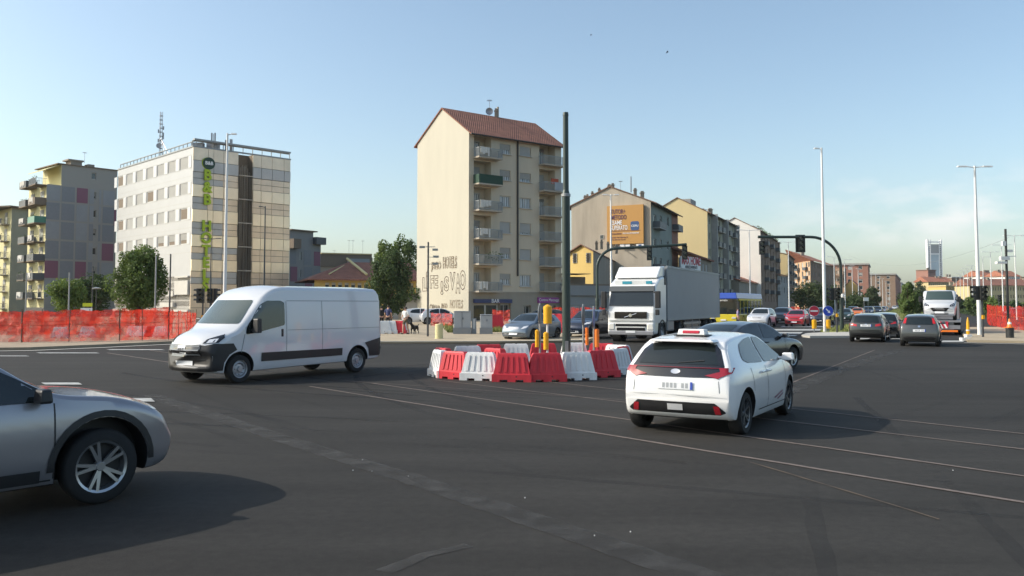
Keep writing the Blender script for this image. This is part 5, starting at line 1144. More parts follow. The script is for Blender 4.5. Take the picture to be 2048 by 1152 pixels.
# ---------------------------------------------------- other car prototypes
GX, GB, GS = make_car('suv', 'silver_grey', 'silver grey crossover cut off by the left edge in the foreground')
put_wheel(GX, GS, gp(201, 1008), 50, 1, -1)
BS, BB, BSS = make_car('sedan', 'car_black', 'black coupe like car half hidden behind the white hatchback')
put_wheel(BS, BSS, gp(1586, 737), 42, 1, -1)
ES, EB, ESS = make_car('estate', 'dark_grey', 'dark grey estate car seen from behind, left of the small grey hatchback')
put(ES, at(1741, 45.5), 62)
HS, HB, HSS = make_car('hatch', 'mid_grey', 'grey small hatchback seen from behind beside the recovery truck')
drop(HS, 'tail_light')
for sd in (1, -1): q = [(sd * .56, 1.05), (sd * .68, 1.05), (sd * .60, 1.30), (sd * .52, 1.30)]; decal_obj(HB, 'tail_light', 'lamp_red', HS, [(q, 'R', 1, .012)])
put(HS, at(1843, 40.8), 62)
AVH = -117.7
def clone(o, old, pnt, p, hd, label, group=None):
    c = copy_tree(o, None, None, None, label, group)
    if pnt != old: recolour(c, pnt, old)
    return put(c, p, hd)
FAB = clone(HS, 'mid_grey', 'blue_grey', at(1064, 46.0), -122, 'blue grey old hatchback passing behind the ring of barriers')
for ch in list(FAB.children_recursive):
    if ch.name.startswith('grille') or ch.name.startswith('tail_light'): bpy.data.objects.remove(ch)
decal_obj(HB, 'grille', ['chrome', 'black_plastic'], FAB, [([(-.3, .64), (.3, .64), (.33, .76), (-.33, .76)], 'F', 1, .009, 0), ([(-.7, .33), (.7, .33), (.72, .44), (-.72, .44)], 'F', 1, .006, 1)])
clone(GX, 'silver_grey', 'navy', at(1182, 49.5), -119, 'dark blue crossover half hidden behind the two grey sign posts')
clone(HS, 'mid_grey', 'dark_grey', at(1080, 64, .12), 182, 'dark hatchback parked in front of the ground floor shops')
clone(HS, 'mid_grey', 'van_white', at(845, 79, .12), 10, 'white small car parked at the foot of the graffiti gable, left one', 'white cars parked at the gable')
clone(HS, 'mid_grey', 'van_white', at(882, 78, .12), 14, 'white small car parked behind the orange netting at the gable, right one', 'white cars parked at the gable')
q_ = 'cars queueing on the oncoming lanes'
clone(GX, 'silver_grey', 'van_white', at(1524, 74), AVH, 'white crossover at the head of the oncoming queue beside the bus', q_)
clone(GX, 'silver_grey', 'dark_grey', at(1565, 88), AVH, 'dark grey crossover between the white crossover and the red car', q_)
clone(HS, 'mid_grey', 'car_red', at(1595, 76), AVH, 'red hatchback waiting left of the no entry sign', q_)
clone(ES, 'dark_grey', 'dark_green', at(1622, 92), AVH, 'dark estate car behind the red hatchback', q_)
clone(GX, 'silver_grey', 'navy', at(1645, 82), AVH, 'dark blue crossover behind the no entry and arrow signs', q_)
clone(HS, 'mid_grey', 'dark_green', at(1690, 98), AVH, 'dark green hatchback behind the arch post', q_)
clone(HS, 'mid_grey', 'car_orange', at(1716, 122), AVH, 'orange small car in the oncoming queue', q_)
clone(GX, 'silver_grey', 'car_black', at(1706, 134), AVH, 'black crossover just behind the orange car', q_)
clone(GX, 'silver_grey', 'navy', at(1737, 138), AVH, 'dark blue crossover to the right of the orange car', q_)
clone(GX, 'silver_grey', 'car_black', at(1754, 150), AVH, 'black crossover with lit headlamps right of the blue one', q_)
clone(ES, 'dark_grey', 'silver_grey', at(1765, 185), AVH, 'silver estate car behind the black crossovers', q_)
clone(HS, 'mid_grey', 'blue_grey', at(1770, 215), AVH, 'blue grey hatchback further back in the oncoming lane', q_)
clone(ES, 'dark_grey', 'van_white', at(1789, 330), AVH, 'white car far down the avenue, left of the median', q_)
clone(HS, 'mid_grey', 'silver_grey', at(1795, 420), AVH, 'tiny silver car farthest down the avenue', q_)
clone(ES, 'dark_grey', 'car_black', at(1772, 50.5), 62, 'black car hidden behind the dark grey estate car')
clone(ES, 'dark_grey', 'navy', at(2041, 118), 10, 'dark car parked at the right edge behind the orange netting')
# ---------------------------------------------------- vans
def make_van(label, L=5.99, W=2.05, H=2.44, wb=4.035, pnt='van_white', low=False, name='panel_van'):
    h = L / 2; fa = h - .95; ra = fa - wb
    if not low:
        top = [(-h, 1.0), (-h + .02, 2.0), (-h + .08, 2.34), (-h + .25, 2.43), (-h + .8, H), (h - 2.3, H), (h - 1.95, 2.38), (h - 1.6, 2.2), (h - 1.42, 2.02), (h - .78, 1.42), (h - .66, 1.34), (h - .3, 1.2), (h - .08, 1.02), (h, .8)]
    else:
        top = [(-h, 1.0), (-h + .02, 1.7), (-h + .08, 1.88), (-h + .3, 1.93), (h - 1.6, 1.93), (h - 1.4, 1.88), (h - .85, 1.32), (h - .7, 1.22), (h - .3, 1.08), (h - .06, .92), (h, .75)]
    S = dict(L=L, W=W, wr=.345, axles=(ra, fa), top=top, bot=[(-h, .6), (-h + .05, .42), (-h + .3, .36), (0, .3), (h - .3, .26), (h - .06, .3), (h, .42)],
             plan=[(-h, .95), (-h + .15, .985), (-h + .8, 1), (h - 1.6, 1), (h - .8, .985), (h - .25, .93), (h, .86)], tum=[(.2, .93), (.45, .985), (.8, 1), (1.2, .995), (1.9, .955), (2.3, .915), (2.5, .86)], r=.13, crown=.05, cf=.12, cr=.015, n=84, arch=1.2)
    B = Body(S); r = thing(name, label, 'van'); link(B.mesh('body', pnt), 'body', r); w2 = W / 2
    if not low:
        sw = [(h - 2.32, 1.40), (h - 2.32, 1.98), (h - 2.2, 2.03), (h - 1.75, 2.03), (h - 1.55, 1.92), (h - 1.12, 1.36), (h - 1.1, 1.18), (h - 1.5, 1.24)]
        ws = [(-.84, 1.45), (.84, 1.45), (.73, 2.04), (-.73, 2.04)]
    else:
        sw = [(h - 2.1, 1.12), (h - 2.1, 1.7), (h - 1.6, 1.72), (h - 1.4, 1.66), (h - 1.0, 1.28), (h - 1.0, 1.12)]; ws = [(-.82, 1.28), (.82, 1.28), (.72, 1.85), (-.72, 1.85)]
    for sd in (1, -1):
        decal_obj(B, 'side_window', 'glass_dark', r, [(rnd(sw), 'S', sd, .01)])
        x0 = h - 2.38; wv = .009
        se = [[(x0 - wv, .5), (x0 + wv, .5), (x0 + wv, H - .42), (x0 - wv, H - .42)], [(h - .98, .75), (h - .96, .75), (h - 1.06, 1.2), (h - 1.08, 1.2)], [(x0 - 1.25, .55), (x0 - 1.235, .55), (x0 - 1.235, H - .42), (x0 - 1.25, H - .42)],
              [(-h + .1, 1.26), (x0 - .03, 1.26), (x0 - .03, 1.272), (-h + .1, 1.272)], [(-h + .1, H - .42), (h - 2.4, H - .42), (h - 2.4, H - .405), (-h + .1, H - .405)]]
        decal_obj(B, 'panel_seam', 'panel_mid', r, [(p, 'S', sd, .004) for p in se])
        if not low:
            decal_obj(B, 'rub_strip', 'black_plastic', r, [([(ra + .62, .52), (fa - .62, .5), (fa - .62, .72), (ra + .62, .72)], 'S', sd, .014)])
            decal_obj(B, 'bumper_side', 'black_plastic', r, [([(fa + .45, .33), (h - .02, .33), (h - .02, .88), (h - .3, .98), (fa + .2, .98), (fa + .1, .82), (fa + .3, .71), (fa + .43, .52)], 'S', sd, .012)])
            decal_obj(B, 'rear_corner_trim', 'black_plastic', r, [([(-h + .02, .45), (ra - .45, .45), (ra - .4, .68), (ra - .25, .84), (-h + .02, .98)], 'S', sd, .012)])
            box_part('door_handle', 'black_plastic', r, [(x0 + .14, sd * (w2 - .02), 1.1, .07, .05, .2)])
        else:
            box_part('door_handle', 'black_plastic', r, [(x0 + .3, sd * (w2 - .02), 1.0, .16, .05, .05)])
        box_part('mirror', 'black_plastic', r, [(h - 1.32, sd * (w2 + .14), 1.22 if not low else 1.15, .14, .22, .36, 0, .9), (h - 1.28, sd * (w2 + .0), 1.25 if not low else 1.2, .06, .2, .08)], .03)
        for ax in S['axles']: wheel(r, ax, sd * (w2 - .13), .345, sd, .215, 'steel_rim', 'steel')
        lp = [(sd * w2 * .58, .98), (sd * w2 * .88, 1.0), (sd * w2 * .9, 1.12), (sd * w2 * .84, 1.2), (sd * w2 * .62, 1.08)]
        if low: lp = [(a, b - .12) for a, b in lp]
        decal_obj(B, 'headlight', ['gloss_black', 'lamp_clear'], r, [(lp, 'F', 1, .012, 0), ([(sd * w2 * .66, .99 - .12 * low), (sd * w2 * .84, 1.01 - .12 * low), (sd * w2 * .84, 1.1 - .12 * low), (sd * w2 * .68, 1.07 - .12 * low)], 'F', 1, .018, 1)])
        decal_obj(B, 'tail_light', 'lamp_red', r, [([(sd * w2 * .84, 1.0), (sd * w2 * .94, 1.0), (sd * w2 * .94, 1.5), (sd * w2 * .84, 1.5)], 'R', 1, .01)])
    decal_obj(B, 'windscreen', 'glass_green', r, [(rnd(ws), 'F', 1, .01)])
    if not low:
        decal_obj(B, 'front_bumper', ['black_plastic', 'gloss_black', 'kerb'], r, [([(-w2 * .86, .32), (w2 * .86, .32), (w2 * .88, .9), (w2 * .6, .94), (-w2 * .6, .94), (-w2 * .88, .9)], 'F', 1, .022, 0)])
        decal_obj(B, 'grille', ['panel_mid', 'gloss_black'], r, [([(-.56, .9 - i * .1), (.56, .9 - i * .1), (.56, .93 - i * .1), (-.56, .93 - i * .1)], 'F', 1, .04, 0) for i in range(3)] + [([(-.58, .66), (.58, .66), (.58, .95), (-.58, .95)], 'F', 1, .032, 1)])
        decal_obj(B, 'emblem', 'plate_white', r, [([(-.15, .74), (.15, .74), (.15, .92), (-.15, .92)], 'F', 1, .044)])
        text('emblem', 'FIAT', .12, 'ink', r, (h + .035, 0, .83), math.pi / 2, extrude=.002)
    else:
        decal_obj(B, 'grille', 'gloss_black', r, [([(-.55, .78), (.55, .78), (.38, .56), (-.38, .56)], 'F', 1, .02), ([(-.5, .36), (.5, .36), (.5, .46), (-.5, .46)], 'F', 1, .012)])
    decal_obj(B, 'front_plate', 'plate_white', r, [([(-.27, .44), (.27, .44), (.27, .56), (-.27, .56)], 'F', 1, .044)], False)
    return r, B, S
VA, VB, VS = make_van('large white high roof panel van crossing in front of the hotel')
put_wheel(VA, VS, gp(478, 766), -124.5, 1, 1)
# ============================================================ TRUCKS AND BUS
def truck():
    r = thing('articulated_lorry', 'white articulated lorry with a long grey curtain trailer facing the junction', 'lorry')
    # x forward, cab front at x=0
    mat('trailer_grey', (.27, .28, .29), .55, var=.05, vs=.6); mat('teal_trim', (.03, .3, .4), .5)
    c = MB(); W = 2.48
    prof = [(-2.25, .95), (-2.25, 3.0), (-2.1, 3.42), (-1.2, 3.32), (-.55, 3.05), (-.32, 2.92), (-.12, 2.0), (0.0, 1.5), (.02, .5), (-.1, .42), (-.6, .42), (-.75, .95)]
    B = MB(); B.prism([(x, -W / 2, z) for x, z in prof], (0, W, 0)); B.build('cab', 'truck_white', r, bevel=.09)
    q = MB(); q.prism([(x, -W * .46, z) for x, z in ((-2.3, 3.42), (-2.3, 3.95), (-1.6, 3.9), (-.95, 3.4), (-.9, 3.3))], (0, W * .92, 0)); q.build('roof_deflector', 'truck_white', r, bevel=.05)
    q = MB(); q.prism([(-.325, -1.1, 2.72), (-.325, 1.1, 2.72), (-.09, 1.16, 1.86), (-.09, -1.16, 1.86)], (.06, 0, .015)); q.build('windscreen', 'glass_dark', r)
    q = MB(); q.prism([(-.36, -1.2, 2.62), (-.36, 1.2, 2.62), (-.40, 1.16, 2.88), (-.40, -1.16, 2.88)], (.22, 0, -.02)); q.build('sun_visor', 'rail_dark', r)
    q = MB(); q.box(.0, 0, 2.93, .1, 1.9, .2); q.c = 1; q.box(.02, -.3, 2.96, .09, .5, .14); q.box(.02, .85, 2.96, .09, .3, .14)
    q.build('light_box', ['white_plastic', 'teal_trim'], r, (-.42, 0, .02))
    q = MB()
    for z0, h_, w_ in ((1.22, .34, 1.7), (.62, .13, 1.5), (.82, .13, 1.6)): q.box(.035, 0, z0, .05, w_, h_)
    q.build('grille', 'gloss_black', r, bevel=.01); q = MB(); q.box(.055, 0, .77, .06, 1.5, .04); q.box(.05, 0, 1.12, .05, 2.3, .03); q.build('grille_bar', 'truck_white', r)
    q = MB(); q.cyl((.07, -.3, 1.3), (.07, .3, 1.5), .02, .02, 6); q.lathe([(.1, -.01), (.13, -.01), (.13, .01), (.1, .01), (.1, -.01)], 20, 'z', (0, 0, 0)); 
    qo = MB(); qo.cyl((.07, -.32, 1.28), (.07, .32, 1.48), .018, .018, 6); qo.cyl((.065, 0, 1.38), (.085, 0, 1.38), .09, .09, 18); qo.build('emblem', 'chrome', r)
    for sd in (1, -1):
        q = MB(); q.box(.0, sd * 1.02, .64, .12, .34, .34, 0, .9); q.build('headlight', 'lamp_clear', r, bevel=.04)
        q = MB(); q.prism([(-.38, sd * 1.245, 2.5), (-.95, sd * 1.245, 2.5), (-.95, sd * 1.245, 1.75), (-.2, sd * 1.245, 1.75)], (0, sd * .015, 0)); q.build('side_window', 'glass_dark', r)
        q = MB(); q.box(.02, sd * 1.42, 1.75, .2, .26, .85); q.box(-.05, sd * 1.32, 2.5, .1, .3, .06); q.box(.05, sd * 1.40, 1.4, .14, .2, .28); q.build('mirror', 'black_plastic', r, bevel=.04)
        q = MB(); q.box(-2.0, sd * 1.2, 2.95, .3, .14, .45); q.build('air_vent', 'black_plastic', r, bevel=.03)
        q = MB(); q.box(-.1, sd * 1.25, 2.9, .3, .05, .22); 
        wheel(r, -1.4, sd * 1.08, .5, sd, .32, 'steel_rim', 'steel'); wheel(r, -5.1, sd * 1.0, .5, sd, .5, 'steel_rim', 'steel')
        for x in (-11.6, -12.9, -14.2): wheel(r, x, sd * 1.02, .5, sd, .4, 'steel_rim', 'steel')
        q = MB(); q.lathe([(.58, -.2), (.66, -.2), (.66, .2), (.58, .2), (.58, -.2)], 24, 'y', (-1.4, sd * 1.06, .5)); q.build('wheel_arch', 'black_plastic', r)
        q = MB(); q.box(-8.2, sd * 1.15, .5, 4.2, .05, .12); q.box(-8.2, sd * 1.15, .8, 4.2, .05, .12); [q.box(x, sd * 1.15, .45, .08, .06, .8) for x in (-10, -8.2, -6.4)]; q.build('side_guard', 'antenna', r)
        q = MB(); q.box(-3.3, sd * .85, .5, 1.3, .7, .6); q.build('fuel_tank', 'antenna', r, bevel=.08)
    q = MB(); q.box(-8.8, 0, .95, 13.5, 1.0, .22); q.box(-2.6, 0, .6, 5.0, .9, .3); q.build('chassis', 'black_plastic', r)
    q = MB(); q.box(.0, 0, .38, .14, 2.4, .22); q.build('front_bumper', 'antenna', r, bevel=.04); q = MB(); q.box(.09, 0, .5, .02, .5, .11); q.build('front_plate', 'plate_white', r)
    t = MB(); t.box(-8.9, 0, 1.18, 13.0, 2.5, 2.75); t.build('curtain_trailer', 'trailer_grey', r, bevel=.03)
    t = MB(); t.box(-8.9, 0, 1.08, 13.08, 2.56, .14)
    for sd in (1, -1): t.box(-8.9, sd * 1.25, 3.86, 13.08, .06, .12); t.box(-2.42, sd * 1.22, 1.2, .1, .1, 2.7); t.box(-15.38, sd * 1.22, 1.2, .1, .1, 2.7)
    t.build('trailer_frame', 'railing', r)
    put(r, at(1262, 43.2), -115.5)
    return r
truck()
def bus():
    mat('bus_blue', (.02, .07, .4), .35, coat=.5); mat('bus_yellow', (.62, .5, .02), .4, coat=.5); mat('bus_magenta', (.35, .02, .15), .4)
    r = thing('city_bus', 'blue and yellow city bus behind the lorry trailer', 'bus'); L, W, H = 11.5, 2.5, 3.0; mats = ['bus_blue', 'bus_yellow', 'bus_magenta']
    b = MB(); b.c = 1; b.box(-L / 2, 0, .3, L, W, .75); b.c = 0; b.box(-L / 2, 0, 2.45, L - .1, W - .04, .55, 0, .985, .93); b.c = 2; b.box(-L / 2 - 2, 0, .34, 2.6, W + .03, .7); b.build('body', mats, r, bevel=.06)
    b = MB(); b.box(-L / 2, 0, 1.05, L - .06, W - .05, 1.4); b.build('window_band', 'glass_dark', r)
    b = MB()
    for sd in (1, -1):
        for k in range(7): b.box(-1.4 - k * 1.5, sd * (W / 2 - .01), 1.05, .1, .03, 1.4)
        b.box(-L / 2, sd * (W / 2 + .0), 2.3, L - 1.5, .04, .18)
        for x in (-2.6, -8.9): wheel(r, x, sd * 1.1, .48, sd, .3, 'steel_rim', 'steel')
    b.build('window_pillar', 'bus_yellow', r)
    b = MB(); b.box(.02, 0, 2.2, .05, 1.7, .24); bo = b.build('destination_display', 'gloss_black', r); text('lettering', 'Servizio', .26, 'white_paint', bo, (.05, 0, 2.32), math.pi / 2)
    b = MB(); b.box(.03, 0, .45, .05, .5, .12); b.build('front_plate', 'plate_white', r)
    for sd in (1, -1): q = MB(); q.box(.02, sd * .95, .62, .08, .35, .18); q.build('headlight', 'lamp_clear', r, bevel=.02); q = MB(); q.box(.2, sd * 1.4, 1.6, .14, .2, .55); q.box(.1, sd * 1.3, 2.1, .2, .3, .06); q.build('mirror', 'black_plastic', r, bevel=.02)
    put(r, at(1447, 78), AVH)
bus()
def tow():
    hd = 62.3; base = at(1880, 53.5)
    r = thing('recovery_truck', 'flatbed recovery truck seen from behind carrying a white van', 'recovery truck')
    b = MB(); b.box(3.6, 0, .82, 7.2, 2.35, .12); b.build('flatbed', 'antenna', r)
    b = MB(); b.box(4.5, 0, .5, 9, .9, .3); b.build('chassis', 'black_plastic', r); b = MB(); b.box(8.7, 0, .9, 1.9, 2.3, 1.75, 0, .93); b.build('cab', 'navy', r, bevel=.08)
    b = MB(); b.box(7.2, 0, .94, .1, 2.2, 1.5); [b.box(3.6, sd * 1.17, .94, 7.0, .05, .1) for sd in (1, -1)]; b.build('headboard', 'antenna', r)
    for sd in (1, -1):
        wheel(r, 8.6, sd * 1.0, .42, sd, .25, 'steel_rim', 'steel'); wheel(r, 2.6, sd * .98, .42, sd, .4, 'steel_rim', 'steel')
        q = MB(); q.box(-.02, sd * .95, .5, .06, .3, .12); q.build('tail_light', 'lamp_red', r)
    b = MB(); b.box(-.05, 0, .4, .1, 2.3, .24); b.build('rear_bumper', 'antenna', r)
    b = MB(); b.box(0, 0, 0, .04, .95, .42); b.c = 1
    for i in range(4): b.prism([(-.025, -.45 + i * .25, 0.0), (-.025, -.34 + i * .25, 0.0), (-.025, -.13 + i * .25, .42), (-.025, -.24 + i * .25, .42)], (-.01, 0, 0))
    b.build('hazard_board', ['sign_red', 'white_paint'], r, (-.12, -.0, .45)); b = MB(); b.box(-.14, -.45, .22, .05, 1.1, .12); b.build('marker_strip', 'orange_plastic', r)
    put(r, base, hd)
    v, VB2, S2 = make_van('white low roof van loaded backwards on the flatbed recovery truck', 5.0, 1.95, 1.95, 3.1, 'van_white', True, 'carried_van')
    f = Vector((math.cos(R(hd)), math.sin(R(hd)), 0)); put(v, base + f * 2.85 + Vector((0, 0, .94)), hd + 180)
tow()
# ============================================================ STREET FURNITURE
def barrier_mesh(m):
    b = MB(); b.box(0, 0, .055, 1.0, .42, .13)
    for x in (-.4, 0, .4): b.box(x, 0, 0, .2, .42, .056)
    b.box(0, 0, .184, .93, .36, .49, 0, .78, .5); b.box(0, 0, .673, .70, .17, .035, 0, .94, .85)
    for sd in (1, -1):
        for i in range(5):
            x = -.32 + i * .16; P = [(x - .035, sd * .172, .24), (x + .035, sd * .172, .24), (x * .82 + .028, sd * .106, .63), (x * .82 - .028, sd * .106, .63)]
            b.prism(P, (0, sd * .015, .004))
    b.c = 1; b.cyl((0, 0, .705), (0, 0, .718), .04, .04, 10); b.cyl((.12, -.212, .13), (.12, -.2105, .13), .018, .018, 8); b.cyl((.12, .2105, .13), (.12, .212, .13), .018, .018, 8)
    return b.mesh('road_barrier', [m, 'black_plastic'])
BM = {k: barrier_mesh(k) for k in ('red_plastic', 'white_plastic')}
def barrier(p, yaw, c, label, grp=None, s=1.0):
    o = tag(link(BM[c], 'road_barrier', None, p, R(yaw)), label, 'barrier', grp); o.scale = (s, s, s)
    m = o.modifiers.new('bevel', 'BEVEL'); m.width = .014; m.segments = 2; m.limit_method = 'ANGLE'; m.angle_limit = R(40); return o
gname = 'plastic barriers ringed round the green pole'
r_, w_ = 'red_plastic', 'white_plastic'
for px, D, yaw, c, lab in (
    (886, 24.1, -62, r_, 'dark red barrier at the far left end of the ring'), (880, 22.95, -68, w_, 'white barrier seen end on at the left of the ring'),
    (912, 22.3, -40, r_, 'ribbed red barrier between two white ones at the left front'), (961, 21.9, -14, w_, 'sunlit white barrier in the front row of the ring'),
    (1025, 21.5, -7, r_, 'sunlit ribbed red barrier at the very front of the ring'), (1092, 21.55, 9, r_, 'shaded dark red barrier at the front, below the yellow markers'),
    (1152, 22.0, 12, w_, 'shaded white barrier right in front of the green pole'), (1201, 22.8, 22, r_, 'shaded red barrier right of the green pole'),
    (1236, 23.7, 50, w_, 'white barrier at the right end of the ring'), (1246, 24.9, 68, r_, 'red barrier sliver behind the rightmost white one'),
    (935, 25.2, 15, w_, 'white barrier in the back row at the left'), (977, 26.2, 8, r_, 'red barrier in the back row between two white ones'), (990, 23.9, -52, r_, 'red barrier set askew inside the ring'),
    (1032, 26.6, 0, w_, 'white barrier in the middle of the back row'), (1087, 27.0, 4, r_, 'red barrier in the back row behind the yellow markers'),
    (1148, 27.4, 0, w_, 'white barrier in the back row behind the green pole'), (1204, 27.0, -14, r_, 'red barrier in the back row right of the green pole'), (1236, 25.9, -40, w_, 'white barrier at the back right of the ring')):
    barrier(at(px, D), yaw, c, lab, gname)
p = gp(1133, 739); t = thing('green_signal_mast', 'tall dark green steel pole standing inside the barrier ring', 'pole', p)
b = MB(); zt = zat(225, p.y); z1 = zat(380, p.y); b.cyl((0, 0, 0), (0, 0, z1 - .15), .128, .122, 20); b.cyl((0, 0, z1 - .15), (0, 0, z1), .122, .088, 20); b.cyl((0, 0, z1), (0, 0, zt - .1), .088, .082, 20); b.cyl((0, 0, zt - .1), (0, 0, zt), .092, .08, 20)
b.build('mast', 'dark_green_metal', t, smooth=True); b = MB(); b.cyl((-.14, -.02, zat(557, p.y)), (-.09, -.02, zat(557, p.y)), .03, .03, 8); b.lathe([(.122, -.05), (.14, -.04), (.14, .04), (.122, .05)], 18, 'z', (0, 0, z1 - .16)); b.box(0, -.125, .5, .1, .02, .35); b.build('collar', 'grey_pole', t)
sheet('island_slab', [at(1000, 23.4), at(1150, 23.6), at(1180, 25.6), at(1040, 26)], 'concrete', .05, .05)
def yellow_marker(D, px, y0, y1, rr, label, pole_top, pole_px=None, sign=None, amber='yellow_plastic'):
    p = at(pole_px or px, D); t = thing('traffic_sign_post', label, 'sign post', p); b = MB(); b.cyl((0, 0, 0), (0, 0, zat(pole_top, D)), .03, .03, 10); b.build('pole', 'white_pole' if not sign else 'grey_pole', t)
    dx = at(px, D).x - p.x
    for (a, c, r0, ddx) in ([(y0, y1, rr, dx)] if not isinstance(y0, list) else [(q[1], q[2], q[3], at(q[0], D).x - p.x) for q in y0]):
        m = MB(); za, zb = zat(c, D), zat(a, D); n = 6
        m.lathe([(0, za), (r0, za)] + [(r0 * (1 + .03 * (k % 2)), za + (zb - za) * (k + .5) / n) for k in range(n)] + [(r0, zb), (r0 * .3, zb + r0 * .45), (0, zb + r0 * .5)], 20, 'z', (ddx, -.05, 0)); m.build('yellow_marker', amber, t, smooth=True)
    if sign:
        y, dd, yaw, mf = sign; m = MB(); z = zat(y, D); m.cyl((0, -.012, 0), (0, .012, 0), dd / 2, None, 28); m.c = 1; m.cyl((0, -.016, 0), (0, -.0125, 0), dd / 2 * .96, None, 28)
        m.build('sign_disc', ['grey_pole', mf], t, (0, 0, z), R(yaw))
    return t
mat('sign_blue', (.02, .07, .5), .4); mat('back_grey', (.1, .12, .14), .5)
yellow_marker(23.8, 1074, 661, 694, .052, 'grey post left of the paired yellow cylinders with a sign seen edge on', 606, 1080, (628, .55, 78, 'back_grey'))
yellow_marker(23.4, 1095, [(1095.5, 613, 647, .115), (1092, 666, 699, .07)], 0, 0, 'white post carrying one large and one small yellow cylinder', 615, 1095)
yellow_marker(24.6, 1174, 656, 690, .045, 'thin post with an amber cylinder and a dark sign turned sideways', 608, 1167, (630, .6, 77, 'back_grey'), 'orange_plastic')
yellow_marker(24.4, 1194, 659, 694, .062, 'white post with an amber cylinder and a blue sign turned sideways', 612, 1188, (634, .6, 80, 'sign_blue'), 'orange_plastic')
# no entry + keep right signs on the right island
def road_sign(px, D, y, label, kind):
    p = at(px, D, .12); t = thing('road_sign', label, 'road sign', p); z = zat(y, D) - .12; b = MB(); b.cyl((0, 0, 0), (0, 0, z), .03, .03, 8); b.build('pole', 'grey_pole', t)
    m = MB(); m.cyl((0, -.055, z), (0, -.04, z), .345, None, 32); m.c = 1; m.cyl((0, -.062, z), (0, -.0555, z), .33, None, 32); m.build('disc', ['white_paint', 'sign_red' if kind == 'no' else 'sign_blue'], t)
    m = MB()
    if kind == 'no': m.box(0, -.066, z - .05, .5, .006, .1)
    else:
        c, s_ = math.cos(R(-45)), math.sin(R(-45)); P = [(-.2, -.035), (.04, -.035), (.04, -.11), (.2, 0), (.04, .11), (.04, .035), (-.2, .035)]; m.prism([(x * c - y_ * s_, -.063, z + x * s_ + y_ * c) for x, y_ in P], (0, -.006, 0))
    m.build('symbol', 'white_paint', t); m = MB(); z1, z2 = zat(657, D) - .12, zat(640, D) - .12; m.lathe([(0, z1), (.15, z1), (.15, z2), (.1, z2 + .03), (0, z2 + .03)], 18, 'z', (0, -.02, 0)); m.build('yellow_marker', 'yellow_plastic', t, smooth=True)
road_sign(1628.5, 56.5, 622, 'round red no entry sign above a yellow cylinder on the island', 'no'); road_sign(1656.5, 56.5, 622, 'round blue keep right arrow sign above a yellow cylinder', 'arrow')
# lamps
def lamp(px, ytop, D, label, group=None, arms=(1, -1), rad=.09, m='white_pole', al=1.0, base=0.0, lean=0):
    p = at(px, D, base); H = zat(ytop, D) - base; t = thing('street_lamp', label, 'street lamp', p, 0, group); b = MB(); b.cyl((0, 0, 0), (0, 0, H * .3), rad, rad, 12); b.cyl((0, 0, H * .3), (0, 0, H - .02), rad, rad * .55, 12); b.build('pole', m, t, smooth=True)
    for a in arms:
        h = MB(); h.cyl((0, 0, H - .12), (a * al * .55, 0, H - .06), .03, .03, 6); h.box(a * al * .8, 0, H - .09, al * .62, .22, .07, 0, .9, .8); h.build('lamp_head', m, t)
    return t
lamp(1650, 295, 57, 'tall white lamp post with a small single head on the island', arms=(-1,), al=.45, rad=.11, base=.12)
lamp(1959, 331, 51, 'tall white double armed lamp post by the right kerb', arms=(1, -1), al=.95, rad=.11, base=.12)
lamp(448, 266, 52, 'tall white lamp post rising in front of the hotel', arms=(1,), al=.5, rad=.1)
lamp(1223, 388, 68, 'white lamp post behind the lorry in front of the billboard', arms=(1, -1), al=.6)
lamp(527, 412, 74, 'slim dark lamp post with a short arm before the bronze facade', arms=(-1,), al=.5, m='dark_pole', rad=.08)
lamp(419.5, 476, 92, 'dark double armed lamp post before the green hotel letters', arms=(1, -1), al=1.0, m='dark_pole', rad=.07)
for i, (px, y) in enumerate(((2034, 470), (2007, 489), (1984.5, 503), (1968.6, 513), (1946, 530), (1937, 536), (1929, 541), (1922, 547), (1914, 552))):
    lamp(px, y, 14875 / (609 - y), 'white double armed lamp post of the right avenue row, number %s from the near end' % ('one two three four five six seven eight nine'.split()[i]), 'lamps along the right side of the avenue', al=1.3)
for i, (px, y) in enumerate(((1501, 459), (1579, 483), (1670, 513), (1691, 518), (1706, 531), (1718, 537), (1744, 545), (1753, 548), (1760.5, 553), (1766, 557), (1773, 562), (1780, 568))):
    lamp(px, y, 14875 / (609 - y), 'pale lamp post of the left avenue row, number %s from the near end' % ('one two three four five six seven eight nine ten eleven twelve'.split()[i]), 'lamps along the left side of the avenue', al=1.3 if y < 520 else .5, m='white_pole' if i != 4 else 'white_pole')
def post(px, ytop, D, label, rad=.05, m='grey_pole', extra=None, grp=None):
    p = at(px, D, 0); t = thing('post', label, 'post', p, 0, grp); b = MB(); H = zat(ytop, D); b.cyl((0, 0, 0), (0, 0, H), rad, rad * .8, 10); b.build('shaft', m, t)
    if extra: extra(t, H)
    return t
for px, y, D in ((50, 545, 62), (136, 545, 60), (183, 533, 70), (309, 512, 58), (338, 508, 56)): post(px, y, D, {50: 'thin grey post farthest left behind the netting', 136: 'thin grey post in front of the left bushes', 183: 'thin dark post between the bushes', 309: 'light grey post in front of the big tree', 338: 'dark post right of the big tree'}[px], .06, 'grey_pole' if px in (50, 136, 309) else 'dark_pole')
def lampball(t, H): m = MB(); m.lathe([(0, -.05), (.3, -.05), (.35, .02), (.1, .1), (0, .12)], 16, 'z', (0, 0, H)); m.build('lamp_hood', 'grey_pole', t, smooth=True)
post(191, 577, 66, 'short post with a hooded lamp between the left bushes', .04, 'dark_pole', lampball)
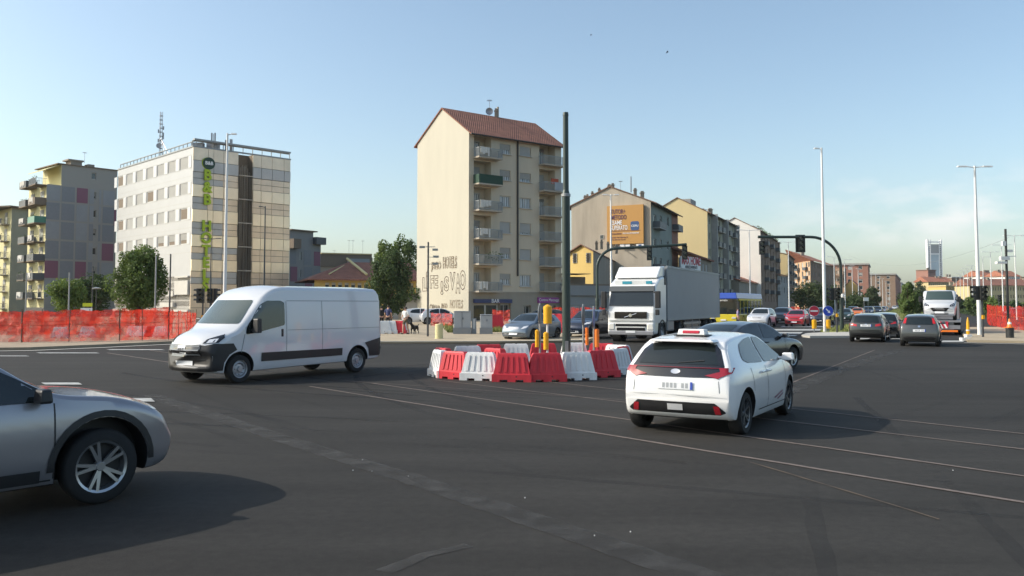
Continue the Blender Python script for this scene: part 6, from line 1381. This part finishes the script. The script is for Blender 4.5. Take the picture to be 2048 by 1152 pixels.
def cams(t, H):
    for q in ((-.35, .35, .3, .15, .12), (.4, .5, .3, .2, .12), (.45, .9, .3, .2, .12), (.42, 1.3, .3, .2, .12), (0, .3, .8, .04, .04), (.2, .88, .4, .03, .03), (.2, 1.28, .4, .03, .03)): m = MB(); m.box(q[0], 0, H - q[1], *q[2:]); m.build('camera_housing', 'grey_pole', t)
post(855.5, 484, 48.5, 'slim dark camera post in front of the graffiti', .06, 'dark_pole', cams)
def devs(t, H):
    for q in ((-.12, .95, .2, .15, .26), (.2, 1.3, .3, .12, .14), (-.1, 1.75, .5, .2, .2), (-.3, 1.95, .55, .25, .12), (.3, 1.55, .5, .04, .04)): m = MB(); m.box(q[0], 0, H - q[1], *q[2:]); m.build('camera_housing', 'white_pole', t)
post(2017.5, 458, 47.5, 'black post hung with white cameras on the right pavement', .075, 'signal_black', devs)
# bollard with cone on it
p = at(2020, 46.5, .12); b = MB(); b.cyl((0, 0, 0), (0, 0, .5), .2, .2, 20); b.cyl((0, 0, .5), (0, 0, .54), .22, .2, 20); tag(b.build('bollard', 'signal_black', None, p, smooth=True), 'stout black bollard at the foot of the camera post', 'bollard')
b = MB(); b.box(0, 0, 0, .42, .42, .03); b.lathe([(.15, .03), (.11, .2)], 18); b.c = 1; b.lathe([(.11, .2), (.08, .32)], 18); b.c = 0; b.lathe([(.08, .32), (.03, .5), (0, .5)], 18); tag(b.build('traffic_cone', ['orange_plastic', 'white_plastic'], None, p + Vector((0, 0, .54)), smooth=True), 'orange and white traffic cone sitting on the black bollard', 'traffic cone')
p = at(1936.5, 47.8); b = MB(); b.lathe([(0, .25), (.06, .25), (.095, .35), (.07, .95), (.02, 1.22), (0, 1.22)], 14); b.c = 1; b.box(0, 0, 0, .3, .3, .26); b.c = 1; b.lathe([(.105, .45), (.105, .52)], 14)
tag(b.build('delineator_post', ['yellow_plastic', 'white_plastic'], None, p), 'yellow tapering delineator on a white block at the kerb corner', 'delineator')
b = MB(); b.box(0, 0, 0, .45, .3, .16); tag(b.build('kerb_block', 'white_plastic', None, at(1930, 45.5)), 'small white block lying at the kerb corner', 'block')
# signal arches
def head(parent, p, w_=.38, h=1.15, lit=None, m='signal_black', back=True, rz=0.0):
    o = thing('x', None, None) if False else None; b = MB(); b.box(0, 0, 0, w_, .22, h)
    if back: b.box(0, .12, -.1, w_ + .35, .03, h + .2)
    s = b.build('signal_head', m, parent, p, rz)
    v = MB()
    for k in range(3):
        z = h * (k + .5) / 3; v.cyl((0, -.11, z), (0, -.13, z), .11, .11, 16)
    v.build('lens', 'glass_dark', s); v = MB()
    for k in range(3):
        z = h * (k + .5) / 3; pts = [(.13 * math.cos(a), .13 * math.sin(a)) for a in [math.pi * i / 8 for i in range(9)]]
        for (x0, z0), (x1, z1_) in zip(pts[:-1], pts[1:]): v.poly([(x0, -.11, z + z0), (x1, -.11, z + z1_), (x1, -.3, z + z1_), (x0, -.3, z + z0)])
    v.build('visor', m, s); return s
def arch(px, D, base, ytop, px_end, rr, heads, label, m='dark_green_metal', yend=None):
    p = at(px, D, base); e = at(px_end, D); H = zat(ytop, D) - base; L = e.x - p.x; sg = 1 if L > 0 else -1; t = thing('signal_arch', label, 'traffic signal arch', p); b = MB(); b.cyl((0, 0, 0), (0, 0, 2.3), .15, .14, 14)
    pts = [(0, 0, 2.3), (0, 0, H - rr)] + [(sg * rr * (1 - math.cos(a)), 0, H - rr + rr * math.sin(a)) for a in [math.pi / 2 * i / 9 for i in range(1, 10)]] + [(L, 0, H + (0 if yend is None else zat(yend, D) - zat(ytop, D)))]
    b.tube(pts, .1, 12); b.cyl((0, 0, 2.2), (0, 0, 2.35), .17, .15, 14); b.build('arch_pole', m, t, smooth=True)
    for hx, z_off, back in heads: xx = at(hx, D).x - p.x; zz = H + ((0 if yend is None else (zat(yend, D) - zat(ytop, D)) * xx / L)); head(t, (xx, -.0, zz - z_off), .34, 1.05 if back else .95, back=back)
    return t
a1 = arch(1684, 60, .12, 474, 1519, 2.1, ((1605, .98, True), (1526, 1.25, False)), 'tall dark green signal arch reaching left from the grassed median')
m = MB(); m.lathe([(0, 0), (.1, 0), (.13, .1), (.1, .25), (0, .27)], 14, 'z', (0, -.25, 2.3)); m.build('beacon', 'white_plastic', a1, smooth=True)
arch(1195, 60, .0, 497, 1375, 1.4, ((1300, 1.0, False), (1371, 1.05, False)), 'dark green signal arch reaching right behind the lorry cab', yend=489)
b = MB(); b.lathe([(0, 0), (.12, .02), (.14, .12), (0, .2)], 12, 'z', (0, 0, 0)); 
def signal_post(px, D, ytop, ybot, label, two=0, base=0.0, H=None, m='dark_pole'):
    p = at(px, D, base); t = thing('traffic_signal', label, 'traffic light', p); zt = zat(ytop, D) - base; b = MB(); b.cyl((0, 0, 0), (0, 0, zt), .06, .05, 12); b.build('pole', m, t)
    z0 = zat(ybot, D) - base; head(t, (-.02, -.15, z0), .3, zt - z0, back=False)
    if two: head(t, (.28 * two, 0, z0), .24, zt - z0, back=False, rz=math.pi / 2 * two)
    m_ = MB(); m_.box(0, -.08, 1.0, .13, .1, .22); m_.build('push_button', 'yellow_plastic', t)
    return t
signal_post(404.5, 56, 577, 606, 'pair of black traffic lights before the hotel, left post', -1); signal_post(421, 56, 577, 606, 'pair of black traffic lights before the hotel, right post', 1)
signal_post(1966, 47.6, 572, 600, 'black traffic light at the right kerb beside the white lamp post', -1, .12); signal_post(1674, 55.5, 576, 600, 'black traffic light beside the blue arrow sign', -1, .12)
p = at(1999, 92); signal_post(1999, 92, 590, 603, 'small far traffic light behind the right netting', 0)
# cabinets etc
def cabinet(px0, px1, D, ytop, label, ym=656, doors=2):
    p0 = at(px0, D, .12); p1 = at(px1, D, .12); W = (p1.x - p0.x); t = thing('utility_cabinet', label, 'cabinet', ((p0.x + p1.x) / 2, D, .12)); H = zat(ytop, D) - .12; zb = zat(ym, D) - .12
    b = MB(); b.box(0, .3, 0, W * 1.06, .66, zb); b.build('plinth', 'rail_dark' if False else 'panel_mid', t); b = MB(); b.box(0, .3, zb, W, .6, H - zb, R(4)); b.build('housing', 'canvas_grey', t, bevel=.02)
    b = MB(); [b.box(W * (k / doors - .5), -.02, zb + .04, .015, .01, H - zb - .08) for k in range(1, doors)]; b.box(0, -.03, H - .06, W, .02, .02); b.box(.06, -.03, (H + zb) / 2, .03, .03, .12); b.build('door_seam', 'ink', t)
cabinet(907, 941, 52.5, 622, 'larger grey two door cabinet in front of the bar'); cabinet(960, 984, 52.3, 629, 'narrower grey cabinet in front of the bar window', doors=1); cabinet(1142, 1161, 57, 638, 'pale grey cabinet right of the green pole', ym=664, doors=1)
b = MB(); b.cyl((0, 0, 0), (0, 0, .75), .21, .21, 24); b.cyl((0, 0, .75), (0, 0, .78), .21, .18, 24); tag(b.build('concrete_bollard', 'stage_yellow', None, at(878, 45.3, .12), smooth=True), 'pale round concrete bollard at the pavement edge', 'bollard')
b = MB(); b.box(0, 0, 0, .3, .2, .95, 0, .9); b.c = 1; b.box(0, -.1, .3, .1, .02, .6); tag(b.build('small_pillar', ['canvas_grey', 'white_plastic'], None, at(948, 53, .12)), 'small grey pillar between the two cabinets', 'pillar')
for px, D, c, lab, yaw in ((748, 54, r_, 'red barrier just behind the van rear', 70), (765, 53, w_, 'white barrier right of the van rear', 8), (778, 53.2, w_, 'second white barrier beside the man with the dog', 0), (795, 53.3, r_, 'red barrier nearest to the man with the dog', -6), (806, 54.6, w_, 'white barrier partly behind the man in the white shirt', 75)):
    barrier(at(px, D, .12), yaw, c, lab, 'barriers on the pavement behind the van', 1.12)
for px, D, c, lab, yaw in ((1112, 56, r_, 'large red barrier standing on end beside the blue grey car, left', 60), (1121, 55.5, r_, 'large red barrier standing beside the green pole, right', 80)): barrier(at(px, D, .12), yaw, c, lab, 'red barriers beside the green pole', 1.7)
barrier(at(988, 62, .12), 20, r_, 'red barrier right of the narrow cabinet', None, 1.5)
for px, D, c, lab, yaw in ((268, 48, w_, 'white barrier behind the left netting, first from the left', 2), (290, 47.8, w_, 'white barrier behind the left netting, second from the left', 0), (306, 47.5, r_, 'red barrier behind the left netting', 4), (322, 47.2, w_, 'white barrier behind the left netting next to the van', 0), (175, 47, w_, 'pale barrier low behind the left netting', 5), (120, 46, w_, 'pale barrier farthest left behind the netting', 5)): barrier(at(px, D, .12), yaw, c, lab, 'barriers behind the left netting', .85)
# orange mesh netting
def net_mat():
    m = bpy.data.materials.new('orange_netting'); MATS['orange_netting'] = m; m.use_nodes = True; n = m.node_tree.nodes; l = m.node_tree.links; p = n['Principled BSDF']
    p.inputs['Base Color'].default_value = (.66, .04, .025, 1); p.inputs['Roughness'].default_value = .7
    tr = n.new('ShaderNodeBsdfTranslucent'); tr.inputs[0].default_value = (.75, .05, .02, 1); mx = n.new('ShaderNodeMixShader'); mx.inputs[0].default_value = .4; l.new(p.outputs[0], mx.inputs[1]); l.new(tr.outputs[0], mx.inputs[2])
    tp = n.new('ShaderNodeBsdfTransparent'); m2 = n.new('ShaderNodeMixShader'); tc = n.new('ShaderNodeTexCoord'); ns = n.new('ShaderNodeTexNoise'); ns.inputs['Scale'].default_value = 1.6; ns.inputs['Detail'].default_value = 6
    l.new(tc.outputs['Object'], ns.inputs['Vector']); mr = n.new('ShaderNodeMapRange'); mr.inputs[1].default_value = .35; mr.inputs[2].default_value = .65; mr.inputs[3].default_value = .16; mr.inputs[4].default_value = .7
    l.new(ns.outputs[0], mr.inputs[0]); l.new(mr.outputs[0], m2.inputs[0]); l.new(mx.outputs[0], m2.inputs[1]); l.new(tp.outputs[0], m2.inputs[2]); l.new(m2.outputs[0], n['Material Output'].inputs[0])
net_mat()
def netting(pts, h0, h1, label, base=0.0, seed=1, posts=True, step=.22):
    random.seed(seed); A = Vector((pts[0][0], pts[0][1], base)); t = thing('orange_mesh_fence', label, 'netting', A); P = dens([Vector((q[0], q[1], 0)) for q in pts], step); b = MB(); rowz = 9; ph = random.random() * 9; G_ = []; N = len(P)
    for i, q in enumerate(P):
        f = i / N; H = h0 + (h1 - h0) * f + .05 * math.sin(i * .6 + ph) + .03 * math.sin(i * 1.9); col = []
        for k in range(rowz + 1):
            z = H * k / rowz; wv = .09 * math.sin(i * .9 + k * .7 + ph) + .05 * math.sin(i * 2.3 - k * 1.3) + random.uniform(-.08, .08); col.append(Vector((q.x - A.x, q.y - A.y + wv, z + .02)))
        G_.append(col)
    for i in range(N - 1):
        for k in range(rowz): b.poly([G_[i][k], G_[i + 1][k], G_[i + 1][k + 1], G_[i][k + 1]])
    b.build('net', 'orange_netting', t, smooth=True); c = MB()
    for k in (5,): c.tube([g_[k] + Vector((0, -.03, 0)) for g_ in G_[::3]], .018, 4)
    c.build('cord', 'laundry_red', t)
    if posts:
        nn = max(2, int((P[-1] - P[0]).length / 2.6))
        for i in range(nn + 1):
            q = P[min(N - 1, int(i * (N - 1) / nn))]; c = MB(); c.cyl((q.x - A.x, q.y - A.y - .06, 0), (q.x - A.x + random.uniform(-.04, .04), q.y - A.y - .06, max(h0, h1) * 1.02), .022, .022, 6); c.build('post', 'rust_iron', t)
    return t
netting([at(-60, 41.5), at(46, 41)], 1.35, 1.45, 'crumpled orange mesh netting at the far left edge', .12, 2); netting([at(44, 40.8), at(240, 42.5)], 1.45, 1.55, 'long orange mesh netting in front of the left bushes', .12, 3); netting([at(240, 42.5), at(338, 44.2)], 1.55, 1.6, 'orange mesh netting below the big tree', .12, 4)
netting([at(338, 44.2), at(372, 49), at(392, 58)], 1.45, 1.2, 'orange mesh netting turning away behind the van bonnet', .12, 5); netting([at(-30, 50), at(150, 52), at(345, 50)], 1.35, 1.5, 'second row of orange netting behind the first one', .12, 6, True)
netting([at(862, 72), at(905, 70)], 1.1, 1.0, 'short orange netting in front of the white parked cars', .12, 7); netting([at(985, 75), at(1020, 74)], 1.3, 1.3, 'orange netting below the bar sign', .12, 8); netting([at(1100, 76), at(1210, 84)], 1.5, 1.5, 'orange netting behind the green pole', .12, 9)
netting([at(1976, 86), at(1980, 74), at(2020, 62), at(2110, 54)], 1.75, 1.6, 'orange mesh netting along the right pavement', .12, 10); netting([at(1575, 110), at(1600, 108)], 1.6, 1.6, 'small patch of orange netting behind the oncoming cars', 0, 11)
def board(px0, px1, y0, y1, D, m, label, leg=True, m2=None):
    p = at((px0 + px1) / 2, D); t = thing('sign_board', label, 'sign', p); W = at(px1, D).x - at(px0, D).x; b = MB(); b.box(0, 0, zat(y1, D), W, .06, zat(y0, D) - zat(y1, D)); b.build('panel', m, t)
    b = MB(); b.cyl((-W * .4, .05, 0), (-W * .4, .05, zat(y0, D)), .03, .03, 6); b.cyl((W * .4, .05, 0), (W * .4, .05, zat(y0, D)), .03, .03, 6); b.build('leg', 'grey_pole', t)
mat('sign_lime', (.55, .6, .02), .5); board(164, 183, 606, 613, 58, 'sign_lime', 'small lime yellow sign above the left netting'); board(160, 183, 616, 623, 57, 'white_paint', 'white board below the lime yellow sign'); board(52, 86, 615, 640, 56, 'slab', 'beige booth front with red stripes at the left'); board(748, 758, 601, 607, 60, 'grey_pole', 'small grey sign plate right of the van roof')
board(1728, 1738, 595, 602, 120, 'white_paint', 'white information board left of the median tree')
# ============================================================ VEGETATION
def leafmat(name, c): 
    m = mat(name, c, .75, var=.65, vs=.9, spec=.25); n = m.node_tree.nodes; l = m.node_tree.links; t = n.new('ShaderNodeBsdfTranslucent'); t.inputs[0].default_value = (c[0] * 1.6, c[1] * 1.6, c[2], 1)
    x = n.new('ShaderNodeMixShader'); x.inputs[0].default_value = .25; l.new(n['Principled BSDF'].outputs[0], x.inputs[1]); l.new(t.outputs[0], x.inputs[2]); l.new(x.outputs[0], n['Material Output'].inputs[0])
leafmat('leaf_mid', (.1, .145, .045)); leafmat('leaf_dark', (.055, .085, .035)); leafmat('leaf_light', (.13, .18, .05)); leafmat('leaf_grey', (.075, .1, .045))
def tree(px0, px1, y0, y1, D, label, m='leaf_mid', n=3500, seed=1, trunk=True, shape='round', lf=None, grp=None, name='tree', ybase=None):
    random.seed(seed); p = at((px0 + px1) / 2, D); W = at(px1, D).x - at(px0, D).x; zt = zat(y0, D); zb = max(.1, zat(y1, D)); H = zt - zb; t = thing(name, label, 'tree' if name == 'tree' else 'hedge', p, 0, grp)
    lf = lf or max(.2, D / 1700 * 5.2); rx = W / 2; cl = []
    if trunk:
        b = MB(); b.cyl((0, 0, 0), (0.05, 0, zb + H * .25), W * .035 + .05, W * .025 + .03, 10)
        for k in range(7):
            a = random.random() * 6.28; b.cyl((0, 0, zb + H * (.05 + .06 * k)), (math.cos(a) * rx * .55, math.sin(a) * rx * .55, zb + H * (.35 + .08 * k)), W * .014 + .02, .02, 6)
        b.build('trunk', 'bark', t)
    nc = 80
    while len(cl) < nc:
        u = Vector([random.uniform(-1, 1) for _ in range(3)])
        if u.length > 1 or u.length < .35: continue
        zz = (u.z + 1) / 2
        if shape == 'cone': w_ = (1.0 - .75 * zz ** 1.5) * min(1, .45 + zz * 2.2)
        elif shape == 'wide': w_ = 1
        else: w_ = (1.0 - .25 * abs(zz - .45))
        w_ *= random.uniform(.8, 1.12); cl.append((Vector((u.x * rx * .95 * w_, u.y * rx * .95 * w_, zb + H * (.07 + .86 * zz))), random.uniform(.2, .36) * rx * (.75 if shape == 'cone' else 1)))
    b = MB(); per = n // nc
    for c, rr in cl:
        for _ in range(per):
            d = Vector((random.gauss(0, 1), random.gauss(0, 1), random.gauss(0, 1))).normalized() * rr * random.uniform(.6, 1.08) ** .5; q = c + Vector((d.x, d.y, d.z * 1.15)); e = lf * random.uniform(.5, 1.2)
            a = Vector([random.uniform(-1, 1) for _ in range(3)]).normalized(); k = (a.cross(d.normalized() + Vector((.01, 0, .3)))).normalized(); b.poly([q - a * e * .5, q + k * e * .32, q + a * e * .55, q - k * e * .32])
    b.build('crown', m, t)
    return t
tree(100, 168, 553, 628, 74, 'light green rounded bush like tree at the left', 'leaf_light', 5200, 1, shape='wide'); tree(152, 222, 545, 632, 84, 'darker bushy tree behind the hooded lamp', 'leaf_dark', 5200, 2, shape='wide')
tree(217, 331, 482, 632, 66, 'large dense oval tree in front of the hotel', 'leaf_mid', 19000, 3); tree(738, 822, 492, 640, 92, 'dark willow like tree in front of the tiled hall', 'leaf_dark', 12000, 4)
tree(742, 800, 476, 580, 150, 'bright green tree rising behind the dark willow like tree', 'leaf_light', 4800, 5); tree(778, 840, 464, 575, 155, 'taller green tree touching the graffiti gable', 'leaf_mid', 4800, 55)
tree(1588, 1662, 560, 632, 155, 'broad olive green tree behind the no entry sign', 'leaf_grey', 4200, 6, shape='wide'); tree(1650, 1690, 572, 632, 165, 'dark tree behind the white lamp post', 'leaf_dark', 2500, 7)
tree(1688, 1740, 588, 628, 170, 'dark low tree beneath the yellow house', 'leaf_dark', 2600, 8, shape='wide'); tree(1732, 1762, 572, 625, 230, 'tall faint tree beside the brick blocks', 'leaf_grey', 1500, 9)
tree(1793, 1843, 562, 636, 92, 'columnar green tree on the avenue median', 'leaf_mid', 9000, 10, shape='cone'); tree(1822, 1852, 578, 632, 112, 'darker tree just behind the columnar median tree', 'leaf_dark', 2400, 11, shape='cone')
tree(1829, 1855, 559, 606, 420, 'round hazy tree far down the median', 'leaf_grey', 1500, 12, lf=.9); tree(1794, 1814, 583, 610, 520, 'small hazy tree at the end of the avenue', 'leaf_grey', 900, 13, lf=1.0)
for i, (a, c, y0, y1, D, mm) in enumerate(((1902, 1934, 600, 621, 190, 'leaf_dark'), (1930, 1962, 592, 626, 150, 'leaf_mid'), (1958, 1990, 590, 630, 140, 'leaf_light'), (1984, 2012, 596, 634, 130, 'leaf_mid'), (2008, 2046, 604, 632, 135, 'leaf_dark'), (2040, 2080, 602, 632, 135, 'leaf_mid'))):
    tree(a, c, y0, y1, D, 'green tree of the right roadside hedge, number %s from the left' % 'one two three four five six'.split()[i], mm, 2400, 20 + i, shape='wide', grp='roadside trees on the right')
h = MB(); random.seed(9)
for i in range(5000):
    f = random.random(); q = gp(1890, 621).lerp(gp(1965, 636), f); e = .22; c = Vector((q.x + random.uniform(0, 3), q.y + random.uniform(-1, 1), random.uniform(0, 1.0))); h.poly([c + Vector([random.uniform(-e, e) for _ in range(3)]) for _ in range(3)])
tag(h.build('undergrowth', 'leaf_dark'), kind='stuff')
h = MB()
def tri(poly, n, hh, seed):
    random.seed(seed); xs = [p.x for p in poly]; ys = [p.y for p in poly]; k = 0
    while k < n:
        x, y = random.uniform(min(xs), max(xs)), min(ys) + (max(ys) - min(ys)) * random.random() ** 2; ins = False; j = len(poly) - 1
        for i in range(len(poly)):
            if (poly[i].y > y) != (poly[j].y > y) and x < (poly[j].x - poly[i].x) * (y - poly[i].y) / (poly[j].y - poly[i].y) + poly[i].x: ins = not ins
            j = i
        if not ins: continue
        k += 1; a = random.random() * 6.28; w__ = .03; hh_ = hh * random.uniform(.4, 1); dx, dy = math.cos(a) * w__, math.sin(a) * w__
        h.poly([(x - dx, y - dy, .1), (x + dx, y + dy, .1), (x + random.uniform(-.06, .06), y + random.uniform(-.06, .06), .1 + hh_)])
tri([gp(1640, 664), gp(1712, 668), gp(1795, 658), gp(1853, 643), gp(1848, 625), gp(1792, 617), gp(1758, 634), gp(1700, 651)], 9000, .28, 4)
tri([gp(985, 668), gp(1010, 668), gp(1010, 655), gp(985, 655)], 500, .4, 5); tri([at(895, 55), at(910, 55), at(905, 75), at(880, 75)], 500, .3, 6)
mat('grass_blade', (.17, .19, .05), .9, var=.3, vs=.8); tag(h.build('grass', 'grass_blade'), kind='stuff')
# ============================================================ PEOPLE
for k, c in {'skin': (.5, .3, .22), 'hair_dark': (.03, .022, .018), 'shirt_white': (.75, .76, .74), 'shorts_olive': (.1, .09, .06), 'cloth_black': (.015, .015, .018), 'cloth_navy': (.04, .05, .13), 'cloth_lilac': (.25, .2, .35), 'dog_black': (.012, .012, .012)}.items(): mat(k, c, .8)
def skin(name, pts, edges, radii, m, parent, root=0, lvl=1):
    me = bpy.data.meshes.new(name); me.from_pydata([tuple(p) for p in pts], edges, []); me.materials.append(MATS[m]); o = link(me, name, parent); sk = o.modifiers.new('s', 'SKIN'); sk.use_smooth_shade = True
    for i, r in enumerate(radii): v = me.skin_vertices[0].data[i]; v.radius = (r, r) if not isinstance(r, tuple) else r; v.use_root = i == root
    ss = o.modifiers.new('u', 'SUBSURF'); ss.levels = lvl; ss.render_levels = lvl; return o
def person(p, H, rz, label, top, bottom, shorts=False, hairc='hair_dark', bend=0.0, step=.16):
    s = H / 1.75; t = thing('person', label, 'person', p, R(rz)); V = lambda *a: Vector(a) * s
    P = [V(0, 0, .95), V(0, 0, 1.1), V(0, .0, 1.3), V(0, 0, 1.45), V(0, 0, 1.53), V(0, .02, 1.62), V(0, .02, 1.70)]; Rd = [(.155, .11), (.14, .1), (.17, .11), (.12, .08), .055, .085, .07]; E = [(0, 1), (1, 2), (2, 3), (3, 4), (4, 5), (5, 6)]
    for sd in (-1, 1):
        b = len(P); P += [V(sd * .1, 0, .88), V(sd * .11, step * sd * .5 + .02, .5), V(sd * .11, step * sd - .03, .09), V(sd * .12, step * sd + .13, .035)]; Rd += [.09, .062, .04, .035]; E += [(0, b), (b, b + 1), (b + 1, b + 2), (b + 2, b + 3)]
        b = len(P); P += [V(sd * .2, 0, 1.42), V(sd * .26, -.02 - bend * .0, 1.14), V(sd * (.25 - bend * .12), .1 + bend * .12, .93 + bend * .2), V(sd * (.24 - bend * .14), .13 + bend * .14, .84 + bend * .25)]; Rd += [.06, .045, .034, .036]; E += [(3, b), (b, b + 1), (b + 1, b + 2), (b + 2, b + 3)]
        for k in range(4): q = len(P); P.append(P[b + 3] + V((k - 1.5) * .018, .03, -.065 + abs(k - 1.5) * .006)); Rd.append(.009 * s); E.append((b + 3, q))
        q = len(P); P.append(P[b + 3] + V(-sd * .04, .04, -.02)); Rd.append(.011 * s); E.append((b + 3, q))
    Rd = [(r if isinstance(r, tuple) else (r, r)) for r in Rd]; Rd = [(a * s, c * s) for a, c in Rd]; skin('body', P, E, Rd, 'skin', t)
    # clothes
    a = [V(0, 0, .9), V(0, 0, 1.12), V(0, 0, 1.32), V(0, 0, 1.46), V(-.2, 0, 1.42), V(.2, 0, 1.42), V(-.25, -.01, 1.2), V(.25, -.01, 1.2)]; skin('shirt', a, [(0, 1), (1, 2), (2, 3), (3, 4), (3, 5), (4, 6), (5, 7)], [(r_[0] * s, r_[1] * s) for r_ in ((.165, .125), (.16, .12), (.19, .13), (.1, .09), (.085, .085), (.085, .085), (.07, .07), (.07, .07))], top, t)
    k = .55 if shorts else .12; kk = 1 - (k - .1) / .8
    a = [V(0, 0, .98)] + [V(sd * .085, 0, .88) for sd in (-1, 1)] + [V(sd * .11, step * sd * (.5 if shorts else .95), k) for sd in (-1, 1)]; skin('trousers', a, [(0, 1), (0, 2), (1, 3), (2, 4)], [(r_ * s, r_ * s) for r_ in (.12, .1, .1, .085 if shorts else .06, .085 if shorts else .06)], bottom, t)
    hr = MB(); hr.lathe([(0, .1), (.055, .088), (.09, .03), (.092, -.02), (.08, -.05)], 16, 'z', (0, -.01 * s, 1.66 * s)); ho = hr.build('hair', hairc, t, smooth=True)
    for sd in (-1, 1): e = MB(); e.box(sd * .085 * s, .02 * s, 1.6 * s, .015, .03, .05); e.build('ear', 'skin', t); f = MB(); f.box(sd * .12 * s, (step * sd + .06) * s, 0, .09 * s, .25 * s, .07 * s, 0, .8); f.build('shoe', 'cloth_black', t, bevel=.015)
    n = MB(); n.prism([(-.012, .1 * s, 1.6 * s), (.012, .1 * s, 1.6 * s), (0, .1 * s, 1.65 * s)], (0, .025, -.01)); n.box(-.03, .1 * s, 1.655 * s, .018, .01, .012); n.box(.03, .1 * s, 1.655 * s, .018, .01, .012); n.box(0, .1 * s, 1.565 * s, .05, .01, .01); n.build('face', 'hair_dark', t)
    return t
person(at(811, 52.3, .12), 1.66, 150, 'man in a white t shirt and olive shorts walking a black dog', 'shirt_white', 'shorts_olive', True, bend=.8)
person(at(763, 62, .12), 1.68, 10, 'person in black clothes standing behind the white barriers', 'cloth_black', 'cloth_black'); person(at(776, 61, .12), 1.75, -20, 'person in a navy top with a light belt behind the white barriers', 'cloth_navy', 'cloth_black')
person(at(1476, 71), 1.65, -100, 'person in a lilac top standing beside the bus front', 'cloth_lilac', 'cloth_black')
d = thing('dog', 'black dog walking beside the man in the white t shirt', 'dog', at(829, 52, .12), R(250)); P = [(-.28, 0, .46), (0, 0, .44), (.26, 0, .47), (.42, 0, .62), (.52, 0, .68), (.66, 0, .64), (-.45, 0, .5), (-.6, 0, .62)]; E = [(0, 1), (1, 2), (2, 3), (3, 4), (4, 5), (0, 6), (6, 7)]; Rr = [.11, .1, .13, .075, .085, .04, .03, .015]
for sd in (-1, 1):
    b = len(P); P += [(.25, sd * .09, .3), (.23, sd * .09, .16), (.26, sd * .09, .02), (-.3, sd * .09, .33), (-.24, sd * .1, .24), (-.38, sd * .09, .14), (-.34, sd * .09, .02), (.5, sd * .06, .78)]; E += [(2, b), (b, b + 1), (b + 1, b + 2), (0, b + 3), (b + 3, b + 4), (b + 4, b + 5), (b + 5, b + 6), (4, b + 7)]; Rr += [.05, .03, .025, .065, .04, .028, .025, .015]
skin('body', [Vector(q) for q in P], E, Rr, 'dog_black', d, 1)
# ------------------------------------------------ overhead cable, birds
p0 = at(1690, 60, zat(497, 60)); 
b = MB(); A = at(1693, 95, zat(508, 95)); Bq = at(2017, 47.5, zat(475, 47.5)); pts = [A.lerp(Bq, i / 24) - Vector((0, 0, 2.6 * 4 * (i / 24) * (1 - i / 24) * .55)) for i in range(25)]; b.tube(pts, .008, 4); tag(b.build('overhead_cable', 'railing'), 'thin cable sagging across the avenue to the camera post', 'cable')
for px, py, lab in ((1334, 105, 'small dark bird flying high right of the green pole'), (1182, 70, 'tiny bird higher up to the left of the other')):
    D = 90; p = at(px, D, zat(py, D)); b = MB(); s_ = .8 if px == 1334 else .4; b.prism([(0, 0, 0), (.22 * s_, .1, .05), (.1 * s_, 0, .28 * s_), (-.02, 0, .1)], (0, .02, 0)); b.prism([(0, 0, .02), (-.12 * s_, .05, -.1), (-.05, 0, .1)], (0, .02, 0)); b.prism([(0, -.03, .14 * s_), (.05, .03, .02), (-.01, 0, -.2 * s_)], (0, .06, 0)); tag(b.build('bird', 'signal_black', None, p), lab, 'bird')
# ============================================================ AIR
hz = MB(); hz.box(300, 1080, -1.0, 2600, 2360, 215); ho = tag(hz.build('haze', []), kind='stuff')
hm = bpy.data.materials.new('haze'); hm.use_nodes = True; n = hm.node_tree.nodes; n.remove(n['Principled BSDF']); v = n.new('ShaderNodeVolumePrincipled'); v.inputs['Color'].default_value = (.9, .95, 1, 1); v.inputs['Density'].default_value = 0.00008; v.inputs['Anisotropy'].default_value = 0
hm.node_tree.links.new(v.outputs[0], n['Material Output'].inputs['Volume']); ho.data.materials.append(hm)
